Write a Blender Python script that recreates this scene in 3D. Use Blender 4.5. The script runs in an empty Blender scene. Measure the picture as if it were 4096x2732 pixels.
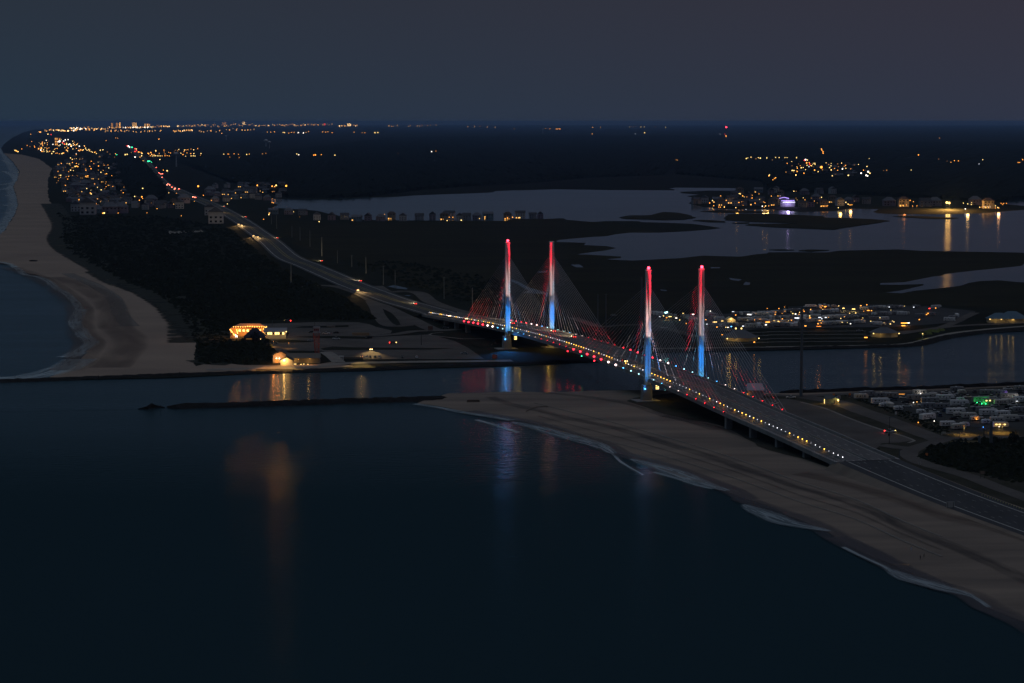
import bpy, math, random
import numpy as np
from mathutils import Vector, Matrix
from mathutils.geometry import tessellate_polygon
random.seed(7); rng = random.Random(11)
S = bpy.context.scene
COL = S.collection
R = math.radians

# ------------------------------------------------------------------ camera
F, Y0, H = 8485.25, 485.0, 159.77          # focal length in photo pixels, eye level row, height above the sea
PITCH = math.atan((1366 - Y0) / F)
cam = bpy.data.cameras.new('camera'); cam.sensor_width = 36; cam.lens = 36 * F / 4096
cam.clip_start = 1; cam.clip_end = 200000
camo = bpy.data.objects.new('camera', cam); COL.objects.link(camo)
camo.location = (0, 0, H); camo.rotation_euler = (R(90) - PITCH, 0, 0)
S.camera = camo

# ------------------------------------------------------------------ sky, dim afterglow, exposure
W_ = bpy.data.worlds.new('World'); S.world = W_; W_.use_nodes = True
nt = W_.node_tree; N = nt.nodes; L = nt.links
bg = N['Background']
sky = N.new('ShaderNodeTexSky'); sky.sky_type = 'NISHITA'; sky.sun_disc = False
sky.sun_elevation = R(1.0); sky.sun_rotation = R(75); sky.altitude = 100; sky.dust_density = 2.0
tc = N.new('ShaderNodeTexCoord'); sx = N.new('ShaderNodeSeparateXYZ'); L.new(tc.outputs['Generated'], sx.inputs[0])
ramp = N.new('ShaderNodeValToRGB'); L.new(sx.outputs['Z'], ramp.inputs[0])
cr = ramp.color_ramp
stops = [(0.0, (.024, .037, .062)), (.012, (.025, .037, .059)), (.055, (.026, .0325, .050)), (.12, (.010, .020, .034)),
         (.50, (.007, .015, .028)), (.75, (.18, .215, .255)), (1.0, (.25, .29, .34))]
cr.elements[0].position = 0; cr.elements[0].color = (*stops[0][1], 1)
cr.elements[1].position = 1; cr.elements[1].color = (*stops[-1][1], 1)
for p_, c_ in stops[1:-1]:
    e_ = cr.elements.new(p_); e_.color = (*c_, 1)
# western side (right) a little warmer and more purple
mr = N.new('ShaderNodeMapRange'); L.new(sx.outputs['X'], mr.inputs[0])
mr.inputs[1].default_value = -.25; mr.inputs[2].default_value = .25
tint = N.new('ShaderNodeMix'); tint.data_type = 'RGBA'
L.new(mr.outputs[0], tint.inputs[0]); tint.inputs[6].default_value = (.80, .98, 1.0, 1); tint.inputs[7].default_value = (1.22, .97, 1.0, 1)
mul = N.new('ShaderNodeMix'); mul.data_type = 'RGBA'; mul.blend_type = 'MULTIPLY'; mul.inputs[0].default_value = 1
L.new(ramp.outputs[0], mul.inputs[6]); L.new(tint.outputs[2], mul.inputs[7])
sc_ = N.new('ShaderNodeMix'); sc_.data_type = 'RGBA'; sc_.blend_type = 'MULTIPLY'; sc_.inputs[0].default_value = 1
L.new(sky.outputs[0], sc_.inputs[6]); sc_.inputs[7].default_value = (.003, .003, .003, 1)
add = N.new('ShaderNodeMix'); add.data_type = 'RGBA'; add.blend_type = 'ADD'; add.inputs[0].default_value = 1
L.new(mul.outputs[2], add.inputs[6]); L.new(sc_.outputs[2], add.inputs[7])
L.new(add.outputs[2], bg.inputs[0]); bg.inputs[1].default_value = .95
sun = bpy.data.lights.new('sun', 'SUN'); sun.energy = .01; sun.angle = R(20); sun.color = (1, .85, .8)
suno = bpy.data.objects.new('sun', sun); COL.objects.link(suno); suno.rotation_euler = (R(70), 0, R(105))
S.view_settings.view_transform = 'Standard'; S.view_settings.look = 'None'
S.view_settings.exposure = 0; S.view_settings.gamma = 1
S.cycles.max_bounces = 5; S.cycles.diffuse_bounces = 2; S.cycles.glossy_bounces = 3; S.cycles.volume_bounces = 0
S.cycles.sample_clamp_direct = 6; S.cycles.sample_clamp_indirect = 2
S.cycles.caustics_reflective = False; S.cycles.caustics_refractive = False

# ------------------------------------------------------------------ ground points behind photo measurements
CROP = {'a1': (0, 440, .43557), 'a2': (1024, 440, .43557), 'a3': (2048, 440, .43557), 'a4': (3072, 440, .43557),
        'b1': (0, 1000, .43557), 'b2': (1024, 1000, .43557), 'b3': (2048, 1000, .43557), 'b4': (3072, 1000, .43557),
        'd3': (2048, 1400, .43557), 'd4': (3072, 1500, .43557), 'e': (2048, 1800, .8711), 'rv': (3400, 1530, .29604),
        'rf': (3000, 1190, .29774), 'rg': (2600, 1220, .21267), 'st': (900, 1260, .25521), 'tn': (2700, 720, .34028),
        'kk': (2900, 1500, .21267), 'ct': (100, 450, .29774), 'o': (0, 0, 1.7422), 'p': (0, 0, 1), 'f': (0, 1500, .8711)}
def P(tag, x, y):
    a, b, s = CROP[tag]; return a + x * s, b + y * s
CP, SP = math.cos(PITCH), math.sin(PITCH)
def G(px, py, z=0.0):
    a = (px - 2048) / F; b = (1366 - py) / F
    d = Vector((a, CP + b * SP, -SP + b * CP))
    t = (z - H) / d.z
    return Vector((d.x * t, d.y * t, z))
def at(tag, x, y, z=0.0): return G(*P(tag, x, y), z)
def mpp(y): return 1.0 / F * (H * F / max(y - Y0, 8.)) # metres per photo pixel on ground row y (approx)

# ------------------------------------------------------------------ materials
MATS = {}
def mat(name, col, rough=.8, metal=0., emit=None, es=1., noise=0., nscale=1., bump=0., spec=.3, col2=None, stretch=None):
    m = bpy.data.materials.new(name); m.use_nodes = True; MATS[name] = m
    t = m.node_tree; b = t.nodes['Principled BSDF']
    b.inputs['Base Color'].default_value = (*col, 1); b.inputs['Roughness'].default_value = rough
    b.inputs['Metallic'].default_value = metal; b.inputs['Specular IOR Level'].default_value = spec
    if noise or col2 or bump:
        g = t.nodes.new('ShaderNodeNewGeometry'); mp = t.nodes.new('ShaderNodeMapping'); t.links.new(g.outputs['Position'], mp.inputs[0])
        if stretch: mp.inputs['Rotation'].default_value[2] = stretch[0]; mp.inputs['Scale'].default_value = (stretch[1], stretch[2], 1)
        n = t.nodes.new('ShaderNodeTexNoise'); n.inputs['Scale'].default_value = nscale; n.inputs['Detail'].default_value = 6
        n.inputs['Roughness'].default_value = .6
        t.links.new(mp.outputs[0], n.inputs['Vector'])
        if noise or col2:
            c = t.nodes.new('ShaderNodeMix'); c.data_type = 'RGBA'
            r_ = t.nodes.new('ShaderNodeMapRange'); t.links.new(n.outputs[0], r_.inputs[0]); r_.inputs[1].default_value = .35; r_.inputs[2].default_value = .65
            t.links.new(r_.outputs[0], c.inputs[0])
            c2 = col2 or tuple(v * (1 - noise) for v in col)
            c1 = col if col2 else tuple(min(v * (1 + noise), 1) for v in col)
            c.inputs[6].default_value = (*c1, 1); c.inputs[7].default_value = (*c2, 1)
            t.links.new(c.outputs[2], b.inputs['Base Color'])
        if bump:
            u = t.nodes.new('ShaderNodeBump'); u.inputs['Strength'].default_value = 1; u.inputs['Distance'].default_value = bump
            t.links.new(n.outputs[0], u.inputs['Height']); t.links.new(u.outputs[0], b.inputs['Normal'])
    if emit:
        b.inputs['Emission Color'].default_value = (*emit, 1); b.inputs['Emission Strength'].default_value = es
    return m
def emis(name, col, st, sample=False):
    m = mat(name, tuple(.3 * c for c in col), emit=col, es=st)
    m.cycles.emission_sampling = 'FRONT_BACK' if sample else 'NONE'
    return m
SEA_ROT = R(14)
def water(name, base, rough, scl, amp, scl2, amp2, spec=.5, near=0.):
    m = bpy.data.materials.new(name); m.use_nodes = True; t = m.node_tree; b = t.nodes['Principled BSDF']
    b.inputs['Base Color'].default_value = (*base, 1); b.inputs['Roughness'].default_value = rough
    b.inputs['IOR'].default_value = 1.333; b.inputs['Specular IOR Level'].default_value = spec
    g = t.nodes.new('ShaderNodeNewGeometry'); prev = None
    for (sc, am, rot, sxx) in ((scl, amp, .12, .45), (scl2, amp2, -.2, .6)):
        mp = t.nodes.new('ShaderNodeMapping'); mp.inputs['Scale'].default_value = (sxx, 1, 1); mp.inputs['Rotation'].default_value[2] = rot
        t.links.new(g.outputs['Position'], mp.inputs[0])
        n = t.nodes.new('ShaderNodeTexNoise'); n.inputs['Scale'].default_value = sc; n.inputs['Detail'].default_value = 3
        t.links.new(mp.outputs[0], n.inputs['Vector'])
        u = t.nodes.new('ShaderNodeBump'); u.inputs['Strength'].default_value = 1; u.inputs['Distance'].default_value = am
        t.links.new(n.outputs[0], u.inputs['Height'])
        if prev: t.links.new(prev.outputs[0], u.inputs['Normal'])
        prev = u
    t.links.new(prev.outputs[0], b.inputs['Normal'])
    if near:      # lamp reflections are faded out over the near sea, along the world's y axis
        sy = t.nodes.new('ShaderNodeSeparateXYZ'); t.links.new(g.outputs['Position'], sy.inputs[0])
        q = t.nodes.new('ShaderNodeMapRange'); t.links.new(sy.outputs['Y'], q.inputs[0]); q.inputs[1].default_value = 860; q.inputs[2].default_value = 1290
        pw = t.nodes.new('ShaderNodeMath'); pw.operation = 'POWER'; pw.inputs[1].default_value = 3.2; t.links.new(q.outputs[0], pw.inputs[0])
        q2 = t.nodes.new('ShaderNodeMapRange'); t.links.new(pw.outputs[0], q2.inputs[0]); q2.inputs[3].default_value = near; q2.inputs[4].default_value = spec
        t.links.new(q2.outputs[0], b.inputs['Specular IOR Level'])
    # slow patches of current and wind: roughness varies
    mp = t.nodes.new('ShaderNodeMapping'); mp.inputs['Scale'].default_value = (.0035, .02, 1); mp.inputs['Rotation'].default_value[2] = .15
    t.links.new(g.outputs['Position'], mp.inputs[0])
    n = t.nodes.new('ShaderNodeTexNoise'); n.inputs['Scale'].default_value = 1; n.inputs['Detail'].default_value = 4
    t.links.new(mp.outputs[0], n.inputs['Vector'])
    r_ = t.nodes.new('ShaderNodeMapRange'); t.links.new(n.outputs[0], r_.inputs[0]); r_.inputs[1].default_value = .3; r_.inputs[2].default_value = .7
    r_.inputs[3].default_value = rough * .6; r_.inputs[4].default_value = rough * 1.7
    if near:
        ad = t.nodes.new('ShaderNodeMapRange'); t.links.new(pw.outputs[0], ad.inputs[0]); ad.inputs[2].default_value = .35; ad.inputs[3].default_value = .06; ad.inputs[4].default_value = 0
        sm = t.nodes.new('ShaderNodeMath'); sm.operation = 'ADD'; t.links.new(ad.outputs[0], sm.inputs[0]); t.links.new(r_.outputs[0], sm.inputs[1]); t.links.new(sm.outputs[0], b.inputs['Roughness'])
    else: t.links.new(r_.outputs[0], b.inputs['Roughness'])
    return m
M_SEA = water('sea_water', (.020, .042, .055), .09, .30, .30, 1.2, .06, .62, .0001)
M_INLET = M_SEA
M_BAY = water('bay_water', (.035, .075, .105), .06, .25, .05, 1.0, .01)
M_SAND = mat('beach_sand', (.24, .192, .158), .95, col2=(.145, .12, .105), nscale=.03, spec=.1, stretch=(R(-28), .3, 1.6), bump=.25)
M_SAND2 = mat('beach_sand_far', (.30, .235, .19), .95, col2=(.23, .18, .15), nscale=.012, spec=.1, stretch=(R(20), .8, 1.2))
M_SCRUB = mat('dune_scrub', (.018, .020, .014), .95, col2=(.011, .013, .010), nscale=.03, spec=.05, bump=.5)
M_MARSH = mat('marsh_grass', (.027, .025, .014), .95, col2=(.015, .015, .010), nscale=.012, spec=.05, stretch=(R(5), .4, 1.5))
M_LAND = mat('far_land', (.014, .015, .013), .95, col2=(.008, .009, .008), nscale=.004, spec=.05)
M_ROAD = mat('asphalt', (.038, .040, .046), .75, noise=.22, nscale=.08, spec=.25, stretch=(R(-16), 1, .2))
M_ROAD2 = mat('lot_asphalt', (.082, .074, .070), .85, noise=.25, nscale=.04, spec=.2)
M_CONC = mat('concrete', (.30, .29, .28), .85, noise=.12, nscale=.3)
M_WALK = mat('walkway_concrete', (.20, .185, .17), .9, noise=.2, nscale=.1)
M_PYLON = mat('pylon_concrete', (.62, .60, .58), .75, noise=.05, nscale=.2)
M_DECKC = mat('deck_concrete', (.105, .10, .105), .85, noise=.25, nscale=.05, stretch=(R(-16), 1.5, .06))
M_GIRD = mat('girder_concrete', (.27, .26, .27), .85, noise=.15, nscale=.15)
M_STAY = mat('stay_sheath', (.36, .36, .40), .5)
M_ROCK = mat('jetty_rock', (.018, .017, .017), .95, noise=.4, nscale=.6, spec=.05)
M_STEEL = mat('galvanised_steel', (.12, .14, .16), .6, metal=.3)
M_DARK = mat('dark_paint', (.02, .02, .022), .6)
M_WHITE = mat('white_paint', (.70, .70, .70), .6)
M_LINE = mat('road_line_paint', (.62, .62, .60), .8)
M_YLINE = mat('yellow_line_paint', (.5, .4, .1), .8)
M_WOOD = mat('weathered_wood', (.13, .10, .08), .9, noise=.3, nscale=1)
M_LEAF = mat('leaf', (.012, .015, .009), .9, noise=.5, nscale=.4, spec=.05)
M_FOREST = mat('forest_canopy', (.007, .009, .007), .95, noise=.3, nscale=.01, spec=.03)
M_GLASS = mat('dark_glass', (.01, .012, .015), .15, spec=.5)
M_TYRE = mat('tyre_rubber', (.015, .015, .015), .9)
M_RED = mat('red_steel', (.30, .05, .04), .7)
WARM = (1., .48, .10); AMBER = (1., .36, .05); COOL = (.85, .9, 1.); YEL = (1., .68, .22); WHT = (1., .93, .82)
E_WARM = emis('warm_lit_window', WARM, 2.2); E_AMBER = emis('sodium_lamp_glass', AMBER, 3.5)
E_YEL = emis('yellow_lit_glass', YEL, 3.0); E_COOL = emis('cool_led', COOL, 1.9); E_WHT = emis('white_lamp_glass', WHT, 3.2)
E_GREEN = emis('green_signal', (.05, 1., .45), 3.); E_REDS = emis('red_signal', (1., .03, .04), 4.)
E_TAIL = emis('tail_lamp_red', (1., .04, .03), 5.); E_HEAD = emis('headlamp_white', (1., .82, .5), 9.)
E_HEADA = emis('headlamp_amber', (1., .62, .22), 9.)
E_PURPLE = emis('violet_led', (.5, .35, 1.), 1.1)
E_LAMP = emis('rail_lamp_white', (.95, .93, 1.), 3.4); E_LAMPD = emis('rail_lamp_dim', (.9, .9, 1.), 1.3); E_LAMPY = emis('rail_lamp_amber', (1., .50, .06), 6.)
E_SR = emis('stay_lamp_red', (1., .02, .035), 9.); E_SW = emis('stay_lamp_white', (1., .72, .68), 6.); E_SB = emis('stay_lamp_blue', (.08, .42, 1.), 7.)
E_ST = emis('stay_lamp_teal', (.45, .9, .95), 4.)
E_BEACON = emis('beacon_red', (1., .03, .06), 12.)
E_DIM = emis('dim_lit_facade', (1., .42, .09), .55); E_TOWERL = emis('tower_lit_facade', (1., .45, .12), .35)

# ------------------------------------------------------------------ mesh building
class MB:
    def __init__(s): s.v = []; s.f = []; s.m = []; s.k = 0
    def mat(s, k): s.k = k; return s
    def add(s, vs, fs):
        o = len(s.v); s.v += [tuple(v) for v in vs]
        for f in fs: s.f.append(tuple(i + o for i in f)); s.m.append(s.k)
    def box(s, c, d, rz=0., taper=1.):
        x, y, z = d[0] / 2, d[1] / 2, d[2] / 2; ca, sa = math.cos(rz), math.sin(rz); vs = []
        for zz, q in ((-z, 1.), (z, taper)):
            for a, b in ((-x, -y), (x, -y), (x, y), (-x, y)):
                a *= q; b *= q; vs.append((c[0] + a * ca - b * sa, c[1] + a * sa + b * ca, c[2] + zz))
        s.add(vs, [(0, 3, 2, 1), (4, 5, 6, 7), (0, 1, 5, 4), (1, 2, 6, 5), (2, 3, 7, 6), (3, 0, 4, 7)]); return s
    def tube(s, a, b, r, r2=None, n=6, caps=True):
        a = Vector(a); b = Vector(b); r2 = r if r2 is None else r2; d = (b - a).normalized()
        u = d.orthogonal().normalized(); w = d.cross(u); vs = []
        for p, q in ((a, r), (b, r2)):
            for i in range(n):
                t = 2 * math.pi * i / n; vs.append(p + (u * math.cos(t) + w * math.sin(t)) * q)
        fs = [(i, (i + 1) % n, n + (i + 1) % n, n + i) for i in range(n)]
        if caps: fs += [tuple(range(n - 1, -1, -1)), tuple(range(n, 2 * n))]
        s.add(vs, fs); return s
    def ball(s, c, r, n=8, m=5, sq=1., jit=0.):
        vs = [(c[0], c[1], c[2] - r * sq)]
        for j in range(1, m):
            t = math.pi * j / m
            for i in range(n):
                p = 2 * math.pi * i / n; q = r * (1 + rng.uniform(-jit, jit)) if jit else r
                vs.append((c[0] + q * math.sin(t) * math.cos(p), c[1] + q * math.sin(t) * math.sin(p), c[2] - q * sq * math.cos(t)))
        vs.append((c[0], c[1], c[2] + r * sq)); fs = []
        for i in range(n): fs.append((0, 1 + (i + 1) % n, 1 + i))
        for j in range(m - 2):
            for i in range(n):
                a = 1 + j * n + i; b = 1 + j * n + (i + 1) % n; fs.append((a, b, b + n, a + n))
        l = len(vs) - 1; o = 1 + (m - 2) * n
        for i in range(n): fs.append((o + i, o + (i + 1) % n, l))
        s.add(vs, fs); return s
    def prism(s, prof, x0, x1):   # profile in (y,z), swept along x
        n = len(prof); vs = [(x0, y, z) for y, z in prof] + [(x1, y, z) for y, z in prof]
        fs = [tuple(range(n - 1, -1, -1)), tuple(range(n, 2 * n))] + [(i, (i + 1) % n, n + (i + 1) % n, n + i) for i in range(n)]
        s.add(vs, fs); return s
    def prismy(s, prof, y0, y1):  # profile in (x,z), swept along y
        n = len(prof); vs = [(x, y0, z) for x, z in prof] + [(x, y1, z) for x, z in prof]
        fs = [tuple(range(n)), tuple(range(2 * n - 1, n - 1, -1))] + [(i, n + i, n + (i + 1) % n, (i + 1) % n) for i in range(n)]
        s.add(vs, fs); return s
    def mesh(s, name, mats, smooth=False):
        me = bpy.data.meshes.new(name); me.from_pydata(s.v, [], s.f)
        for m in (mats if isinstance(mats, (list, tuple)) else [mats]): me.materials.append(m)
        if isinstance(mats, (list, tuple)) and len(mats) > 1: me.polygons.foreach_set('material_index', s.m)
        if smooth: me.polygons.foreach_set('use_smooth', [True] * len(s.f))
        me.update(); return me
    def build(s, name, mats, parent=None, smooth=False):
        o = bpy.data.objects.new(name, s.mesh(name, mats, smooth)); COL.objects.link(o)
        if parent: o.parent = parent
        return o
def tag(o, label=None, cat=None, group=None, kind=None):
    if label: o['label'] = label
    if cat: o['category'] = cat
    if group: o['group'] = group
    if kind: o['kind'] = kind
    return o
def empty(name, loc=(0, 0, 0), rz=0., label=None, cat=None, group=None):
    o = bpy.data.objects.new(name, None); o.location = loc; o.rotation_euler = (0, 0, rz); COL.objects.link(o)
    o.empty_display_size = 1
    return tag(o, label, cat, group)
KIDS = {}
ORD = 'first second third fourth fifth sixth seventh eighth ninth tenth eleventh twelfth thirteenth fourteenth fifteenth sixteenth seventeenth eighteenth nineteenth twentieth'.split()
def copy_tree(o, parent=None):
    c = o.copy(); COL.objects.link(c); c.parent = parent
    for ch in [x for x in o.children if not x.name.startswith('signal_lamp')]: copy_tree(ch, c)
    return c
def place(proto, loc, rz, label, group=None, scale=1.):
    if not proto.get('_used'):
        o = proto; proto['_used'] = 1
    else:
        o = copy_tree(proto)
    o.location = loc; o.rotation_euler = (0, 0, rz); o.scale = (scale,) * 3; o['label'] = label
    if group: o['group'] = group
    return o
PROTOS = []
def light(kind, loc, col, e, parent=None, radius=.3, aim=None, size=40, blend=.6, name='lamp_light'):
    l = bpy.data.lights.new(name, kind); l.color = col; l.energy = e; l.shadow_soft_size = radius
    if kind == 'SPOT': l.spot_size = R(size); l.spot_blend = blend
    o = bpy.data.objects.new(name, l); COL.objects.link(o); o.location = loc
    if aim is not None: o.rotation_euler = (Vector(aim) - Vector(loc)).to_track_quat('-Z', 'Y').to_euler()
    if parent: o.parent = parent
    return o

# ------------------------------------------------------------------ sheets on the ground
def wiggle(pts, amp=.35, seed=0):
    """subdivide a measured outline and roughen it a little (natural shores are never straight)"""
    r = random.Random(seed); out = []
    n = len(pts)
    for i in range(n):
        a = pts[i]; b = pts[(i + 1) % n]; d = (b - a).length; k = max(1, min(14, int(d / 12)))
        for j in range(k):
            q = a.lerp(b, j / k)
            if j: q = q + Vector((r.uniform(-1, 1), r.uniform(-1, 1), 0)) * min(d / k * amp * .5, 2.2)
            out.append(q)
    return out
def sheet(name, pts, z, m, thick=0., rough=0., kind='structure', seed=1, **kw):
    v = [Vector((p[0], p[1], z)) for p in pts]
    if rough: v = wiggle(v, rough, seed)
    tris = tessellate_polygon([v]); n = len(v)
    fs = []
    for t in tris:
        a, b, c = (v[i] for i in t)
        fs.append(tuple(t) if (b - a).cross(c - a).z > 0 else tuple(reversed(t)))
    vs = [tuple(p) for p in v]
    if thick:
        vs += [(p.x, p.y, z - thick) for p in v]
        fs += [(i, n + i, n + (i + 1) % n, (i + 1) % n) for i in range(n)]
    me = bpy.data.meshes.new(name); me.from_pydata(vs, [], fs); me.materials.append(m); me.update()
    o = bpy.data.objects.new(name, me); COL.objects.link(o)
    return tag(o, kind=kind, **kw)
def U(z, *segs):
    """segs: (crop, [(x,y),...]) -> world points on height z"""
    return [at(t, x, y, z) for t, l in segs for x, y in l]
def smooth_line(pts, step):
    """Catmull-Rom through points"""
    out = []; n = len(pts)
    for i in range(n - 1):
        p0 = pts[max(i - 1, 0)]; p1 = pts[i]; p2 = pts[i + 1]; p3 = pts[min(i + 2, n - 1)]
        k = max(1, int((p2 - p1).length / step))
        for j in range(k):
            t = j / k; t2 = t * t; t3 = t2 * t
            out.append(.5 * ((2 * p1) + (p2 - p0) * t + (2 * p0 - 5 * p1 + 4 * p2 - p3) * t2 + (3 * p1 - p0 - 3 * p2 + p3) * t3))
    out.append(pts[-1]); return out
def ribbon(name, pts, w, z, m, step=6., kind='structure', uv=True, off=0., **kw):
    c = smooth_line([Vector((p[0], p[1], p[2] if z is None else 0)) for p in pts], step); n = len(c); vs = []; fs = []; us = []
    ln = 0.
    for i, p in enumerate(c):
        d = (c[min(i + 1, n - 1)] - c[max(i - 1, 0)]); d.z = 0; d.normalize(); q = Vector((d.y, -d.x, 0))
        ww = w if not callable(w) else w(i / (n - 1))
        if i: ln += (c[i] - c[i - 1]).length
        zz = p.z if z is None else z
        for k, s in enumerate((-.5, -.17, .17, .5)):
            x = p + q * (ww * s + off); vs.append((x.x, x.y, zz)); us.append((ln, k / 3))
        if i:
            for k in range(3):
                b = 4 * i + k; fs.append((b - 4, b - 3, b + 1, b))
    me = bpy.data.meshes.new(name); me.from_pydata(vs, [], [tuple(reversed(f)) for f in fs]); me.materials.append(m)
    l = me.uv_layers.new(name='uv'); l.data.foreach_set('uv', [c_ for lp in me.loops for c_ in us[lp.vertex_index]])
    me.update()
    if fs and me.polygons[0].normal.z < 0: me.flip_normals()
    o = bpy.data.objects.new(name, me); COL.objects.link(o)
    return tag(o, kind=kind, **kw)
def feather(name, col, rough, su, sv, lo, hi, peak=.5, spec=.2, amax=1.):
    """a stain / foam / grass strip whose cover breaks up with noise and thins to nothing at both sides"""
    m = bpy.data.materials.new(name); m.use_nodes = True; t = m.node_tree; b = t.nodes['Principled BSDF']
    b.inputs['Base Color'].default_value = (*col, 1); b.inputs['Roughness'].default_value = rough; b.inputs['Specular IOR Level'].default_value = spec
    uv = t.nodes.new('ShaderNodeUVMap'); uv.uv_map = 'uv'; s = t.nodes.new('ShaderNodeSeparateXYZ'); t.links.new(uv.outputs[0], s.inputs[0])
    mp = t.nodes.new('ShaderNodeMapping'); mp.inputs['Scale'].default_value = (su, sv, 1); t.links.new(uv.outputs[0], mp.inputs[0])
    n = t.nodes.new('ShaderNodeTexNoise'); n.inputs['Scale'].default_value = 1; n.inputs['Detail'].default_value = 5; n.inputs['Distortion'].default_value = .6
    t.links.new(mp.outputs[0], n.inputs['Vector'])
    cv = t.nodes.new('ShaderNodeFloatCurve'); c = cv.mapping.curves[0]; c.points[0].location = (0, 0); c.points[1].location = (1, 0)
    c.points.new(peak, 1); cv.mapping.update(); t.links.new(s.outputs['Y'], cv.inputs[1])
    a = t.nodes.new('ShaderNodeMath'); a.operation = 'MULTIPLY'; t.links.new(cv.outputs[0], a.inputs[0]); t.links.new(n.outputs[0], a.inputs[1])
    r_ = t.nodes.new('ShaderNodeMapRange'); r_.interpolation_type = 'SMOOTHSTEP'; t.links.new(a.outputs[0], r_.inputs[0])
    r_.inputs[1].default_value = lo; r_.inputs[2].default_value = hi; r_.inputs[4].default_value = amax
    t.links.new(r_.outputs[0], b.inputs['Alpha'])
    return m
M_FOAM = feather('sea_foam', (.50, .60, .66), .9, .03, 5, .1, .6, .5, amax=.5)
M_FOAM2 = feather('surf_foam', (.42, .5, .56), .9, .06, 7, .12, .75, .45, amax=.6)
M_WET = feather('wet_sand', (.085, .075, .085), .5, .02, 1.6, .08, .6, .5, spec=.4, amax=.6)
M_WRACK = feather('wrack_line', (.05, .046, .05), .95, .03, 2.5, .12, .8, .5, amax=.55)
M_FRINGE = feather('dune_grass_fringe', (.022, .024, .018),   .95, .09, 2.2, .18, .42, .5, amax=1.)
M_TRACK = feather('pale_track', (.2, .19, .18), .95, .01, 2.0, .12, .45, .5, amax=.6)

M_TRACKD = feather('damp_band', (.14, .105, .09), .95, .01, 1.6, .08, .7, .5, amax=.5)
# --- water: one sheet to the horizon, plus the calmer inlet and bay
FAR = 95000.
def bigplane(name, pts, z, m, kind='structure'): return sheet(name, pts, z, m, kind=kind)
bigplane('sea', [(-30000, -500), (30000, -500), (60000, FAR), (-60000, FAR)], 0., M_SEA)
LZ = .45
# --- far side land: coast from the left, cove, jetty, inlet bank, then everything behind up to the horizon
coast = [Vector((-9500, FAR - 100, 0)), Vector((-9200, 60000, 0))] + U(LZ, ('a1', [(330, 175), (215, 205), (120, 250), (40, 310), (10, 350), (30, 395), (110, 470), (175, 560), (160, 640), (120, 700), (150, 790), (165, 870), (140, 950),
        (95, 1020), (40, 1110), (-60, 1190), (-240, 1290), (-240, 1350), (-20, 1405), (60, 1415), (140, 1440), (200, 1490), (330, 1515), (440, 1566)])) + \
    U(LZ, ('b1', [(470, 310), (560, 365), (650, 430), (720, 500), (745, 560), (742, 640), (755, 720), (775, 780), (838, 855), (790, 930), (742, 1005), (620, 1095), (450, 1170), (200, 1192), (-200, 1196), (-300, 1215), (800, 1187),
                  (1600, 1170), (2351, 1130)]), ('b2', [(400, 1120), (1000, 1108), (1500, 1085), (2000, 1070), (2351, 1062)]),
      ('b3', [(400, 1040), (800, 1022), (1290, 940), (1700, 930), (2351, 920)]), ('b4', [(700, 902), (1280, 885), (1500, 840), (1700, 800), (2000, 762), (2351, 742), (3000, 700), (3800, 640)])) + \
    [Vector((9000, 9000, 0)), Vector((60000, 70000, 0)), Vector((60000, FAR - 100, 0))]
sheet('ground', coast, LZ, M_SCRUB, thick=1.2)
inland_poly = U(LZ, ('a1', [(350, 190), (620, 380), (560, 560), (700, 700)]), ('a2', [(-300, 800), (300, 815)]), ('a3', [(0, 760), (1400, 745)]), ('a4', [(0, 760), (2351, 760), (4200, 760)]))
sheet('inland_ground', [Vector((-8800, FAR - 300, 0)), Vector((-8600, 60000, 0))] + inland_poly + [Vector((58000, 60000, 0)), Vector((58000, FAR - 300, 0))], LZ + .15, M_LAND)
# marsh
sheet('marsh', U(LZ, ('a2', [(200, 1010), (700, 1035), (1400, 1030), (2351, 1010)]), ('a3', [(0, 1002), (470, 998), (800, 1020)]), ('a4', [(0, 1320), (1200, 1290), (2351, 1310), (4000, 1310)]),
      ('b4', [(4000, 560), (2351, 560), (1500, 500), (0, 520)]), ('b3', [(1600, 560), (600, 640), (0, 400)]), ('b2', [(1700, 420), (1300, 260), (900, 90)]), ('a2', [(700, 1380), (420, 1230), (250, 1110)])),
      LZ + .15, M_MARSH, rough=.5)
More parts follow.
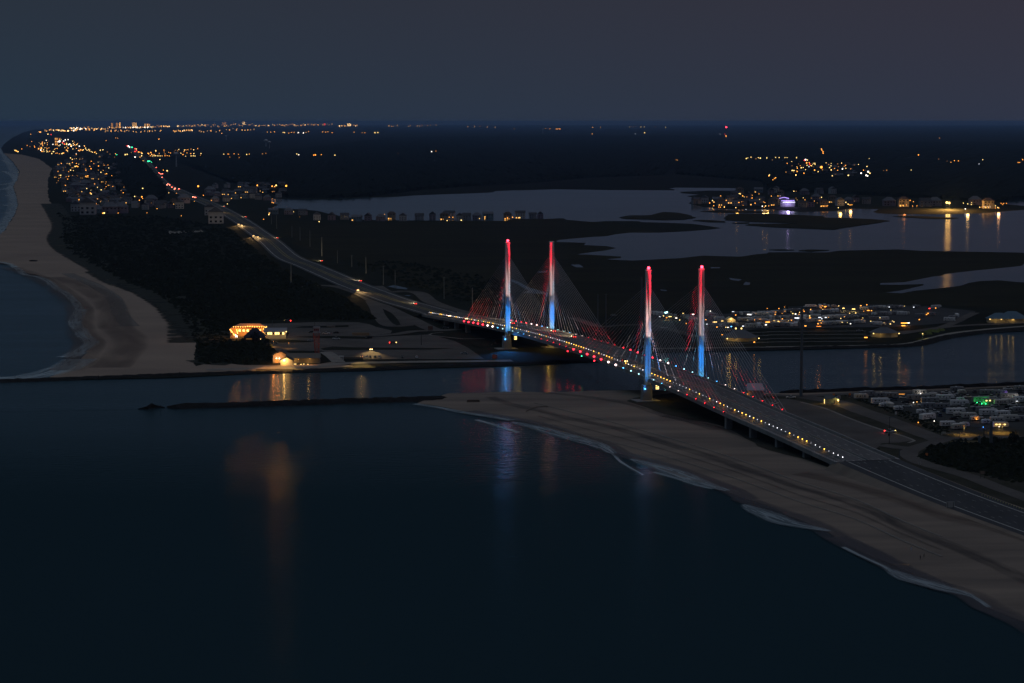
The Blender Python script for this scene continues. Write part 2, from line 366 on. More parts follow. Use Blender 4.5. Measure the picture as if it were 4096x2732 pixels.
# bay and channels (lie a hair above the low marsh, outlines are the marsh banks)
BZ = LZ + .32
bay = U(BZ, ('a2', [(60, 800), (130, 812), (300, 817), (700, 816), (1000, 805), (1300, 797), (1450, 785), (1700, 775), (2000, 765), (2170, 757), (2200, 745), (2351, 738)]),
        ('a3', [(60, 738), (400, 728), (900, 735), (1300, 737), (1480, 738), (1500, 728), (1440, 722), (1500, 713), (1800, 715), (2080, 718), (2040, 742), (1800, 740), (1540, 752), (1560, 765), (1720, 778), (1600, 790), (1700, 815),
                (1620, 858), (1750, 890), (1900, 905), (2100, 915), (2351, 912)]),
        ('a4', [(0, 912), (300, 935), (600, 930), (770, 905), (900, 908), (1020, 912), (965, 935), (1010, 950), (1200, 957), (1700, 957), (2000, 947), (2180, 930), (2351, 918), (3200, 900), (4000, 900),
                (4000, 1310), (2351, 1310), (1400, 1293), (1200, 1280), (650, 1292), (550, 1308), (200, 1306), (0, 1308)]),
        ('a3', [(2351, 1315), (2240, 1325), (2100, 1347), (1750, 1337), (1550, 1360), (1100, 1383), (870, 1372), (1000, 1358), (1000, 1345), (880, 1338), (600, 1325), (700, 1310), (860, 1290), (960, 1268), (870, 1250), (660, 1240), (678, 1220), (520, 1215),
                (405, 1212), (420, 1195), (520, 1184), (740, 1165), (860, 1160), (960, 1140), (1080, 1127), (1350, 1127), (1600, 1115), (1800, 1100), (1925, 1085), (1800, 1065), (1650, 1045), (1400, 1035), (1180, 1030), (1172, 1021),
                (860, 1020), (740, 1028), (500, 1008), (470, 993), (300, 1000), (0, 1000)]),
        ('a2', [(2300, 1018), (1600, 1015), (1000, 1010), (700, 960), (560, 925), (300, 905), (150, 898), (205, 872), (150, 850), (130, 830)]))
sheet('bay', bay, BZ, M_BAY)
sheet('channel', U(BZ, ('b4', [(2900, 100), (2351, 125), (2330, 145), (2200, 160), (1870, 192), (1610, 222), (1612, 235), (1520, 243), (1250, 296), (1030, 303), (1030, 318), (1200, 320), (1430, 312), (1425, 325), (1320, 350), (1200, 375), (1080, 390),
                       (1230, 397), (1340, 375), (1500, 358), (1700, 338), (1780, 325), (1850, 300), (1950, 285), (2120, 278), (2250, 290), (2351, 298), (2900, 310)])), BZ, M_BAY)
sheet('inland_water', U(BZ, ('a4', [(2120, 790), (2200, 765), (2351, 758), (3000, 750), (3000, 900), (2351, 880), (2200, 868), (2150, 850)])), BZ, M_BAY)
sheet('pond', U(BZ, ('a3', [(540, 1420), (620, 1418), (660, 1445), (590, 1445)])), BZ, M_BAY)
sheet('pond', U(BZ, ('b3', [(1825, 156), (1912, 158), (1905, 168), (1825, 168)])), BZ, M_BAY)
sheet('pond', U(BZ, ('b3', [(1990, 255), (2110, 270), (2080, 285), (2010, 275)])), BZ, M_BAY)
sheet('pond', U(BZ, ('b3', [(2120, 320), (2145, 292), (2190, 300), (2180, 322)])), BZ, M_BAY)
sheet('pond', U(BZ, ('b3', [(1360, 362), (1420, 368), (1420, 376), (1370, 372)])), BZ, M_BAY)
sheet('creek', U(BZ, ('a3', [(225, 1490), (260, 1478), (335, 1478), (330, 1490), (260, 1495)])), BZ, M_BAY)
sheet('creek', U(BZ, ('b3', [(-20, 262), (60, 290), (160, 345), (320, 390), (330, 410), (220, 400), (90, 395), (150, 372), (60, 320), (-20, 280)])), BZ, M_BAY)
# marsh islands in the bay
IZ = BZ + .5
def isle(*segs, m=M_MARSH): return sheet('marsh_island', U(IZ, *segs), IZ, m, thick=.6, rough=.4, seed=len(COL.objects))
isle(('a3', [(985, 985), (1080, 967), (1265, 965), (1400, 934), (1500, 940), (1600, 955), (1690, 988), (1580, 1005), (1400, 1010), (1200, 1003), (1040, 997)]))
isle(('a3', [(1950, 990), (1990, 958), (2060, 950), (2351, 952)]), ('a4', [(80, 955), (400, 968), (510, 975), (520, 988), (700, 990), (970, 1002), (1120, 1016), (980, 1040), (720, 1075), (600, 1097), (300, 1085), (0, 1072)]), ('a3', [(2140, 1055), (2180, 1045), (2351, 1044)]), ('a4', [(310, 1042), (0, 1030)]), ('a3', [(2200, 1025), (1965, 1010)]))
isle(('a3', [(1660, 1015), (1740, 1008), (1850, 1012), (1950, 1020), (1962, 1030), (1800, 1028)]))
isle(('a3', [(2020, 1035), (2180, 1030), (2180, 1040), (2060, 1041)]))
isle(('a3', [(1730, 930), (1850, 920), (2351, 928), (2351, 942), (1900, 940)]))
isle(('a4', [(280, 1290), (400, 1280), (560, 1285), (400, 1298)]))
isle(('a4', [(10, 1282), (120, 1278), (240, 1284), (120, 1287)]))
isle(('a4', [(1150, 975), (1300, 972), (1500, 978), (1750, 990), (1660, 999), (1450, 995)]))

# --- near side land
near = U(LZ, ('p', [(1740, 1590), (1790, 1574), (1900, 1572), (2048, 1566), (2190, 1570), (2340, 1564), (2560, 1560), (2700, 1562), (2950, 1566), (3100, 1573), (3205, 1572), (3507, 1563), (3770, 1554), (4096, 1541), (4900, 1515),
      (5600, 1700), (5600, 3300), (4700, 3000), (4400, 2760), (4096, 2486), (3956, 2431), (3877, 2374), (3703, 2326), (3572, 2256), (3400, 2180), (3346, 2150), (3311, 2126), (3215, 2083), (2970, 1990), (2919, 1970), (2832, 1936),
      (2719, 1908), (2600, 1860), (2510, 1822), (2449, 1800)]), ('d3', [(800, 858), (700, 830), (480, 768), (250, 690), (0, 640)]), ('b2', [(2351, 1560), (2200, 1535), (2000, 1500), (1750, 1445), (1600, 1420), (1480, 1408)]))
sheet('beach', near, LZ, M_SAND, thick=1.2, rough=.25, seed=5)
# dark ground of campground and verges; beneath the bridge, dark soil plus painted shade
sheet('campground_ground', U(LZ, ('p', [(2690, 1572), (2950, 1576), (3205, 1580), (3507, 1571), (3770, 1561), (4096, 1548), (4900, 1522), (5600, 1720), (5600, 2650), (4500, 2280)]), ('d4', [(2351, 1440), (2000, 1318), (1650, 1198), (1340, 1105), (1200, 1050), (900, 960), (700, 885), (560, 850), (450, 815), (300, 765), (0, 690)]),
      ('d3', [(1900, 690), (1400, 590), (1140, 500), (1050, 470), (1130, 440), (1300, 420)])), LZ + .15, mat('camp_gravel', (.055, .05, .042), .95, col2=(.028, .03, .02), nscale=.05, spec=.05), rough=.3, seed=9)

# --- left beach
lb = U(LZ, ('a1', [(36, 398), (114, 470), (178, 560), (162, 640), (122, 700), (152, 790), (167, 870), (142, 950), (97, 1020), (42, 1110), (-58, 1190), (-238, 1290), (-238, 1350), (-18, 1403),
      (62, 1413), (142, 1438), (202, 1488), (332, 1513), (442, 1562)]), ('b1', [(472, 308), (562, 363), (652, 428), (722, 498), (747, 558), (745, 640), (758, 720), (778, 780), (841, 855), (793, 930), (745, 1005), (622, 1097), (450, 1172), (800, 1175), (1600, 1150), (2351, 1108)]),
      ('b2', [(0, 1100), (400, 1096), (700, 1085), (900, 1070), (700, 1030), (560, 1052), (100, 1060), (-100, 1060)]), ('b1', [(2100, 1045), (1900, 1045), (1800, 1070), (1780, 1000), (1800, 850), (1770, 740), (1740, 600), (1600, 500), (1420, 400), (1180, 310), (1000, 240), (900, 180), (760, 100), (600, 40)]),
      ('a1', [(700, 1340), (600, 1250), (560, 1170), (620, 1080), (560, 990), (470, 900), (440, 760), (440, 640), (480, 540), (360, 450), (200, 410)]))
sheet('beach', lb, LZ + .2, M_SAND2, rough=.2, seed=3)
# grass fringes streaking into the sand, tracks, wet sand, foam
def line(name, segs, w, z, m, **kw): return ribbon(name, U(z, *segs), w, z, m, **kw)
line('dune_fringe', [('a1', [(470, 860), (560, 990), (600, 1080), (565, 1170), (620, 1260), (760, 1350), (1000, 1480)]), ('b1', [(960, 200), (1180, 310), (1420, 390), (1600, 490), (1740, 600), (1790, 740), (1800, 850)])], 46, LZ + .26, M_FRINGE, step=12)
line('dune_fringe', [('b1', [(1300, 300), (1500, 400), (1700, 520), (1800, 620), (1900, 700), (2050, 820)])], 60, LZ + .27, M_FRINGE, step=12)
line('dune_fringe', [('b1', [(1780, 1010), (1900, 1040), (2100, 1050)])], 14, LZ + .27, M_FRINGE, step=8)
line('sand_track', [('b1', [(620, 215), (700, 250), (900, 340), (1050, 450), (1110, 600), (1200, 700)])], 16, LZ + .24, M_TRACK, step=12)
line('wet_sand', [('b1', [(100, 160), (350, 255), (480, 320), (600, 410), (700, 500), (735, 560), (732, 640), (745, 760), (820, 850), (760, 950), (735, 1010), (600, 1105)])], 26, LZ + .25, M_TRACKD, step=8)
0 and line('wet_sand', [('a1', [(140, 1400), (250, 1300), (230, 1150), (250, 950), (260, 800), (200, 700), (230, 560)])], 22, LZ + .24, M_WET, step=20)
line('wrack_line', [('b1', [(500, 250), (750, 330), (950, 440), (1040, 560), (1060, 700), (1180, 800), (1170, 900), (1080, 1000), (1000, 1080)])], 30, LZ + .25, M_TRACKD, step=8)
# foam on the left cove
line('sea_foam', [('b1', [(-100, 95), (60, 120), (150, 165), (230, 225), (350, 245), (430, 280), (520, 350), (610, 400), (690, 480), (740, 560)])], 9, LZ + .22, M_FOAM, step=6)
line('sea_foam', [('b1', [(745, 545), (715, 600), (690, 680), (740, 740), (770, 790), (835, 850), (740, 920), (640, 985)])], 13, LZ + .23, M_FOAM, step=5)
line('sea_foam', [('b1', [(745, 1000), (640, 1060), (500, 1115), (350, 1150), (180, 1178), (-50, 1185)])], 26, LZ + .22, M_FOAM, step=6)
line('sea_foam', [('b1', [(730, 940), (660, 970), (590, 985)])], 17, LZ + .24, M_FOAM, step=5)
for q in ([(20, 460), (90, 490), (150, 480)], [(30, 560), (110, 600), (160, 650)], [(-20, 690), (60, 680), (150, 660)], [(10, 730), (70, 720), (140, 700)], [(60, 790), (110, 780), (150, 800)], [(40, 870), (90, 880), (150, 860)], [(20, 945), (90, 940), (150, 935)],
          [(40, 1020), (80, 1018), (120, 1010)], [(-20, 1045), (30, 1045), (70, 1040)], [(-20, 1080), (20, 1082), (60, 1070)], [(-40, 1160), (10, 1140), (50, 1112)]):
    line('surf_foam', [('a1', q)], 26, .1, M_FOAM2, step=20)
line('surf_foam', [('a1', [(-60, 1210), (10, 1140), (90, 1020), (140, 940), (150, 850), (120, 720), (160, 640), (120, 540), (40, 420), (0, 350)])], 38, .12, M_FOAM2, step=30)
# foam on the near beach
SH = LZ + .2
line('sea_foam', [('b2', [(1450, 1412), (1650, 1440), (1900, 1490), (2150, 1530), (2351, 1565)])], 7, SH, M_FOAM2, step=6)
line('sea_foam', [('d3', [(-330, 640), (-150, 690), (0, 738), (60, 755)])], 4.5, .2, M_FOAM, step=5)
line('sea_foam', [('d3', [(0, 660), (200, 705), (420, 770), (600, 820), (800, 880), (925, 950)])], lambda t: 4 + 10 * math.sin(math.pi * t) ** .7, SH, M_FOAM2, step=5)
line('sea_foam', [('d3', [(800, 870), (870, 905), (930, 955), (1000, 1025), (1100, 1090), (1200, 1145)])], 2.6, .3, M_FOAM, step=4)
line('sea_foam', [('d3', [(1090, 1000), (1250, 1050), (1450, 1110), (1650, 1190), (1830, 1250), (1980, 1290)])], lambda t: 4 + 10 * math.sin(math.pi * t), SH, M_FOAM2, step=5)
line('sea_foam', [('d3', [(1300, 1120), (1500, 1175), (1700, 1240), (1850, 1275)])], 4, .3, M_FOAM, step=5)
line('sea_foam', [('e', [(1060, 250), (1150, 290), (1250, 330), (1350, 352), (1460, 372)])], lambda t: 3 + 11 * math.sin(math.pi * t), SH, M_FOAM2, step=5)
line('sea_foam', [('e', [(1520, 445), (1600, 485), (1700, 530), (1750, 560)])], 2.4, SH, M_FOAM, step=4)
line('sea_foam', [('e', [(1720, 545), (1820, 590), (1900, 612), (2000, 640), (2100, 665), (2190, 722)])], lambda t: 2 + 9 * math.sin(math.pi * min(1, t * 1.25 + .02)) if t < .78 else 2.5, SH, M_FOAM2, step=4)
line('wet_sand', [('d3', [(-400, 560), (0, 630), (250, 680), (480, 755), (700, 822), (850, 865), (1000, 950), (1250, 1020), (1450, 1075), (1700, 1165), (1830, 1215), (2030, 1295), (2150, 1365)]), ('e', [(1060, 225), (1340, 322), (1450, 372), (1490, 400), (1750, 530), (1900, 605), (2100, 660), (2190, 720), (2351, 790), (2700, 1000)])], 13, SH - .05, M_WET, step=8)
line('wet_sand', [('e', [(1480, 400), (1600, 440), (1750, 520), (1850, 570), (1980, 630)])], 11, SH - .03, M_WET, step=8)
line('wrack_line', [('d3', [(-200, 430), (0, 500), (250, 555), (500, 620), (900, 705), (1200, 790), (1500, 880), (1800, 970), (2100, 1080), (2351, 1160)]), ('d4', [(250, 1020), (500, 1090), (800, 1190), (1050, 1290), (1250, 1400), (1500, 1500)]), ('e', [(1950, 412), (2100, 472), (2351, 592), (2700, 760)])], 9, SH - .04, M_WRACK, step=10)
line('wrack_line', [('d4', [(300, 900), (700, 990), (1100, 1110), (1400, 1220), (1700, 1320), (2100, 1400), (2700, 1600)])], 14, SH - .06, feather('damp_sand', (.12, .085, .07), .95, .012, 1.5, .15, .7, .5, amax=.6), step=10)
line('wrack_line', [('d3', [(300, 390), (700, 430), (1100, 500), (1400, 600), (1700, 670), (2000, 740), (2351, 860)])], 8, SH - .02, M_WRACK, step=10)
line('wrack_line', [('d3', [(1400, 600), (1650, 650), (1900, 730)])], 12, SH - .01, M_WRACK, step=10)

M_TYRES = feather('tyre_tracks', (.09, .078, .07), .95, .05, 3., .1, .6, .5, amax=.35)
for i, dy in enumerate((-60, 60, 120)):
    line('sand_track', [('d3', [(200 + 40 * i, 545 + dy), (600, 642 + dy), (1000, 745 + dy), (1500, 885 + dy), (2000, 1040 + dy), (2351, 1165 + dy)]), ('d4', [(300, 1045 + dy), (800, 1200 + dy), (1250, 1405 + dy), (1600, 1545 + dy)])], 2.2 if i % 2 else 1.4, SH + .01 + .005 * i, M_TYRES if i % 2 else M_TRACK, step=12)
# ------------------------------------------------------------------ rock banks
def rocks(name, pts, w, h, label, cat='jetty', step=3.0, seed=0):
    r = random.Random(seed); c = smooth_line(pts, step); n = len(c); prof = [(-.5, -.6), (-.34, .35), (-.18, .85), (0, 1), (.16, .9), (.33, .4), (.5, -.6)]
    vs = []; fs = []; K = len(prof)
    for i, p in enumerate(c):
        d = c[min(i + 1, n - 1)] - c[max(i - 1, 0)]; d.z = 0; d.normalize(); q = Vector((d.y, -d.x, 0))
        e = min(1, min(i, n - 1 - i) / 3 + .15)
        for (a, b) in prof:
            x = p + q * (w * a * e * r.uniform(.85, 1.15)) + d * r.uniform(-.9, .9)
            vs.append((x.x, x.y, b * h * e * r.uniform(.7, 1.25) if b > 0 else -.8))
        if i:
            for k in range(K - 1):
                a = i * K + k; fs.append((a - K, a - K + 1, a + 1, a))
    me = bpy.data.meshes.new(name); me.from_pydata(vs, [], fs); me.materials.append(M_ROCK); me.update()
    o = bpy.data.objects.new(name, me); COL.objects.link(o)
    return tag(o, label, cat)
rocks('rock_jetty', U(0, ('b1', [(-500, 1214), (0, 1206), (800, 1180), (1600, 1150), (2351, 1124)]), ('b2', [(400, 1112), (1000, 1098), (1500, 1076), (2000, 1060), (2351, 1052)]), ('b3', [(400, 1030), (800, 1012), (1290, 932), (1700, 922), (2351, 912)]), ('b4', [(700, 895), (1280, 878), (1500, 833), (1700, 792), (2000, 755), (2351, 735), (3000, 692)])), 20, 1.15,
      'long dark rock revetment along the far bank of the inlet, running under the bridge', 'rock wall', seed=1)
rocks('rock_jetty', U(0, ('b1', [(1275, 1462), (1345, 1458), (1420, 1445), (1500, 1448)])), 8, 3.2, 'short detached rock heap at the seaward tip of the near jetty', 'rock heap', seed=2)
rocks('rock_jetty', U(0, ('b1', [(1540, 1450), (1700, 1443), (2351, 1424)]), ('b2', [(400, 1412), (1000, 1392), (1500, 1378), (1640, 1368), (1740, 1352)])), 17, 2.0, 'long dark rock jetty ending at the tip of the near beach', 'jetty', seed=3)
rocks('rock_bank', U(0, ('p', [(3120, 1572), (3205, 1573), (3507, 1564), (3770, 1555), (4096, 1542), (4700, 1521)])), 5, 2.2, 'low dark rock edge between the near campground and the inlet water', 'rock wall', seed=4)
rocks('rock_bank', U(0, ('b2', [(2150, 890), (2200, 870), (2260, 860), (2310, 875)])), 6, 3.0, 'small pale rubble heap beside the far left pylon foot', 'rock heap', seed=5)
inlet = U(.05, ('b1', [(-900, 1218), (0, 1206), (800, 1180), (1600, 1150), (2351, 1124)]), ('b2', [(1000, 1098), (2000, 1062), (2351, 1054)]), ('b3', [(400, 1032), (800, 1014), (1290, 936), (1700, 926), (2351, 916)]), ('b4', [(700, 899), (1280, 882), (1500, 837), (1700, 796), (2000, 759), (2351, 739), (3000, 696), (3800, 650)]),
      ('p', [(4900, 1519), (4096, 1544), (3770, 1557), (3507, 1566), (3205, 1575), (3100, 1576), (2950, 1570), (2700, 1566), (2560, 1564), (2340, 1568), (2190, 1574), (2048, 1570), (1900, 1577), (1765, 1585)]), ('b1', [(2351, 1424), (1540, 1450), (1290, 1462), (-900, 1500)]))
sheet('inlet', inlet, .05, M_INLET)

# ------------------------------------------------------------------ the bridge
CX, CY, HD, WB, LB = 77.64, 1206.1, .28257, 32.36, 289.6
DV = Vector((-math.sin(HD), math.cos(HD), 0)); TV = Vector((math.cos(HD), math.sin(HD), 0)); C0 = Vector((CX, CY, 0))
def B(s, o=0., z=0.): return C0 + DV * s + TV * o + Vector((0, 0, z))
ZK = [(-420, 1.0), (-330, 2.4), (-252, 4.3), (-180, 7.2), (-117, 9.2), (-50, 12.0), (0, 13.5), (70, 15.0), (145, 15.7), (220, 15.0), (290, 13.5), (340, 12.0), (407, 9.2), (470, 6.3), (541, 3.2), (640, 1.2)]
def ZD(s):
    for i in range(len(ZK) - 1):
        if ZK[i][0] <= s <= ZK[i + 1][0]:
            x0, y0 = ZK[max(i - 1, 0)]; x1, y1 = ZK[i]; x2, y2 = ZK[i + 1]; x3, y3 = ZK[min(i + 2, len(ZK) - 1)]
            t = (s - x1) / (x2 - x1); h = x2 - x1
            m1 = (y2 - y0) / (x2 - x0) * h if x2 != x0 else 0; m2 = (y3 - y1) / (x3 - x1) * h
            return (2 * t ** 3 - 3 * t * t + 1) * y1 + (t ** 3 - 2 * t * t + t) * m1 + (-2 * t ** 3 + 3 * t * t) * y2 + (t ** 3 - t * t) * m2
    return 1.
S0, S1 = -254., 543.
bridge = empty('cable_stayed_bridge', B(0, 16), 0, 'long cable stayed bridge with four pylons lit red, white and blue over the inlet', 'bridge')
BI = Matrix.Translation(-B(0, 16))
def bpart(mb, name, m, parent=None, smooth=False):
    mb.v = [tuple(Vector(v) - B(0, 16)) for v in mb.v] if parent is None else mb.v
    return mb.build(name, m, parent or bridge, smooth)
def sweep(prof, s0, s1, step=6., mb=None, close=True):
    """profile (offset, z above the deck line) swept along the bridge"""
    mb = mb or MB(); n = max(1, int((s1 - s0) / step)); K = len(prof); vs = []; fs = []
    for i in range(n + 1):
        s = s0 + (s1 - s0) * i / n; z = ZD(s)
        for o, h in prof: vs.append(tuple(B(s, o, z + h)))
        if i:
            for k in range(K if close else K - 1):
                a = (i - 1) * K + k; b = (i - 1) * K + (k + 1) % K; fs.append((a, b, b + K, a + K))
    if close: fs += [tuple(range(K - 1, -1, -1)), tuple(range(n * K, n * K + K))]
    mb.add(vs, fs); return mb
bpart(sweep([(1.4, -.4), (WB - 1.4, -.4), (WB - 1.4, -.05), (16.2, .12), (1.4, -.05)], S0, S1), 'deck', M_DECKC)
bpart(sweep([(-.2, -2.0), (1.38, -2.0), (1.38, .05), (-.2, .05)], S0, S1), 'edge_girder', M_GIRD)
bpart(sweep([(WB - 1.38, -2.0), (WB + .2, -2.0), (WB + .2, .05), (WB - 1.38, .05)], S0, S1), 'edge_girder', M_GIRD)
gb = MB(); s = S0 + 6
while s < S1 - 4:                                       # floor beams under the deck
    z = ZD(s); p = [B(s - .2, 1.4, z - 1.5), B(s + .2, 1.4, z - 1.5), B(s + .2, WB - 1.4, z - 1.5), B(s - .2, WB - 1.4, z - 1.5)]
    q = [v + Vector((0, 0, 1.08)) for v in p]; gb.add(p + q, [(0, 3, 2, 1), (4, 5, 6, 7), (0, 1, 5, 4), (1, 2, 6, 5), (2, 3, 7, 6), (3, 0, 4, 7)]); s += 7.3
bpart(gb, 'floor_beams', M_GIRD)
OW = 5.0                                                 # inner edge of the walkway
for o_, nm, hh in ((OW, 'walkway_barrier', .95), (16.0, 'median_barrier', .85), (WB - 2.6, 'edge_barrier', 1.05)):
    bpart(sweep([(o_ - .22, 0), (o_ + .22, 0), (o_ + .12, hh), (o_ - .12, hh)], S0, S1), nm, M_GIRD)
rail = MB()
for h in (.35, .7, 1.05, 1.35): sweep([(.0, h), (.06, h), (.06, h + .06), (.0, h + .06)], S0, S1, mb=rail)
s = S0
while s < S1:
    z = ZD(s); rail.tube(B(s, .03, z), B(s, .03, z + 1.4), .05, n=4); s += 2.5
bpart(rail, 'walkway_railing', M_STEEL)
ml = MB()                                                # lane markings laid on the deck
for o_, dash in ((6.2, 0), (9.6, 1), (13.2, 1), (15.2, 0), (16.9, 0), (19.3, 1), (22.9, 1), (27.8, 0)):
    s = S0
    while s < S1 - 6:
        e = s + (3.5 if dash else 6.); zz = lambda q: ZD(q) - .05 + .17 * (1 - abs(o_ - 16.2) / 15) + .02
        ml.add([B(s, o_ - .08, zz(s)), B(s, o_ + .08, zz(s)), B(e, o_ + .08, zz(e)), B(e, o_ - .08, zz(e))], [(0, 1, 2, 3)]); s += 12 if dash else 6
bpart(ml, 'lane_markings', M_LINE)

# pylons
def pylon(s, o, sgn, beacon):
    mb = MB(); a, d, g, gd = 1.52, 1.4, .18, .45     # half width across, half depth along, slot half width, slot depth
    c = .45; zt = 75.2
    prof = [(-a + c, -d), (-g, -d), (-g, -d + gd), (g, -d + gd), (g, -d), (a - c, -d), (a, -d + c), (a, d - c), (a - c, d), (g, d), (g, d - gd), (-g, d - gd), (-g, d), (-a + c, d), (-a, d - c), (-a, -d + c)]
    zs = [4.5, 12, 20, 40, 60, zt]; K = len(prof); vs = []; fs = []
    for i, z in enumerate(zs):
        q = 1.12 - .14 * z / zt
        for (x, y) in prof: vs.append((x * q, y * q, z))
        if i:
            for k in range(K):
                u = (i - 1) * K + k; w = (i - 1) * K + (k + 1) % K; fs.append((u, w, w + K, u + K))
    fs.append(tuple(range((len(zs) - 1) * K, len(zs) * K)))
    mb.add(vs, fs)
    p = mb.build('pylon', M_PYLON, bridge); p.location = B(s, o) - B(0, 16); p.rotation_euler = (0, 0, HD)
    cap = MB().box((0, 0, zt + .25), (3.3, 2.9, .5), taper=.8); cap.build('cap', M_PYLON, p)
    base = MB().box((sgn * .6, 0, 4.2), (6.0, 4.4, 11.0), taper=.86).box((sgn * 1., 0, 0.0), (15, 11, 1.8), taper=.97)
    base.build('pier', M_GIRD, p)
    if beacon:
        b = MB().tube((0, 0, zt + .5), (0, 0, zt + 1.4), .12); b.mat(1).ball((0, -.6, zt + 1.5), .85, 8, 6); b.build('beacon', [M_STEEL, E_BEACON], p)
        light('POINT', (0, -3.0, zt + 1.8), (1, .02, .05), 500, p, .5, name='beacon_light')
    return p
PY = {}
for key, s, o, sg, be in (('C', 0, 0, -1, 1), ('D', 0, WB, 1, 1), ('A', LB, 0, -1, 1), ('B', LB, WB, 1, 0)):
    PY[key] = pylon(s, o, sg, be)
PLK = 1.0
def uplights(key, s, o, sg, red, pink):
    """LED floodlights on brackets beside each pylon, near and far side: blue low, white mid, red high"""
    for d in (-1, 1):
        for (dx, ds, zt, col, e, size) in ((-.8 * sg, 11, 23, (.01, .27, 1.), 80000, 62), (-.8 * sg, 11, 16, (.08, .5, 1.), 42000, 46),
                                           (-1.2 * sg, 27, 49, (1., .60, .58), 950000 * pink, 21), (-1.2 * sg, 27, 75, (1., .015, .04), 1900000 * red, 17)):
            zb = ZD(s + d * ds) + 1.
            l = B(s + d * ds, o + dx, zb)
            light('SPOT', l - B(0, 16), col, e * PLK, bridge, .5, aim=B(s, o, zt) - B(0, 16), size=size, blend=1., name='floodlight')
uplights('C', 0, 0, -1, 1., 1.); uplights('D', 0, WB, 1, 1., .9); uplights('A', LB, 0, -1, .5, 1.4); uplights('B', LB, WB, 1, .8, 1.)
for s, o in ((0, 0), (LB, 0)):       # slim blue wash down the outer corner below the deck
    light('SPOT', B(s - 2.6, o - 3.2, 6.5) - B(0, 16), (.03, .28, 1.), 30000, bridge, .3, aim=B(s, o - 1.7, 13) - B(0, 16), size=44, name='floodlight')
    if s: light('SPOT', B(s - 4.5, o - 3, 7.6) - B(0, 16), (.03, .3, 1.), 26000, bridge, .5, aim=B(s - 90, o - 12, 3) - B(0, 16), size=80, name='floodlight')  # added spot aimed at the water for a blue streak there
    MB().ball(tuple(B(s - 2.4, o - 2.3, 7.6) - B(0, 16)), .38).build('floodlight_lens', E_SB, bridge)

# stays
stays = []
for s0, sg in ((0, -1), (0, 1), (LB, -1), (LB, 1)):
    side = (s0 == 0 and sg < 0) or (s0 == LB and sg > 0)
    n = 18 if side else 19
    for o in (0, WB):
        for k in range(n):
            ds = 11 + 6.66 * k if side else 13.8 + 6.85 * k
            s = s0 + sg * ds; z = ZD(s); zt = 46 + 21 * k / (n - 1)
            a = B(s, o + (.35 if o == 0 else -.35), z + .2); b = B(s0 + sg * 1.0, o, zt)
            stays.append((a, b, k, o, side, s0, sg))
stays.sort(key=lambda q: q[0].y)
rest = MB()
for i, (a, b, k, o, side, s0, sg) in enumerate(stays):
    m = MB() if i < 100 else rest
    m.tube(a - B(0, 16), b - B(0, 16), .10, n=6, caps=False); m.tube(a - B(0, 16), a.lerp(b, .03) - B(0, 16), .2, n=6, caps=False)
    if i < 100: m.build('stay_cable', M_STAY, bridge)
tag(rest.build('stay_cables', M_STAY, bridge), 'remaining thin stay cables of the far pylons', kind='stuff')
# stay floodlights every second stay
TEAL = (.25, .75, 1.)
for i, (a, b, k, o, side, s0, sg) in enumerate(stays):
    if k % 2: continue
    j = k // 2
    if side: col, em = ((TEAL, E_ST), ((.08, .38, 1.), E_SB), ((1., .9, .88), E_SW), ((1., .85, .85), E_SW))[j] if j < 4 else ((1., .02, .02), E_SR)
    else: col, em = ((TEAL, E_ST), (TEAL, E_ST), ((.08, .4, 1.), E_SB), ((1., .85, .8), E_SW), ((1., .7, .68), E_SW))[j] if j < 5 else ((1., .02, .02), E_SR)
    u = (b - a).normalized(); d = Vector((u.x, u.y, 0)).normalized(); out = TV * (-1 if o == 0 else 1)
    base = a + out * .75 + Vector((0, 0, -.1)) - d * .3
    toward = sg > 0                                       # lens faces the camera side
    hs = MB(); hs.box(tuple(base - d * .35 - B(0, 16)), (.7, .7, .7), HD)
    lens = hs.mat(1); rr = .6 if toward and em in (E_SR, E_SW) else (.34 if toward else .30)
    hs.ball(tuple(base + u * .35 - B(0, 16)), rr, 8, 6)
    hs.build('stay_floodlight', [M_DARK, em], bridge)
    e = {id(E_SR): 150000, id(E_SW): 90000, id(E_SB): 170000}.get(id(em), 80000)
    npl = Vector((0, -1, 0)); npl = npl - u * npl.dot(u); npl = (npl - TV * npl.dot(TV)).normalized()
    lp = a + u * .5 - TV * 2.0 + npl * 1.0
    light('SPOT', lp - B(0, 16), col, e, bridge, .1, aim=a + u * 13 - B(0, 16), size=13, blend=.4, name='stay_light')
    if em is E_SR and k % 4 == 0: light('POINT', base + u * 1.2 + Vector((0, 0, .8)) - B(0, 16), col, 70, bridge, .3, name='stay_spill')
# walkway lamps on the inner barrier
lam = []; s = S0 + 3; idx = 0
yel = {8, 9, 10, 12, 21, 23, 26, 30, 36, 39, 45, 46, 47, 48, 51, 57, 60, 66, 77, 80, 83, 92, 95, 100, 106, 108, 112, 120}
while s < S1 - 2:
    lam.append((s, idx)); s += 5.05 + .012 * 0; idx += 1
restl = MB()
for s, i in lam:
    far_n = i >= 99; z = ZD(s) + .95
    p = B(s, OW - .1, z) - B(0, 16)
    m = restl if far_n else MB()
    y = (i in yel) or (i > 120 and i % 9 == 4) or (rng.random() < (.24 if 55 < i < 100 else .10))
    m.mat(0).tube(p, p + Vector((0, 0, .45)), .06, n=4); m.mat(2 if y else (3 if rng.random() < .45 else 1)).ball(tuple(p + Vector((0, 0, .62))), .26 if y else rng.uniform(.13, .24), 6, 5)
    if not far_n: m.build('rail_lamp', [M_STEEL, E_LAMP, E_LAMPY, E_LAMPD], bridge)
    if i % 2 == 0 or y: light('POINT', p + Vector((-.8, -.3, .5)), (1, .5, .08) if y else (.95, .9, 1.), 45 if y else 6, bridge, .15, name='rail_lamp_light')
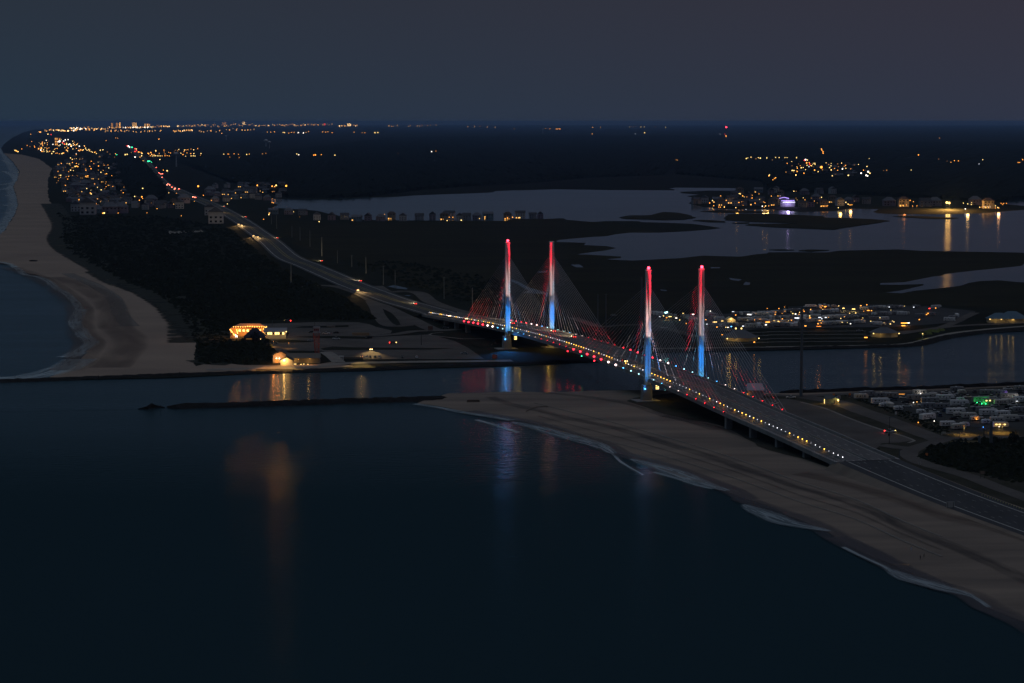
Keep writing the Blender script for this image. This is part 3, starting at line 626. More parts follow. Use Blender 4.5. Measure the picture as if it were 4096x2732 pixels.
tag(restl.build('rail_lamps', [M_STEEL, E_LAMP, E_LAMPY, E_LAMPD], bridge), 'small walkway lamps beyond the far pylons', kind='stuff')
# piers of the approaches
def pier(s):
    z = ZD(s) - 2.0; m = MB()
    for o in (2.6, WB - 2.6):
        p = B(s, o, z / 2 - .2) - B(0, 16); m.box(tuple(p), (3.4, 2.4, z - .4), HD)
    m.box(tuple(B(s, WB / 2, z - .8) - B(0, 16)), (WB - 2, 2.0, 1.5), HD)
    m.build('pier', M_GIRD, bridge)
for s in (-117, -150, -183, -216, -246, 407, 440, 473, 506): pier(s)
# yellow marker lamps on the inner side of the left pylons
for s in (0, LB):
    m = MB(); c = B(s - 1.8, 5.2, 8.2) - B(0, 16)
    for k in range(3): m.box((c.x, c.y, c.z + (k - 1) * .9), (1.6, .3, .38), HD)
    m.box((c.x + .75, c.y + .25, c.z), (.3, .3, 2.2), HD); m.build('marker_lamp', E_YEL, bridge)
    light('POINT', B(s - 3.4, 7.5, 7.0) - B(0, 16), (1, .62, .08), 500, bridge, .4, name='marker_light')
light('POINT', B(LB - 6, WB - 4, 8) - B(0, 16), (1, .62, .1), 2200, bridge, .4, name='marker_light')
MB().ball(tuple(B(LB - 3.4, WB - 4, 8) - B(0, 16)), .4).build('marker_lamp', E_YEL, bridge)
# navigation lights hung below mid span
for s, em in ((96, E_SR), (150, E_SR), (121, E_GREEN)):
    MB().ball(tuple(B(s, -.2, ZD(s) - 2.3) - B(0, 16)), .42).build('navigation_light', em, bridge)

# ------------------------------------------------------------------ roads
Z1 = LZ + .40
road_far = [B(S1 - 3, WB / 2), B(640, WB / 2 + 1)] + U(0, ('b2', [(1300, 478), (1080, 398), (880, 322), (690, 240), (480, 148), (290, 68)]), ('a2', [(130, 1215), (0, 1120)]), ('a1', [(2250, 1045), (2130, 970), (2010, 905), (1900, 855), (1760, 800), (1640, 745), (1530, 692), (1455, 630), (1395, 550), (1340, 480), (1270, 410), (1190, 340)]))
def zroad(pts): return [Vector((p.x, p.y, max(Z1, ZD(max(min((Vector((p.x, p.y, 0)) - C0).dot(DV), 640), -420))) if 500 < (Vector((p.x, p.y, 0)) - C0).dot(DV) < 640 else Z1)) for p in pts]
rf = zroad(road_far); rf[0].z = ZD(S1) - .05
ribbon('highway', rf, 33, None, M_ROAD, step=12)
for off, w, mm in ((-12.5, .5, M_LINE), (-1.6, .4, M_YLINE), (1.6, .4, M_YLINE), (12.5, .5, M_LINE)):
    ribbon('highway_line', [p + Vector((0, 0, .03)) for p in rf], w, None, mm, step=12, off=off)
rn = [B(S0 + 3, 16.5), B(-300, 16.8), B(-350, 17), B(-420, 17), B(-520, 17.5), B(-700, 18)]
for i, p in enumerate(rn): p.z = (ZD(S0) - .05, 2.4, 1.25, 1.0, 1.0, 1.0)[i]
ribbon('highway', rn, lambda t: 31 - 3 * min(1, t * 3), None, M_ROAD, step=8)
# earth embankment beneath the near approach, with sloping sides
def embank(pts, wt, name, m_=None, sl=1.6):
    c = smooth_line(pts, 8); n = len(c); vs = []; fs = []
    for i, p in enumerate(c):
        d = c[min(i + 1, n - 1)] - c[max(i - 1, 0)]; d.z = 0; d.normalize(); q = Vector((d.y, -d.x, 0)); h = p.z - .06
        for o, z in ((-wt / 2 - h * sl - 1, 0.3), (-wt / 2, h), (wt / 2, h), (wt / 2 + h * sl + 1, 0.3)):
            x = p + q * o; vs.append((x.x, x.y, z))
        if i:
            for k in range(3): b = 4 * i + k; fs.append((b - 4, b, b + 1, b - 3))
    me = bpy.data.meshes.new(name); me.from_pydata(vs, [], fs); me.materials.append(m_ or M_SCRUB); me.update()
    if me.polygons[1].normal.z < 0: me.flip_normals()
    o = bpy.data.objects.new(name, me); COL.objects.link(o); tag(o, kind='structure')
embank([p.copy() for p in rn], 31, 'embankment', M_SAND, 1.1)
embank([p.copy() for p in rf[:4]], 35, 'embankment')
for off, w, mm in ((-10.2, .34, M_LINE), (10.2, .34, M_LINE)):
    ribbon('highway_line', [p + Vector((0, 0, .03)) for p in rn], w, None, mm, step=8, off=off)
c = smooth_line([p + Vector((0, 0, .03)) for p in rn], 4)
for off in (-6.8, -3.6, 3.6, 6.8):
    mm_ = MB(); i = 2
    while i < len(c) - 3:
        d = (c[i + 1] - c[i]).normalized(); q = Vector((d.y, -d.x, 0)); a = c[i] + q * off; b = a + d * 3
        mm_.add([a - q * .05, a + q * .05, b + q * .05, b - q * .05], [(0, 1, 2, 3)]); i += 3
    tag(mm_.build('lane_dashes', M_LINE), kind='structure')
Z2 = LZ + .22
def lot(name, segs, z=Z2, m=M_ROAD2): return sheet(name, U(z, *segs), z, m)
def road(name, segs, w, z=Z2 + .02, m=M_ROAD2, **kw): return ribbon(name, U(z, *segs), w, z, m, step=6, **kw)
# near side lot and roads
lot('car_park', [('d4', [(-120, 215), (180, 218), (300, 240), (380, 262), (520, 300), (700, 372), (860, 432), (1060, 500), (1250, 555), (1340, 600), (1200, 620), (1040, 628), (1000, 680), (1150, 745), (900, 680), (640, 560), (300, 420), (-50, 290)])])
road('camp_road', [('d4', [(-200, 178), (0, 182), (300, 190), (700, 172), (1100, 158), (1700, 145), (2351, 128), (3000, 110)])], 8)
road('camp_road', [('d4', [(330, 200), (640, 250), (860, 330), (1050, 395), (1300, 490), (1500, 565), (1620, 585)])], 13)
road('camp_road', [('d4', [(1450, 590), (1700, 585), (2000, 578), (2351, 575), (3000, 570)])], 11, z=Z2 + .04)
road('camp_road', [('d4', [(1620, 590), (1450, 640), (1330, 680), (1290, 730), (1400, 800), (1600, 860), (1850, 930), (2100, 1030), (2351, 1120), (2900, 1330)])], 9, z=Z2 + .06)
road('camp_road', [('d4', [(1040, 640), (1200, 665), (1330, 672)])], 9, z=Z2 + .08)
line('verge_edge', [('d4', [(300, 248), (520, 305), (700, 378), (860, 440), (1060, 508), (1250, 563), (1345, 603), (1290, 622)])], 1.6, Z2 + .1, M_WALK)
line('verge_edge', [('d4', [(-60, 300), (300, 425), (640, 566), (1150, 752)])], 2.2, Z2 + .1, M_WALK)
lot('camp_ground_pad', [('d4', [(700, 190), (1100, 168), (1700, 156), (2351, 140), (3200, 110), (3400, 520), (2351, 505), (1800, 470), (1500, 420), (1300, 370), (900, 250)])], z=LZ + .19, m=mat('camp_pad', (.055, .057, .06), .9, col2=(.034, .036, .035), nscale=.04, spec=.1))
# far side: lots, ramps, promenade
lot('car_park', [('b2', [(20, 678), (540, 662), (940, 664), (1040, 680), (1100, 705), (1250, 740), (1235, 765), (1000, 790), (1060, 800), (1600, 775), (1830, 838), (1950, 900), (2100, 1003), (1500, 1003), (760, 1003), (720, 960), (600, 925), (130, 925), (20, 800)])])
for q in ([(360, 712), (420, 700), (850, 690), (850, 706), (640, 712)], [(590, 905), (700, 885), (900, 893), (1830, 903), (1600, 912), (620, 918)], [(60, 840), (250, 820), (520, 835), (500, 845), (140, 850)], [(350, 795), (700, 788), (1050, 795), (1040, 815), (600, 808)]):
    lot('grass_island', [('b2', q)], z=Z2 + .14, m=M_SCRUB)
lot('underbridge_ground', [('b2', [(1600, 785), (1700, 760), (1900, 738), (2200, 740), (2260, 800), (2290, 880), (2200, 880), (2060, 900), (1950, 850), (1800, 810)])], z=Z2 + .13, m=M_SCRUB)
line('kerb', [('b2', [(1590, 780), (1620, 765), (1720, 755)])], 1.5, Z2 + .16, M_WALK)
line('kerb', [('b2', [(1600, 782), (1800, 805), (1900, 815), (2100, 812)])], 2, Z2 + .16, M_WALK)
line('promenade', [('b1', [(1900, 1100), (2351, 1085)]), ('b2', [(300, 1080), (560, 1068), (760, 1042), (1100, 1032), (1500, 1025), (1900, 1022), (2100, 1020), (2351, 1015)])], 11, Z2 + .16, M_WALK, step=8)
line('promenade', [('b2', [(640, 935), (700, 975), (760, 1030)])], 9, Z2 + .18, M_WALK, step=5)
road('ramp', [('b2', [(380, 350), (560, 325), (740, 335), (880, 370), (1010, 425), (1120, 490), (1250, 545), (1380, 610), (1590, 715), (1680, 740)])], 13)
road('ramp', [('b2', [(1060, 470), (1100, 530), (1130, 600), (1200, 680), (1290, 700), (1390, 690), (1330, 600), (1250, 545)])], 11, z=Z2 + .05)
road('ramp', [('b2', [(1100, 330), (1200, 385), (1350, 378), (1500, 395), (1600, 470), (1750, 530), (1860, 560), (2000, 590)])], 14, z=Z2 + .07)
road('ramp', [('b2', [(1060, 790), (1300, 770), (1450, 745), (1600, 740), (1750, 735), (1950, 722), (2200, 715)])], 10, z=Z2 + .09)
for q in ([(1210, 335), (1270, 322), (1390, 350), (1385, 362), (1300, 355)], [(1350, 415), (1425, 413), (1400, 425)]): lot('pond', [('b2', q)], z=Z2 + .12, m=M_BAY)
lot('clearing', [('a1', [(1518, 1118), (1560, 1110), (1780, 1112), (1800, 1098), (1850, 1100), (1870, 1120), (1700, 1128), (1570, 1145)])], z=Z2 + .1, m=M_WALK)
# camp ground on the far bank
lot('camp_ground_pad', [('b3', [(1270, 640), (1800, 590), (2351, 575)]), ('b4', [(0, 560), (400, 505), (1100, 500), (1500, 520), (1900, 560), (1900, 590), (1780, 660), (1200, 705), (500, 715), (0, 720)]), ('b3', [(2100, 740), (1700, 750), (1290, 740)])], m=mat('far_camp_pad', (.06, .062, .068), .9, col2=(.04, .042, .045), nscale=.02, spec=.1))
line('bank_path', [('b3', [(1290, 905), (1700, 900), (2351, 893)]), ('b4', [(0, 890), (700, 880), (1250, 862), (1500, 808), (1700, 762), (2000, 728), (2351, 700), (3000, 650)])], 6, Z2 + .05, M_WALK, step=8)
road('camp_road', [('b4', [(900, 790), (1000, 780), (1300, 745), (1500, 730), (1650, 690), (1800, 620), (1900, 575)])], 8)
road('camp_road', [('b3', [(560, 620), (800, 700), (1000, 690), (1290, 690), (1500, 740), (1700, 800)])], 9)
road('camp_road', [('b4', [(1200, 770), (1700, 700), (2351, 670), (3000, 640)])], 9, z=Z2 + .05)
for yy in (745, 775, 810, 840): line('mown_strip', [('b3', [(1700, yy + 30), (2351, yy + 8)]), ('b4', [(0, yy + 5), (500, yy), (900, yy - 2)])], 5, Z2 + .03 + yy * .0001, M_TRACK, step=12)
# ------------------------------------------------------------------ vegetation
def scatter_bushes(name, pts_fn, n, rmin, rmax, m, label, cat, seed, kind='stuff'):
    r = random.Random(seed); mb = MB()
    for i in range(n):
        p = pts_fn(r)
        if p is None: continue
        q = r.uniform(rmin, rmax); h = r.uniform(.45, .8)
        # a clump = few tilted leaf-mass facets
        k = 5; vs = [(p.x, p.y, LZ + q * h * r.uniform(.9, 1.3))]
        for j in range(k):
            t = 2 * math.pi * j / k + r.uniform(-.4, .4); rr = q * r.uniform(.6, 1.)
            vs.append((p.x + rr * .6 * math.cos(t), p.y + rr * .6 * math.sin(t), LZ + q * h * r.uniform(.4, .9)))
        for j in range(k):
            t = 2 * math.pi * j / k + r.uniform(-.4, .4); rr = q * r.uniform(.8, 1.2)
            vs.append((p.x + rr * math.cos(t), p.y + rr * math.sin(t), LZ))
        fs = [(0, 1 + j, 1 + (j + 1) % k) for j in range(k)] + [(1 + j, 1 + k + j, 1 + k + (j + 1) % k, 1 + (j + 1) % k) for j in range(k)]
        mb.add(vs, fs)
    o = mb.build(name, m); tag(o, label, cat, kind=kind); return o
def inpoly(poly):
    xs = [p[0] for p in poly]; ys = [p[1] for p in poly]
    def f(r):
        for _ in range(30):
            x = r.uniform(min(xs), max(xs)); y = r.uniform(min(ys), max(ys)); c = False; n = len(poly)
            for i in range(n):
                a = poly[i]; b = poly[(i + 1) % n]
                if (a[1] > y) != (b[1] > y) and x < (b[0] - a[0]) * (y - a[1]) / (b[1] - a[1]) + a[0]: c = not c
            if c: return G(x, y, LZ)
        return None
    return f
def PP(*segs): return [P(t, x, y) for t, l in segs for x, y in l]
scatter_bushes('dune_scrub', inpoly(PP(('a1', [(520, 930), (620, 980), (1400, 970), (2100, 1080)]), ('a2', [(-60, 1250), (300, 1500)]), ('b2', [(500, 290), (900, 500), (1100, 640), (60, 640), (-60, 660)]), ('b1', [(2100, 760), (1900, 720), (1780, 580), (1560, 470), (1400, 380), (1150, 300), (960, 190), (800, 110), (640, 20)]), ('a1', [(620, 1280), (560, 1170), (590, 1080)]))),
               8000, 1.2, 4.6, M_LEAF, 'dark bayberry scrub covering the dunes behind the left beach', 'scrub', 1)
scatter_bushes('dune_scrub', inpoly(PP(('b1', [(2050, 870), (2351, 800)]), ('b2', [(100, 830), (140, 900), (100, 1050), (-60, 1055)]), ('b1', [(2000, 1040), (1950, 950)]))), 420, 2., 4.5, M_LEAF, 'dense dark thicket in front of the glowing beach restaurant', 'scrub', 2)
scatter_bushes('dune_scrub', inpoly(PP(('b1', [(1760, 700), (2060, 760), (2160, 900), (2120, 1030), (1830, 1060), (1790, 900)]))), 330, .8, 3.0, M_LEAF, 'scattered dune grass clumps between the left beach and the thicket', 'dune grass', 12)
scatter_bushes('dune_scrub', inpoly(PP(('b1', [(1560, 440), (1760, 560), (1850, 760), (1760, 760), (1640, 560), (1480, 430)]))), 240, .6, 2.6, M_LEAF, 'sparse dune grass fading into the left beach sand', 'dune grass', 13)
scatter_bushes('dune_scrub', inpoly(PP(('d4', [(1500, 670), (1700, 630), (2000, 600), (2351, 590), (2700, 590), (3000, 1200), (2351, 1010), (2000, 930), (1600, 830), (1400, 760)]))), 1500, 1., 3.4, M_LEAF, 'dark shrubs filling the ground between camp road and highway at the right', 'scrub', 3)
scatter_bushes('verge_scrub', inpoly(PP(('d4', [(700, 190), (900, 265), (1250, 400), (1560, 540), (1700, 520), (1500, 400), (1250, 330), (1050, 260), (900, 220)]))), 420, .5, 1.4, M_LEAF, 'low dark brush along the edge of the near campground', 'scrub', 4)
scatter_bushes('beach_grass', inpoly(PP(('p', [(3470, 1905), (3600, 1945), (3800, 2015), (3960, 2070), (4150, 2140), (4150, 2152), (3940, 2085), (3780, 2030), (3590, 1960), (3460, 1915)]))), 380, .3, .7, M_LEAF, 'thin beach grass along the seaward edge of the highway', 'grass', 6)
scatter_bushes('marsh_scrub', inpoly(PP(('b2', [(900, 130), (1300, 300), (1700, 430), (2300, 560), (2351, 300), (1300, 100)]))), 500, 1.5, 4., M_LEAF, 'low scrub along the landward side of the far highway', 'scrub', 7)
# distant woods: one lumpy canopy sheet per forest, ten metres high
def forest(name, segs, h, nx, ny, label, seed):
    """segs: near edge and far edge polylines (photo points), canopy lofted between them"""
    r = random.Random(seed); ne = smooth_line(U(0, *segs[0]), 1e9); fe = smooth_line(U(0, *segs[1]), 1e9)
    def samp(l, t):
        d = [0]; 
        for i in range(1, len(l)): d.append(d[-1] + (l[i] - l[i - 1]).length)
        x = t * d[-1]
        for i in range(1, len(l)):
            if x <= d[i]: return l[i - 1].lerp(l[i], (x - d[i - 1]) / max(d[i] - d[i - 1], 1e-6))
        return l[-1]
    mb = MB(); vs = []; fs = []
    for j in range(ny + 1):
        t = (j / ny) ** 1.8
        for i in range(nx + 1):
            p = samp(ne, i / nx).lerp(samp(fe, i / nx), t)
            p = p + Vector((r.uniform(-1, 1), r.uniform(-1, 1), 0)) * 6
            vs.append((p.x, p.y, LZ if j == 0 else h * r.uniform(.6, 1.15)))
    for j in range(ny):
        for i in range(nx):
            a = j * (nx + 1) + i; fs.append((a, a + 1, a + nx + 2, a + nx + 1))
    mb.add(vs, fs); o = mb.build(name, M_FOREST); tag(o, label, 'forest', kind='stuff')
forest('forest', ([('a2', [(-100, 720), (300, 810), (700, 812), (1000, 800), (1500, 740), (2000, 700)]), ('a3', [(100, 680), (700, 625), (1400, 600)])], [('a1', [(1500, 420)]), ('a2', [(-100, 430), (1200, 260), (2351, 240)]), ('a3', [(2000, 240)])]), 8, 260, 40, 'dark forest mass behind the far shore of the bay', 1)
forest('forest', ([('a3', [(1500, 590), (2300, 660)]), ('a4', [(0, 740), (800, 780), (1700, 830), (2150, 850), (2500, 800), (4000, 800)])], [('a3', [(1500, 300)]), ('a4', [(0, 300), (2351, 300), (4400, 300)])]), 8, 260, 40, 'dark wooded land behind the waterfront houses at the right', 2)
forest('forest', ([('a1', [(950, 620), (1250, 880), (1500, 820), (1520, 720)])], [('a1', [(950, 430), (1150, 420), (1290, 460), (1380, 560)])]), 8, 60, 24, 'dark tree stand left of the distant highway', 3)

def tree_proto(h, seed, name='tree'):
    r = random.Random(seed); root = empty(name, label='dark tree', cat='tree')
    t = MB(); t.tube((0, 0, 0), (0, 0, h * .45), h * .035, h * .02)
    for k in range(4):
        a = r.uniform(0, 6.3); t.tube((0, 0, h * r.uniform(.25, .42)), (math.cos(a) * h * .22, math.sin(a) * h * .22, h * r.uniform(.55, .7)), h * .014, h * .007, n=4)
    t.build('trunk', M_WOOD, root)
    c = MB()
    for k in range(150):
        a = r.uniform(0, 6.3); u = r.random() ** .5; q = h * .36 * u; z = h * (.62 + .33 * r.uniform(-1, 1) * math.sqrt(1 - u * u * .8))
        p = Vector((math.cos(a) * q, math.sin(a) * q, z)); s_ = h * r.uniform(.05, .09)
        v = [p + Vector((r.uniform(-1, 1), r.uniform(-1, 1), r.uniform(-.7, .7))) * s_ for _ in range(4)]
        c.add(v, [(0, 1, 2), (0, 2, 3), (1, 3, 2)])
    c.build('crown', M_LEAF, root); return root
TREES = [tree_proto(7, 1), tree_proto(5, 2)]
def tree(px, py, k, label, sc=1.): place(TREES[k], G(px, py, LZ), rng.uniform(0, 6), label, 'trees standing among buildings and lots', sc)
tree(*P('st', 470, 440), 0, 'broad dark tree directly in front of the restaurant roof', 1.3)
tree(*P('st', 660, 500), 0, 'dark tree right of the thicket beside the restaurant lawn', .9)
tree(*P('st', 970, 360), 1, 'small dark tree at the right end of the restaurant', .9)
tree(*P('st', 1450, 750), 0, 'round dark tree at the foot of the red lookout tower', .85)
tree(*P('rv', 2200, 830), 0, 'tall dark shrub right of the wide grey mast beside the camp road', .8)
tree(*P('rv', 2020, 835), 0, 'dark shrub just right of the wide grey mast', .6)
tree(*P('rv', 1430, 845), 1, 'dark shrub left of the sign wall on the camp road', .7)
tree(*P('d4', 1010, 705), 1, 'low dark bush at the corner of the near car park', .45)
tree(*P('d4', 2250, 600), 0, 'tall dark shrub near the right edge along the camp road', .8)

# ------------------------------------------------------------------ poles, masts, signs
def pole(tg, x, yt, yb, r, label, arm=0, cat='utility pole', name='utility_pole', group=None, m=None):
    px, pt = P(tg, x, yt); _, pb = P(tg, x, yb)
    g = G(px, pb, LZ); h = H * (1 - (pt - Y0) / (pb - Y0)) - LZ
    o = empty(name, g, 0, label, cat, group)
    MB().tube((0, 0, 0), (0, 0, h), r, r * .6, n=8).build('shaft', m or M_STEEL, o)
    if arm: MB().box((0, 0, h - .6), (arm, .2, .2)).build('crossarm', m or M_STEEL, o)
    return o, h
GP = 'steel power poles along the highway'
for i, (tg, x, yt, yb, r, lb_) in enumerate((
    ('a2', 190, 960, 1090, .5, 'thin steel pole beside the far highway, second from its curve'), ('a2', 142, 960, 1050, .5, 'thin steel pole beside the far highway where it curves'),
    ('a2', 330, 1060, 1170, .5, 'thin steel pole beyond the tail lights on the far highway'), ('a2', 405, 1070, 1200, .5, 'faint steel pole right of the far highway above the white van'),
    ('a2', 496, 1100, 1258, .45, 'thin pale pole behind the far highway left of the brightest tail lights'), ('a2', 605, 1165, 1342, .45, 'tall pale pole right behind the brightest tail lights'),
    ('a2', 748, 1285, 1405, .4, 'short pole in the marsh right of the tail lights'), ('a2', 880, 1330, 1440, .4, 'faint pole in the marsh above the second car'),
    ('a2', 1010, 1345, 1500, .45, 'pole rising above the second pair of tail lights'), ('b2', 1170, 140, 320, .45, 'pole left of the ponds by the ramp'),
    ('b2', 1278, 180, 318, .45, 'pole standing at the pond by the ramp'), ('b2', 1727, 240, 450, .45, 'pole above the ramp before the bridge'),
    ('b2', 1988, 340, 560, .45, 'pole left of the lit red stay cables'), ('b2', 322, 125, 322, .9, 'thick pale pole standing in dark scrub left of the highway'),
    ('b3', 787, 395, 765, .55, 'left one of two tall poles between the pylon pairs'), ('b3', 862, 395, 755, .55, 'right one of two tall poles between the pylon pairs'))):
    pole(tg, x, yt, yb, r, lb_, 2.5 if i % 2 else 0, group=GP)
pole('b3', 1187, 240, 880, .95, 'very tall grey mast just left of the near left pylon', cat='mast', name='steel_mast')
pole('b4', 303, 520, 1345, .95, 'very tall grey mast standing in front of the inlet at the right', 0, cat='mast', name='steel_mast')
MB().box((0, 0, 52), (16, .8, .8)).build('crossarm', M_STEEL, bpy.data.objects['steel_mast.001'])
pole('rv', 1745, 700, 845, .75, 'wide grey mast among shrubs, the shorter one', cat='mast', name='steel_mast')
pole('rv', 1903, 505, 845, .85, 'wide grey mast among shrubs, the taller one in front of the lit camper', cat='mast', name='steel_mast')
pole('rv', 1808, 540, 790, .16, 'thin dark street pole between the two wide masts', cat='pole', name='street_pole', m=M_DARK)
pole('rv', 1480, 660, 775, .12, 'thin pole beside the lit camp road bend', cat='pole', name='street_pole')
pole('d4', 1205, 670, 790, .3, 'pale pole with a flared foot beside the highway ramp', cat='pole', name='street_pole')
o, h_ = pole('rv', 530, 445, 840, .16, 'signal mast with a crossbar over the near car park', cat='signal mast', name='signal_mast', m=M_DARK)
MB().box((1.6, 0, h_ - .2), (4.0, .25, .3)).build('arm', M_STEEL, o); MB().box((-.2, -.1, h_ * .35), (.8, .5, 1.2)).build('control_box', M_DARK, o)
pole('b2', 1518, 760, 875, .25, 'thin dark pole in the far car park below the highway ramp', cat='pole', name='street_pole', m=M_DARK)
pole('b2', 540, 650, 745, .22, 'thin dark pole above the red lookout tower', cat='pole', name='street_pole', m=M_DARK)
pole('b2', 150, 640, 700, .2, 'thin pale pole at the upper left corner of the far car park', cat='pole', name='street_pole')
pole('b2', 1243, 1315, 1350, .15, 'thin marker post on the near jetty', cat='post', name='marker_post', m=M_DARK)
pole('b1', 1475, 1408, 1455, .25, 'marker post on the tip of the near jetty', cat='post', name='marker_post', m=M_DARK)
pole('b1', 905, 1140, 1182, .2, 'left marker post on the far jetty', cat='post', name='marker_post', m=M_DARK)
pole('b1', 1650, 1110, 1150, .2, 'right marker post on the far jetty', cat='post', name='marker_post', m=M_DARK)
def sign(tg, x, y, w, h, hz, m, label, posts=2, cat='road sign', name='road_sign', rz=0., z0=None):
    g = at(tg, x, y, LZ if z0 is None else z0); o = empty(name, g, rz, label, cat)
    MB().box((0, 0, hz + h / 2), (w, .12, h)).build('panel', m, o)
    for s_ in ((-1, 1) if posts == 2 else (0,)): MB().box((s_ * w * .36, -.12, (hz + h * .9) / 2), (.14, .12, hz + h * .9)).build('post', M_DARK if posts == 2 else M_STEEL, o)
    return o
sign('d4', 1675, 1240, 3.4, 2.4, 1.2, mat('sign_back', (.38, .38, .38), .6), 'large pale square road sign seen from behind at the beach side of the highway', rz=.1)
s_ = sign('d4', 1968, 955, 2.5, 1.5, 2.2, M_WOOD, 'small brown lettered sign on two posts in the dark scrub', rz=0)
for k in range(5): MB().box((0, -.09, 2.35 + .28 * k), (2.3, .05, .1)).build('lettering_line', mat('sign_text_%d' % k, (.5, .36, .28), .8), s_)
sign('b2', 2192, 1000, 3.4, 2.6, .3, mat('red_sign', (.75, .16, .09), .7), 'red and white warning board at the foot of the far left pylon')
sg = sign('b2', 1602, 745, 3.6, 3.4, .6, M_WOOD, 'double brown signboard at the ramp below the bridge end')
sign('kk', 2140, 500, 1.7, 1.8, 1.6, mat('white_sign', (.65, .6, .6), .7), 'small square white sign right of the lit kiosk', 1)
g_ = bpy.data.objects['road_sign.004']
MB().box((0, -.09, 2.5), (.9, .06, 1.0)).build('symbol', mat('sign_red', (.5, .1, .1), .7), g_)
sign('rv', 620, 455, 1.0, 1.5, 1.0, M_WHITE, 'small white sign between two campsites', 1)
sign('d4', 1390, 840, 1.4, 1.3, .8, mat('grey_sign', (.45, .42, .4), .7), 'small pale sign at the fork of the highway ramp', 1)
def kiosk_sign(tg, x, y, em, label, w=1.2): 
    g = at(tg, x, y, LZ); o = empty('reflective_sign', g, 0, label, 'sign'); MB().box((0, 0, 1.9), (w, .15, w)).build('panel', em, o); MB().box((0, 0, .65), (.1, .1, 1.3)).build('post', M_STEEL, o)
M_OR = mat('orange_sign', (.75, .22, .05), .7)
kiosk_sign('d4', 750, 205, M_OR, 'orange diamond sign by the camp road behind the first campers'); kiosk_sign('d4', 1457, 765, M_OR, 'orange sign at the edge of the dark scrub')
kiosk_sign('kk', 2045, 430, M_OR, 'orange sign right above the lit kiosk roof')

# street lamps with real light (position of the lamp head measured on the photo)
def lampgeo(o, h, r, em):
    MB().tube((0, 0, 0), (0, 0, h), .12, .08, n=5).build('pole', M_STEEL, o); MB().ball((0, 0, h + r * .6), r, 8, 6).build('lamp_head', em, o)
def street_lamp(tg, x, y, h, r, em, label, e=0, col=AMBER, group=None):
    g = at(tg, x, y, h); o = empty('street_lamp', (g.x, g.y, LZ), 0, label, 'street lamp', group); lampgeo(o, h - LZ, r, em)
    if e: light('POINT', (0, -r - .8, h - LZ), col, e, o, .6) if e < 400 or e > 1e5 else light('SPOT', (0, 0, h - LZ - .6), col, e, o, .4, aim=(0, 0, 0), size=150)
    return o
street_lamp('d4', 2150, 455, 5, .12, E_AMBER, 'amber street lamp behind the lit camper near the right edge', 9000, (1, .55, .12))
street_lamp('d4', 1800, 470, 5, .12, E_AMBER, 'low amber street lamp at the camp road bend', 7000, (1, .55, .12))
# ------------------------------------------------------------------ vehicles
def paint(name, c): return mat(name, c, .45, spec=.4)
P_WHITE = paint('car_white', (.55, .55, .56)); P_GREY = paint('car_grey', (.10, .10, .11)); P_BLUE = paint('car_blue', (.04, .07, .14)); P_SILV = paint('car_silver', (.35, .36, .38))
P_RED = paint('car_red', (.3, .03, .03)); P_BLACK = paint('car_black', (.012, .012, .014))
def wheels(root, xs, y, r=.36):
    for x in xs:
        for s_ in (-1, 1): MB().tube((x, s_ * (y - .22), r), (x, s_ * y, r), r, n=10).build('wheel', M_TYRE, root)
def car_proto(kind, p, lights='off', name='parked_car', cat='car', hcol=None):
    root = empty(name, cat=cat)
    L2 = 2.3 if kind != 'truck' else 2.75; w = .92; b = MB()
    if kind == 'sedan': prof = [(-L2, .35), (-L2, .85), (-L2 + .5, .98), (1.2, .95), (L2 - .1, .8), (L2, .35)]; cab = [(-1.75, .97), (-1.2, 1.42), (.35, 1.42), (1.15, .95)]
    elif kind == 'suv': prof = [(-L2, .4), (-L2, 1.05), (1.1, 1.08), (L2 - .1, .95), (L2, .4)]; cab = [(-2.25, 1.05), (-2.1, 1.72), (.3, 1.74), (1.15, 1.07)]
    else: prof = [(-L2, .5), (-L2, 1.1), (-.6, 1.12), (1.4, 1.12), (L2 - .1, 1.0), (L2, .5)]; cab = [(-.75, 1.1), (-.6, 1.82), (.8, 1.84), (1.5, 1.1)]
    b.prismy([(x, z) for x, z in prof], -w, w); b.build('body', p, root)
    c = MB(); c.prismy(cab, -w * .86, w * .86); c.build('cabin', M_GLASS, root)
    rf = MB(); x0, x1 = cab[1][0] + .05, cab[2][0] - .05; rf.box(((x0 + x1) / 2, 0, cab[1][1] + .03), (x1 - x0, w * 1.55, .06)); rf.build('roof', p, root)
    wheels(root, (-L2 + .85, L2 - .85), w + .02)
    for s_ in (-1, 1):
        em = {'off': M_WHITE, 'tail': E_HEAD, 'far': E_HEAD, 'amber': E_HEADA}[lights]; q = .17 if lights == 'off' else (.34 if lights != 'far' else .95)
        MB().ball((L2 - .02, s_ * .66, .72), q, 6, 5).build('headlight', em, root)
        MB().ball((-L2 + .0, s_ * .7, .85), q * .9, 6, 5).build('tail_light', M_RED if lights == 'off' else E_TAIL, root)
    if lights in ('tail', 'amber'):
        light('SPOT', (L2 + .4, 0, .9), hcol or (1, .75, .4), 260000 if lights != 'amber' else 90000, root, .2, aim=(L2 + 15, 0, -.2), size=44, blend=.8, name='headlight_beam')
        light('POINT', (-L2 - .6, 0, .9), (1, .05, .03), 35, root, .2, name='tail_glow')
    return root
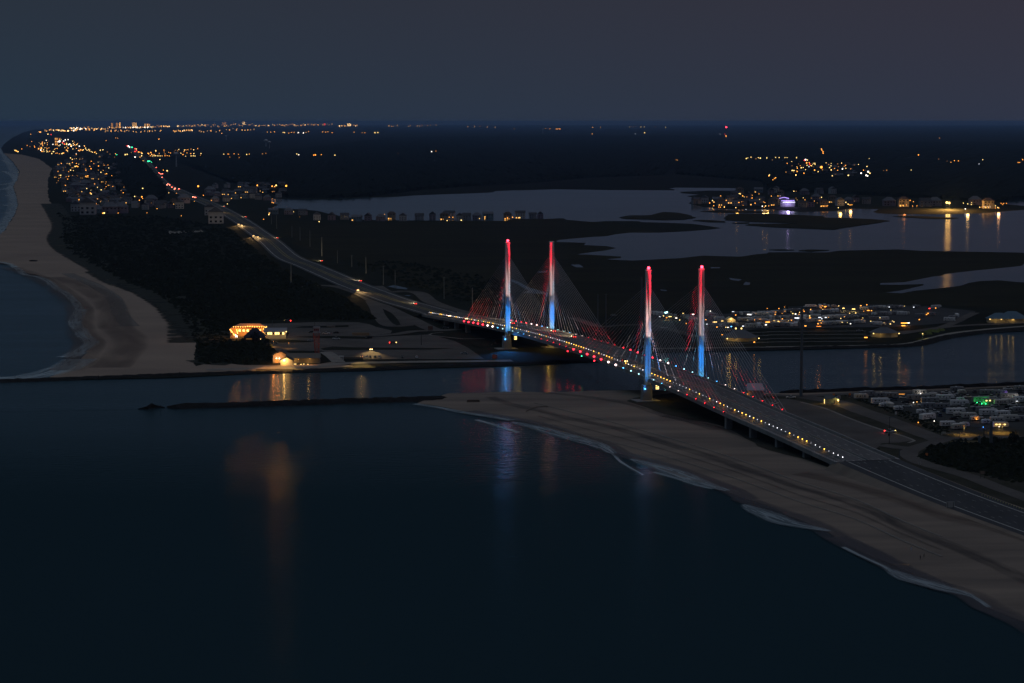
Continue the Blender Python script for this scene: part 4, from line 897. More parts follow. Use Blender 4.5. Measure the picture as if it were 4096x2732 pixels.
V = {'sedan': car_proto('sedan', P_SILV), 'suv': car_proto('suv', P_GREY), 'truck': car_proto('truck', P_WHITE, name='pickup_truck', cat='pickup truck'), 'dark': car_proto('sedan', P_BLACK), 'blue': car_proto('suv', P_BLUE),
     'drivefar': car_proto('sedan', P_GREY, 'far', 'moving_car', 'car'), 'drive': car_proto('sedan', P_GREY, 'tail', 'moving_car', 'car'), 'driveb': car_proto('suv', P_BLUE, 'amber', 'moving_car', 'car', (1, .6, .22)), 'bridgeb': car_proto('suv', P_GREY, 'amber', 'moving_car', 'car', (1, .7, .35))}
for q_ in V['bridgeb'].children:
    if q_.type == 'LIGHT' and q_.data.type == 'SPOT': q_.data.energy = 20000
def heading(tg, x, y, x2, y2):
    a = at(tg, x, y); b = at(tg, x2, y2); d = b - a; return math.atan2(d.y, d.x)
def car(kind, tg, x, y, label, x2=None, y2=None, z=None, rz=None, group=None, flip=False):
    zz = LZ + .25 if z is None else z
    r_ = rz if rz is not None else heading(tg, x, y, x2, y2)
    g = at(tg, x, y, zz); return place(V[kind], g, r_ + (math.pi if flip else 0), label, group)
def bcar(kind, s, o, away, label):
    z = ZD(s) + .1; p = B(s, o, z); d = DV if away else -DV
    return place(V[kind], p, math.atan2(d.y, d.x), label, 'cars driving over the bridge')
bcar('drive', 213, 24, True, 'car with red tail lights on the bridge between the pylon pairs'); bcar('drive', 262, 25, True, 'car with red tail lights beside the far right pylon')
bcar('drive', 353, 22, True, 'car with red tail lights just past the far left pylon')
bcar('bridgeb', 68, 10, False, 'oncoming car with amber headlights near the near left pylon')
bcar('bridgeb', 437, 9, False, 'oncoming car with bright headlights nearer to the bridge end'); bcar('bridgeb', 490, 9, False, 'oncoming car with the brightest headlights entering the bridge')
GH = 'cars driving on the far highway'
Zr = Z1 + .02
car('drive', 'b2', 1462, 500, 'car with tail lights and headlight streak on the ramp side close to the bridge', 1300, 430, z=Zr, group=GH)
car('drive', 'b2', 957, 288, 'car with red tail lights, second up the far highway', 760, 215, z=Zr, group=GH)
car('drive', 'b2', 600, 104, 'car with red tail lights on the bright patch of far highway', 420, 40, z=Zr, group=GH)
car('drive', 'a2', 195, 1178, 'small car with red tail lights high on the far highway', 60, 1090, z=Zr, group=GH)
car('drive', 'a1', 2255, 984, 'car with red tail lights before the highway bend', 2120, 930, z=Zr, group=GH)
car('drive', 'a1', 2060, 890, 'car with red tail lights at the highway bend', 1950, 850, z=Zr, group=GH)
car('driveb', 'b2', 932, 374, 'oncoming car with amber headlights below the tail lights', 1080, 430, z=Zr, group=GH)
car('driveb', 'a2', 15, 1170, 'oncoming car with pale headlights beside dark scrub', 120, 1250, z=Zr, group=GH)
car('driveb', 'a1', 2328, 1158, 'oncoming car following the amber cars', 2351, 1180, z=Zr, group=GH)
car('driveb', 'a1', 2190, 1053, 'left one of the two oncoming cars with strong amber headlights', 2260, 1110, z=Zr, group=GH)
car('driveb', 'a1', 2222, 1062, 'right one of the two oncoming cars with strong amber headlights', 2290, 1120, z=Zr, group=GH)
car('driveb', 'a1', 2022, 934, 'oncoming car with pale headlights at the highway bend', 2090, 980, z=Zr, group=GH)
i = 0
for (x, y) in ((1545, 682), (1560, 690), (1535, 690), (1580, 712), (1605, 730), (1610, 722), (1645, 728), (1775, 802), (1795, 806), (1490, 620), (1470, 585), (1482, 590), (1460, 580), (1495, 588), (1435, 530)):
    car('drivefar', 'a1', x, y, 'tiny car in the queue of tail lights on the distant highway', x - 60, y - 40, z=Zr, group='queue of tail lights on the distant highway'); i += 1
# far lot vehicles
GL = 'cars in the far car park'
car('driveb', 'b2', 1057, 918, 'car with two amber headlights facing the inlet, above the others', 1057, 960, group=GL)
car('driveb', 'b2', 969, 992, 'car with two amber headlights at the edge of the inlet walk', 969, 1030, group=GL)
for x, k, lb_ in ((1015, 'sedan', 'silver parked car just right of the lower amber headlights'), (1050, 'dark', 'black parked car, second right of the lower amber headlights'), (1095, 'dark', 'black parked car in the middle of the inlet row'),
                  (1132, 'sedan', 'silver parked car left of the lone post'), (1345, 'dark', 'black parked car standing alone in the inlet row'), (1475, 'sedan', 'pale parked car standing alone in the inlet row')):
    car(k, 'b2', x, 990, lb_, x, 1030, group=GL)
car('suv', 'b2', 1260, 862, 'car with one red and one yellow lamp crossing the far car park', 1400, 862, group=GL)
car('sedan', 'b2', 1912, 955, 'pale car parked near the bridge in the far car park', 1800, 955, group=GL)
car('truck', 'b2', 645, 773, 'white pickup in the upper far car park', 560, 773, group=GL)
car('dark', 'b2', 735, 765, 'black car in the upper far car park', 700, 765, group=GL); car('dark', 'b2', 508, 760, 'black car left of the lookout tower cabin', 480, 760, group=GL)
car('dark', 'b2', 1040, 812, 'black car parked by the second grass island', 1000, 812, group=GL); car('sedan', 'b2', 505, 838, 'pale car left of the lookout tower stem', 450, 838, group=GL)
car('truck', 'b2', 735, 822, 'white pickup right of the lookout tower', 800, 822, group=GL); car('blue', 'b2', 170, 858, 'dark blue car below the restaurant', 240, 858, group=GL)
car('suv', 'b2', 290, 660, 'car with one yellow and one red lamp above the restaurant', 360, 660, group=GL); car('suv', 'b2', 1740, 722, 'car with a red lamp under the bridge end', 1800, 722, group=GL)
for tg, x, y, em in (('b2', 1228, 855, E_TAIL), ('b2', 1286, 858, E_YEL), ('b2', 263, 658, E_YEL), ('b2', 328, 655, E_TAIL), ('b2', 1726, 719, E_TAIL)):
    g = at(tg, x, y, 1.2); vs_ = min([o for o in COL.objects if o.name.startswith(('parked_car',)) and o.parent is None], key=lambda o: (o.location - g).length)
    m = MB(); m.ball((0, 0, 0), .5, 8, 6); q = m.build('signal_lamp', em, vs_); q.matrix_parent_inverse = Matrix.Identity(4)
    rr = vs_.rotation_euler.z; d = g - vs_.location; q.location = (max(-2.4, min(2.4, d.x * math.cos(-rr) - d.y * math.sin(-rr))), 0, .95)
p = at('b2', 969, 992, 2.8); light('SPOT', p, (1, .62, .2), 60000, None, .3, aim=p + Vector((0, -60, -.2)), size=44, name='headlight_beam')  # extra beam added above this car to throw a streak on the inlet
# near side vehicles
car('truck', 'kk', 1240, 440, 'white pickup at the foot of the tall right mast', 1000, 440); car('truck', 'kk', 930, 555, 'pale van parked behind the red lit stay cables', 1100, 520)
car('truck', 'rv', 1690, 345, 'white pickup with bed cover parked between the campers', 1780, 340); car('sedan', 'rv', 1075, 370, 'pale car in front of the long grey camper', 1000, 370)
car('truck', 'rv', 540, 678, 'vehicle with a red and an amber lamp in the near car park', 400, 678)
for x, em in ((492, E_TAIL), (598, E_YEL)):
    g = at('rv', x, 672, 1.1); vs_ = min([o for o in COL.objects if o.name.startswith('pickup') and o.parent is None], key=lambda o: (o.location - g).length)
    q = MB().ball((0, 0, 0), .36, 8, 6).build('signal_lamp', em, vs_); q.location = ((-2.75 if x > 540 else 2.75), 0, 1.0)
    light('POINT', (q.location.x * 1.3, 0, 1.2), (1, .05, .1) if x < 540 else (1, .6, .1), 60, vs_, .2)
car('sedan', 'b3', 930, 605, 'pale car parked in the marsh road seen between the pylons', 1000, 605); car('truck', 'b3', 1400, 722, 'pale truck left behind the near right pylon', 1440, 722)
car('sedan', 'b4', 840, 748, 'pale car parked in front of the far campground', 900, 748)
# beach
o = MB(); o.ball((0, 0, .6), 2.6, 10, 5, .4, .12); bb = o.build('beached_boulder', M_ROCK); bb.location = at('b1', 303, 104, LZ + .2); bb.scale = (1.9, 1., 1.); tag(bb, 'dark oval mound lying on the left beach', 'boulder')
o = MB(); o.box((0, 0, .5), (7.5, 2.4, 1.4), .05, .9)
for k in range(7): o.box((-3 + k, -.2, 1.25), (.5, 2.2, .2), .05)
bb = o.build('wooden_crib', M_WOOD); bb.location = at('b2', 1995, 1395, LZ); tag(bb, 'weathered timber wreck lying on the near beach tip', 'wreck')
o = MB(); c_ = smooth_line(U(LZ + .5, ('b3', [(128, 1480), (190, 1450), (260, 1438), (330, 1438)])), 2)
for i in range(len(c_) - 1): o.tube(c_[i], c_[i + 1], .22, n=5)
tag(o.build('driftwood_trunk', M_WOOD), 'long curved dark driftwood trunk on the near beach', 'driftwood')
# people on the near beach
M_SKIN = mat('skin', (.3, .2, .15), .7)
def person(tg, x, y, cloth, label, walk=.35, rz=0., arm=0.5):
    g = at(tg, x, y, LZ + .02)
    J = [((0, 0, .95), .15), ((0, 0, 1.2), .14), ((0, 0, 1.42), .15), ((0, 0, 1.53), .065), ((0, .02, 1.68), .105),
         ((-.1, 0, .88), .1), ((-.12, walk * .35, .48), .07), ((-.12, walk * .1 + .0, .08), .045), ((-.12, walk * .1 + .14, .03), .04),
         ((.1, 0, .88), .1), ((.12, -walk * .1, .48), .07), ((.12, -walk * .75, .1), .045), ((.12, -walk * .75 + .13, .03), .04),
         ((-.2, 0, 1.4), .06), ((-.26, -.05, 1.13), .045), ((-.24, arm * .3, .9), .035), ((-.24, arm * .3 + .04, .8), .03),
         ((.2, 0, 1.4), .06), ((.26, -.03, 1.13), .045), ((.25, .1, .9), .035), ((.25, .14, .8), .03)]
    E_ = [(0, 1), (1, 2), (2, 3), (3, 4), (0, 5), (5, 6), (6, 7), (7, 8), (0, 9), (9, 10), (10, 11), (11, 12), (2, 13), (13, 14), (14, 15), (15, 16), (2, 17), (17, 18), (18, 19), (19, 20)]
    me = bpy.data.meshes.new('person'); me.from_pydata([j[0] for j in J], E_, []); o = bpy.data.objects.new('person', me); COL.objects.link(o)
    mod = o.modifiers.new('skin', 'SKIN'); me.materials.append(cloth)
    for i, (_, q) in enumerate(J): me.skin_vertices[0].data[i].radius = (q, q * .85)
    me.skin_vertices[0].data[0].use_root = True
    o.modifiers.new('sub', 'SUBSURF').levels = 1; o.modifiers['sub'].render_levels = 1
    o.location = g; o.rotation_euler = (0, 0, rz); tag(o, label, 'person')
    h = MB().ball((0, -.01, 1.74), .115, 8, 6).build('hair', P_BLACK, o)
    return o
person('p', 3645, 2206, paint('pale_clothes', (.45, .48, .62)), 'person in pale clothes walking on the near beach', rz=2.2)
person('p', 3681, 2240, P_BLACK, 'person in dark clothes standing on the near beach, carrying nothing pale', rz=-1.2)
person('p', 3696, 2232, paint('tan_clothes', (.3, .26, .2)), 'small distant person in tan clothes right of the dark figure', rz=.5)
tl = empty('torch', at('p', 3672, 2247, LZ + 1.0), 0, 'small torch throwing a yellow beam across the near beach', 'torch')
MB().tube((0, 0, 0), (-.2, 0, -.03), .03, .04).build('body', M_DARK, tl)
light('SPOT', (-.3, 0, 0), (1, .62, .15), 900, tl, .03, aim=(-8, -.6, -1.1), size=26, blend=.6, name='torch_beam')

# ------------------------------------------------------------------ campers
P_CREAM = paint('camper_cream', (.58, .55, .51)); P_CW = paint('camper_white', (.74, .74, .76)); P_CG = paint('camper_grey', (.26, .26, .28)); P_CD = paint('camper_stripe', (.05, .05, .06))
def camper_proto(kind, p, win='dark'):
    root = empty({'trailer': 'travel_trailer', 'fifth': 'fifth_wheel_trailer', 'motor': 'motorhome', 'small': 'small_trailer'}[kind], cat='camper')
    Lh, w, h = {'trailer': (4.0, 1.25, 3.0), 'fifth': (5.2, 1.3, 3.5), 'motor': (5.0, 1.28, 3.3), 'small': (2.5, 1.1, 2.5)}[kind]
    b = .65
    if kind == 'trailer': prof = [(-Lh, b), (-Lh, h - .25), (-Lh + .25, h), (Lh - .5, h), (Lh, h - .7), (Lh, b + .5), (Lh - .5, b)]
    elif kind == 'fifth': prof = [(-Lh, b), (-Lh, h - .2), (-Lh + .2, h), (Lh - .7, h), (Lh, h - 1.0), (Lh - .2, h - 1.7), (Lh - 2.2, h - 1.75), (Lh - 2.5, b)]
    elif kind == 'motor': prof = [(-Lh, .5), (-Lh, h - .2), (-Lh + .2, h), (Lh - .4, h), (Lh - .05, h - .9), (Lh, 1.0), (Lh, .5)]
    else: prof = [(-Lh, b), (-Lh, h - .4), (-Lh + .5, h), (Lh - .7, h), (Lh, h - .8), (Lh - .1, b)]
    body = MB(); body.prismy(prof, -w, w); body.build('body', p, root)
    sd = MB(); sd.box((0, -w - .015, b + .55), (Lh * 1.7, .03, .28)); sd.box((0, w + .015, b + .55), (Lh * 1.7, .03, .28)); sd.build('stripe', P_CD, root)
    wm = E_YEL if win == 'lit' else M_GLASS
    for x in ((-.62, -.2, .45) if kind != 'small' else (-.4, .35)):
        for s_ in (-1, 1): MB().box((x * Lh, s_ * (w + .02), h - 1.15), (.9 if kind != 'small' else .7, .05, .6)).build('window', wm if s_ < 0 else M_GLASS, root)
    MB().box((.1 * Lh, -w - .02, b + .95), (.65, .05, 1.8)).build('door', P_CG, root)
    if kind == 'motor': MB().box((Lh + .0, 0, 1.95), (.08, w * 1.75, .9)).build('windscreen', M_GLASS, root)
    ac = MB(); ac.box((-.2 * Lh, 0, h + .15), (.9, .8, .3), 0, .85); ac.build('roof_unit', P_CW, root)
    if kind in ('trailer', 'fifth'):
        sl = MB(); sl.box((-.3 * Lh, w + .35, b + 1.15), (2.4, .7, 1.7)); sl.build('slide_out', p, root)
    wheels(root, (-.9, 0.) if kind != 'motor' else (-Lh + 1.8, Lh - 1.2), w + .03, .38)
    if kind in ('trailer', 'small'): MB().box((Lh + .6, 0, .6), (1.2, .12, .12)).build('hitch', M_DARK, root)
    return root
CA = {'tw': camper_proto('trailer', P_CW), 'tc': camper_proto('trailer', P_CREAM), 'tg': camper_proto('trailer', P_CG), 'fc': camper_proto('fifth', P_CREAM), 'fw': camper_proto('fifth', P_CW), 'fg': camper_proto('fifth', P_CG), 'mw': camper_proto('motor', P_CW),
      'mg': camper_proto('motor', P_CG), 'sw': camper_proto('small', P_CW), 'sc': camper_proto('small', P_CREAM), 'tl': camper_proto('trailer', P_CREAM, 'lit'), 'ml': camper_proto('motor', P_CG, 'lit')}
GC = 'campers on the near campground'; ZC = LZ + .22
def camp(k, x, y, rz, label, sc=1., tg='rv', g=GC): return place(CA[k], at(tg, x, y, ZC), rz, label, g, sc)
near_rv = [
 ('tc', 150, 222, .1, 'cream trailer at the far left end of the campground, by the orange sign'), ('mg', 225, 190, .5, 'grey motorhome behind the leftmost cream trailer'),
 ('fw', 410, 292, .15, 'white fifth wheel trailer with a black rear window, front left row'), ('sw', 455, 335, .2, 'small white trailer left of the amber lit doorway'),
 ('tc', 535, 338, 1.7, 'short cream camper with an amber lit doorway'), ('sw', 652, 378, .1, 'small white box trailer at the front corner of the left row'),
 ('tg', 440, 200, 0., 'grey trailer behind the black roof awning'), ('tg', 860, 235, .1, 'grey trailer above the lit truck cab'), ('fg', 960, 245, .1, 'grey camper beside the lit truck cab'),
 ('fg', 1080, 285, .15, 'long grey motorhome with a curved front, third row'), ('tc', 1100, 212, .1, 'cream trailer left of the long white camper'), ('fw', 1285, 245, 0., 'long white camper with rounded front in the third row'),
 ('tg', 1060, 345, .1, 'grey trailer with a dark doorway in the middle'), ('tg', 1250, 350, 0., 'long dark grey trailer in the middle of the campground'), ('fw', 1480, 318, 0., 'white camper with dark swoosh and pointed nose'),
 ('sw', 1495, 262, 0., 'small white box behind the camper with the swoosh'), ('sw', 960, 425, .1, 'white folding trailer left of centre'), ('mw', 1045, 500, .6, 'white motorhome facing the road with open side'),
 ('fw', 1430, 432, 0., 'long cream fifth wheel with three windows, front centre'), ('tc', 1610, 482, .1, 'cream trailer just in front of the long fifth wheel'), ('sc', 1460, 460, 0., 'low cream boat trailer in front of the long fifth wheel'),
 ('tw', 1320, 598, .1, 'white trailer with two square windows in the front row'), ('tc', 1465, 632, .4, 'cream camper with a rounded nose in the front row'), ('sc', 1545, 600, .3, 'small cream hood beside the rounded camper'),
 ('mw', 1870, 440, .1, 'white motorhome with a blue side'), ('tg', 1800, 400, .1, 'grey camper behind the blue sided motorhome'), ('tw', 2060, 455, .15, 'white flat trailer right of the blue sided motorhome'),
 ('tc', 1990, 540, .1, 'cream camper behind the brightly lit one'), ('sw', 1840, 560, .1, 'white tent trailer left of the brightly lit camper'), ('tl', 2035, 610, 0., 'cream trailer with glowing yellow windows, front right'),
 ('tg', 2270, 520, 0., 'grey trailer near the right edge of the front row'), ('fc', 2150, 525, 0., 'cream trailer right of centre behind the lit camper'), ('sc', 1685, 515, .2, 'small cream trailer with an orange lamp'),
 ('tc', 2040, 300, .2, 'cream camper right of the green lights'), ('tc', 2140, 290, -.2, 'second cream camper right of the green lights'), ('fg', 2150, 225, 0., 'long grey motorhome at the right edge behind'),
 ('ml', 1900, 290, .2, 'dark motorhome standing amid green ground lights'), ('mg', 1760, 265, .3, 'dark camper left of the green ground lights'), ('tg', 1850, 165, 0., 'grey trailer under the left white awning strip'),
 ('tg', 2030, 170, 0., 'grey trailer under the right white awning strip'), ('sc', 1510, 155, .2, 'small tan hut in the back row'), ('tc', 940, 165, .1, 'cream camper in the back row by the water'), ('tg', 1450, 125, 0., 'low grey trailer in the last row'),
 ('tg', 2310, 110, 0., 'tan trailer at the top right corner'), ('fw', 2330, 270, 0., 'white trailer in green light at the right edge'), ('tg', 2300, 400, .1, 'dark camper with a small lamp at the right edge'), ('tg', 560, 205, .1, 'dim trailer in the second row at the left'),
 ('tw', 2480, 300, .1, 'white trailer just past the right edge'), ('tc', 2520, 500, .1, 'cream trailer just past the right edge')]
for k, x, y, rz, lb_ in near_rv: camp(k, x, y, rz, lb_)
rc = random.Random(12); fc = inpoly(PP(('rv', [(300, 200), (900, 140), (1700, 110), (2351, 90), (2351, 560), (1800, 560), (1200, 480), (800, 360), (600, 260)])))
occ = [o.location.copy() for o in COL.objects if o.parent is None and o.get('category') in ('camper', 'car', 'pickup truck')]; nc = 0
for _ in range(900):
    g = fc(rc)
    if g is None or nc >= 46 or any((g - q).length < 6.2 for q in occ): continue
    occ.append(g); nc += 1; k = rc.choice(('sedan', 'suv', 'truck', 'truck', 'dark', 'blue'))
    x_ = (g.x / g.y * F + 2048 - 3400) / 696
    place(V[k], (g.x, g.y, ZC), rc.choice((0, .2, 1.5, 3.0, -.3)), '%s parked among the campers, %s %s of the near campground' % ({'sedan': 'silver car', 'suv': 'grey car', 'truck': 'white pickup', 'dark': 'black car', 'blue': 'blue car'}[k], 'front' if g.y < 1130 else 'back', 'left' if x_ < .4 else 'middle' if x_ < .7 else 'right'), 'cars parked among the campers')
# strips of light, lanterns on the near campground
def glowbar(tg, x, y, w, em, label, h=2.9, name='awning_light', cat='light', g=None, e=0, col=WHT, d=.22):
    p = at(tg, x, y, h); o = empty(name, (p.x, p.y, LZ), 0, label, cat, g); MB().box((0, 0, h - LZ), (w, d, d)).build('tube', em, o)
    for s_ in (-1, 1): MB().box((s_ * w * .48, 0, (h - LZ - d) / 2), (.06, .06, h - LZ - d)).build('post', M_DARK, o)
    if e: light('POINT', (0, -.8, h - LZ - .6), col, e, o, .4)
    return o
glowbar('rv', 1875, 111, 4.9, E_WHT, 'white strip light along the left awning in the back row', e=220, col=(.9, .9, 1)); glowbar('rv', 2040, 108, 5.3, E_COOL, 'cool strip light along the right awning in the back row', e=160)
glowbar('rv', 2290, 190, 5.2, E_WHT, 'bright white strip light on the motorhome at the right edge', e=260); glowbar('rv', 2250, 252, 1.6, E_COOL, 'short strip light below the motorhome at the right edge', 2.)
glowbar('rv', 2222, 197, .7, E_AMBER, 'orange lamp beside the bright strip light', e=120)
glowbar('rv', 700, 157, 3.4, E_AMBER, 'dim orange strip of light in the back row', 2., d=.12); glowbar('rv', 2015, 598, .5, E_WHT, 'small bright lamp beside the door of the lit camper', 1.8, e=260, col=(1, .6, .2))
for i, (x, y) in enumerate(((1718, 270), (1838, 262), (1895, 268), (1955, 260), (1780, 288), (1835, 290), (1760, 255), (2310, 215))):
    p = at('rv', x, y, 1.); o = empty('ground_lantern', (p.x, p.y, ZC), 0, 'green lantern on the ground between campers', 'lantern', 'green lanterns between the campers'); MB().ball((0, 0, .35), .27, 6, 5).build('globe', E_GREEN, o); MB().box((0, 0, .05), (.3, .3, .1)).build('foot', M_DARK, o)
    light('POINT', (0, -.3, .7), (.05, 1, .15), 120, o, .2)
for i, (x, y, em, lb_) in enumerate(((922, 540, E_AMBER, 'amber lantern on the dark verge of the near campground'), (1138, 520, E_WHT, 'white lantern beside the motorhome with open side'), (1712, 496, E_AMBER, 'orange lantern on the small cream trailer'), (2282, 348, E_WHT, 'white lantern near the dark camper at the right'),
                                (857, 270, E_WHT, 'lit cab lamp below the grey trailer'), (905, 262, E_WARM, 'orange lit cab interior between grey campers'), (955, 150, E_WHT, 'white lantern at the back row camper'), (550, 315, E_AMBER, 'amber glow in the doorway of the short cream camper'),
                                (2015, 135, E_YEL, 'yellow lantern under the right awning'), (2118, 155, E_PURPLE, 'violet lantern right of the awnings'), (1760, 200, E_YEL, 'yellow lantern left of the green lights'))):
    p = at('rv', x, y, 1.6); o = empty('lantern', (p.x, p.y, ZC), 0, lb_, 'lantern'); MB().ball((0, 0, 1.6 - ZC), .26, 6, 5).build('globe', em, o); MB().box((0, 0, .6), (.05, .05, 1.1)).build('post', M_DARK, o)
    light('POINT', (0, -.5, 1.5), {E_AMBER: AMBER, E_WARM: WARM, E_YEL: YEL, E_PURPLE: (.4, .2, 1)}.get(em, WHT), 60, o, .2)
# blue glow on the ground beside the lit camper comes from a blue floor lamp
p = at('rv', 1800, 615, .5); o = empty('lantern', (p.x, p.y, ZC), 0, 'small blue floor lamp on the ground left of the lit camper', 'lantern'); MB().ball((0, 0, .3), .15, 6, 5).build('globe', E_SB, o); light('POINT', (0, 0, 1.2), (.15, .2, 1), 160, o, .2)
# far campground: rows of campers, each its own object
GF = 'campers on the far campground'
rf_ = random.Random(5); kinds = list(CA)
def camp_row(tg, x0, y0, x1, y1, n, where, jx=8, jy=4, sc=1.15):
    n = min(20, round(n * 1.8)) if n > 3 else n; sc *= .76
    for i in range(n):
        t = (i + .5) / n; x = x0 + (x1 - x0) * t + rf_.uniform(-jx, jx); y = y0 + (y1 - y0) * t + rf_.uniform(-jy, jy)
        k = rf_.choice(kinds[:10]); camp(k, x, y, rf_.choice((0, .3, -.3, 1.5, .15, 3.1)), where + (', %s from left' % ORD[i] if n > 1 else ''), sc, tg, GF)
camp_row('rf', 20, 245, 700, 190, 9, 'pale camper in the back rows left in the far camp')
camp_row('rf', 20, 300, 950, 270, 11, 'pale camper in the middle rows left in the far camp')
camp_row('rf', 30, 400, 640, 390, 6, 'pale camper in the front row left in the far camp', sc=1.3)
camp_row('rf', 120, 350, 900, 330, 9, 'pale camper in the second row left in the far camp')
camp_row('rf', 720, 150, 1150, 130, 4, 'pale camper beside the orange lit windows in the back row', sc=1.25)
camp_row('rf', 800, 215, 1200, 200, 4, 'pale camper below the orange lit windows')
camp_row('rf', 1000, 290, 1550, 270, 6, 'pale camper in mid far camp', sc=1.2)
camp_row('rf', 950, 375, 1500, 350, 6, 'pale camper in the front row mid far camp')
camp_row('rf', 1500, 170, 2050, 140, 6, 'pale camper in the back row right in the far camp', sc=1.2)
camp_row('rf', 1640, 240, 2150, 230, 6, 'grey camper in the crowded middle right rows')
camp_row('rf', 1620, 310, 1850, 300, 2, 'cream camper left of the orange canopy')
camp_row('rf', 1640, 375, 1940, 370, 3, 'low camper in front of the orange canopy row')
camp_row('rf', 2220, 150, 2260, 140, 1, 'lone pale camper at top right of far camp')
camp_row('rf', 2230, 270, 2480, 240, 2, 'grey trailer right of the orange canopy')
camp_row('b4', 1640, 660, 1760, 610, 3, 'white trailer at right end of far camp', sc=1.2)
camp_row('b4', 1520, 535, 1580, 545, 1, 'camper with red lamp at right end of far camp')
camp_row('rg', 620, 230, 860, 330, 5, 'pale camper seen between the near pylons', 12, 8, 1.1)
camp_row('rg', 60, 170, 500, 250, 4, 'dim camper left behind the near right pylon', 12, 8, 1.1)
camp_row('rg', 1050, 170, 1400, 330, 5, 'dim camper just right of the near right pylon', 14, 10, 1.1)
camp_row('rg', 1150, 430, 1600, 400, 4, 'camper in the front row by the glowing hut', 12, 6, 1.1)
camp_row('rg', 1600, 190, 2300, 200, 7, 'camper in the back rows right of the glowing tent', 12, 10, 1.1)
camp_row('rg', 1650, 300, 2300, 330, 6, 'camper in the middle rows right of the glowing tent', 12, 10, 1.1)
camp_row('rg', 1850, 430, 2130, 440, 2, 'long pale camper right of the twin lit posts', 6, 3, 1.3)
# lit bars, windows, lanterns there
FL = [('rf', 1256, 145, 2.2, 'Y'), ('rf', 1392, 155, 3.4, 'Y'), ('rf', 1488, 110, 1.5, 'A'), ('rf', 955, 112, 3.2, 'A'), ('rf', 1010, 122, 2.4, 'A'), ('rf', 630, 275, 5, 'C'), ('rf', 937, 268, 3, 'C'), ('rf', 1018, 268, 2, 'C'), ('rf', 965, 285, 1.2, 'C'), ('rf', 808, 275, 2, 'A'),
      ('rf', 612, 222, 1.5, 'W'), ('rf', 575, 216, 1, 'Y'), ('rf', 343, 198, 1.4, 'A'), ('rf', 132, 298, 1.5, 'A'), ('rf', 238, 330, 4.5, 'A'), ('rf', 213, 367, 1.5, 'W'), ('rf', 380, 320, 1, 'Y'), ('rf', 516, 352, 2.4, 'A'), ('rf', 745, 382, 1.8, 'A'), ('rf', 915, 352, 1.2, 'A'), ('rf', 925, 388, 5, 'D'),
      ('rf', 1500, 300, 1.2, 'A'), ('rf', 1508, 232, 1.6, 'A'), ('rf', 1592, 174, 2, 'A'), ('rf', 1632, 176, 1, 'A'), ('rf', 1420, 208, 1, 'Y'), ('rf', 1352, 320, 1, 'W'), ('rf', 1623, 320, 1, 'Y'), ('rf', 2075, 344, 7, 'A'), ('rf', 2125, 342, 3, 'W'), ('rf', 2060, 378, 3.5, 'A'), ('rf', 2275, 296, 1, 'A'), ('rf', 1557, 537, 3, 'A'),
      ('rf', 808, 105, 1.2, 'A'), ('rf', 1870, 128, 1, 'C'), ('rf', 1885, 355, 1, 'Y'), ('rf', 2200, 130, 1.2, 'C'), ('rf', 5, 230, 2, 'C'), ('rf', 240, 260, 3, 'C'), ('rf', 1350, 352, 1, 'W'), ('rf', 976, 320, 1, 'A'),
      ('b4', 1483, 537, 1.5, 'R'), ('b4', 1487, 573, 1, 'A'), ('b4', 1470, 582, 1, 'A'), ('b4', 1456, 592, 1, 'A'), ('b4', 1540, 533, 1, 'A'), ('b4', 2267, 637, 1.2, 'Y'), ('b4', 2110, 632, 1.6, 'A'), ('b4', 870, 595, 1, 'A'), ('b3', 2225, 846, 1.3, 'A'), ('b3', 1930, 778, 1, 'A'),
      ('rg', 810, 175, 2.4, 'W'), ('rg', 375, 218, 3.6, 'Y'), ('rg', 315, 235, 1.4, 'A'), ('rg', 493, 245, 2, 'W'), ('rg', 560, 283, .9, 'Y'), ('rg', 185, 217, 1.4, 'C'), ('rg', 252, 205, .8, 'Y'), ('rg', 680, 348, .9, 'A'), ('rg', 625, 158, 1.2, 'Y'), ('rg', 1052, 275, .9, 'A'), ('rg', 1135, 115, .9, 'W'), ('rg', 1220, 320, 4, 'Y'),
      ('rg', 1070, 360, 1.4, 'C'), ('rg', 1135, 366, 2.4, 'C'), ('rg', 1360, 300, 1.8, 'Y'), ('rg', 1562, 127, 2.4, 'C'), ('rg', 1760, 140, 1.6, 'A'), ('rg', 1612, 188, 1., 'A'), ('rg', 1857, 178, 3.2, 'W'), ('rg', 2068, 278, 1., 'A'), ('rg', 2215, 322, 3., 'A'), ('rg', 2182, 372, 1.2, 'W'), ('rg', 1750, 397, 1.8, 'C'), ('rg', 1430, 418, 1., 'Y'), ('rg', 1470, 420, 1.3, 'W'),
      ('rg', 1530, 405, 1., 'B'), ('rg', 1260, 415, 1., 'A'), ('rg', 1715, 255, 3, 'D'), ('rg', 1235, 222, .8, 'Y'), ('rg', 1860, 358, .8, 'W')]
EM = {'Y': E_YEL, 'A': E_AMBER, 'W': E_WHT, 'C': E_COOL, 'D': E_DIM, 'R': E_TAIL, 'B': E_SB, 'G': E_GREEN, 'P': E_PURPLE}
LN = {'Y': 'yellow', 'A': 'amber', 'W': 'bright white', 'C': 'cool white', 'D': 'dim orange', 'R': 'red', 'B': 'blue', 'G': 'green', 'P': 'violet'}
for tg, x, y, w, c in FL:
    lb_ = '%s %s light among the far campers, %s' % (LN[c], 'strip' if w > 1.7 else 'point', 'behind the pylons' if tg == 'rg' else ('left part' if x < 700 else 'middle part' if x < 1500 else 'right part') if tg == 'rf' else 'far right'); o = glowbar(tg, x, y, max(w * .75, .7), EM[c], lb_, 2.6, name='camp_light', g='lights among the far campers', d=.55, e=0)
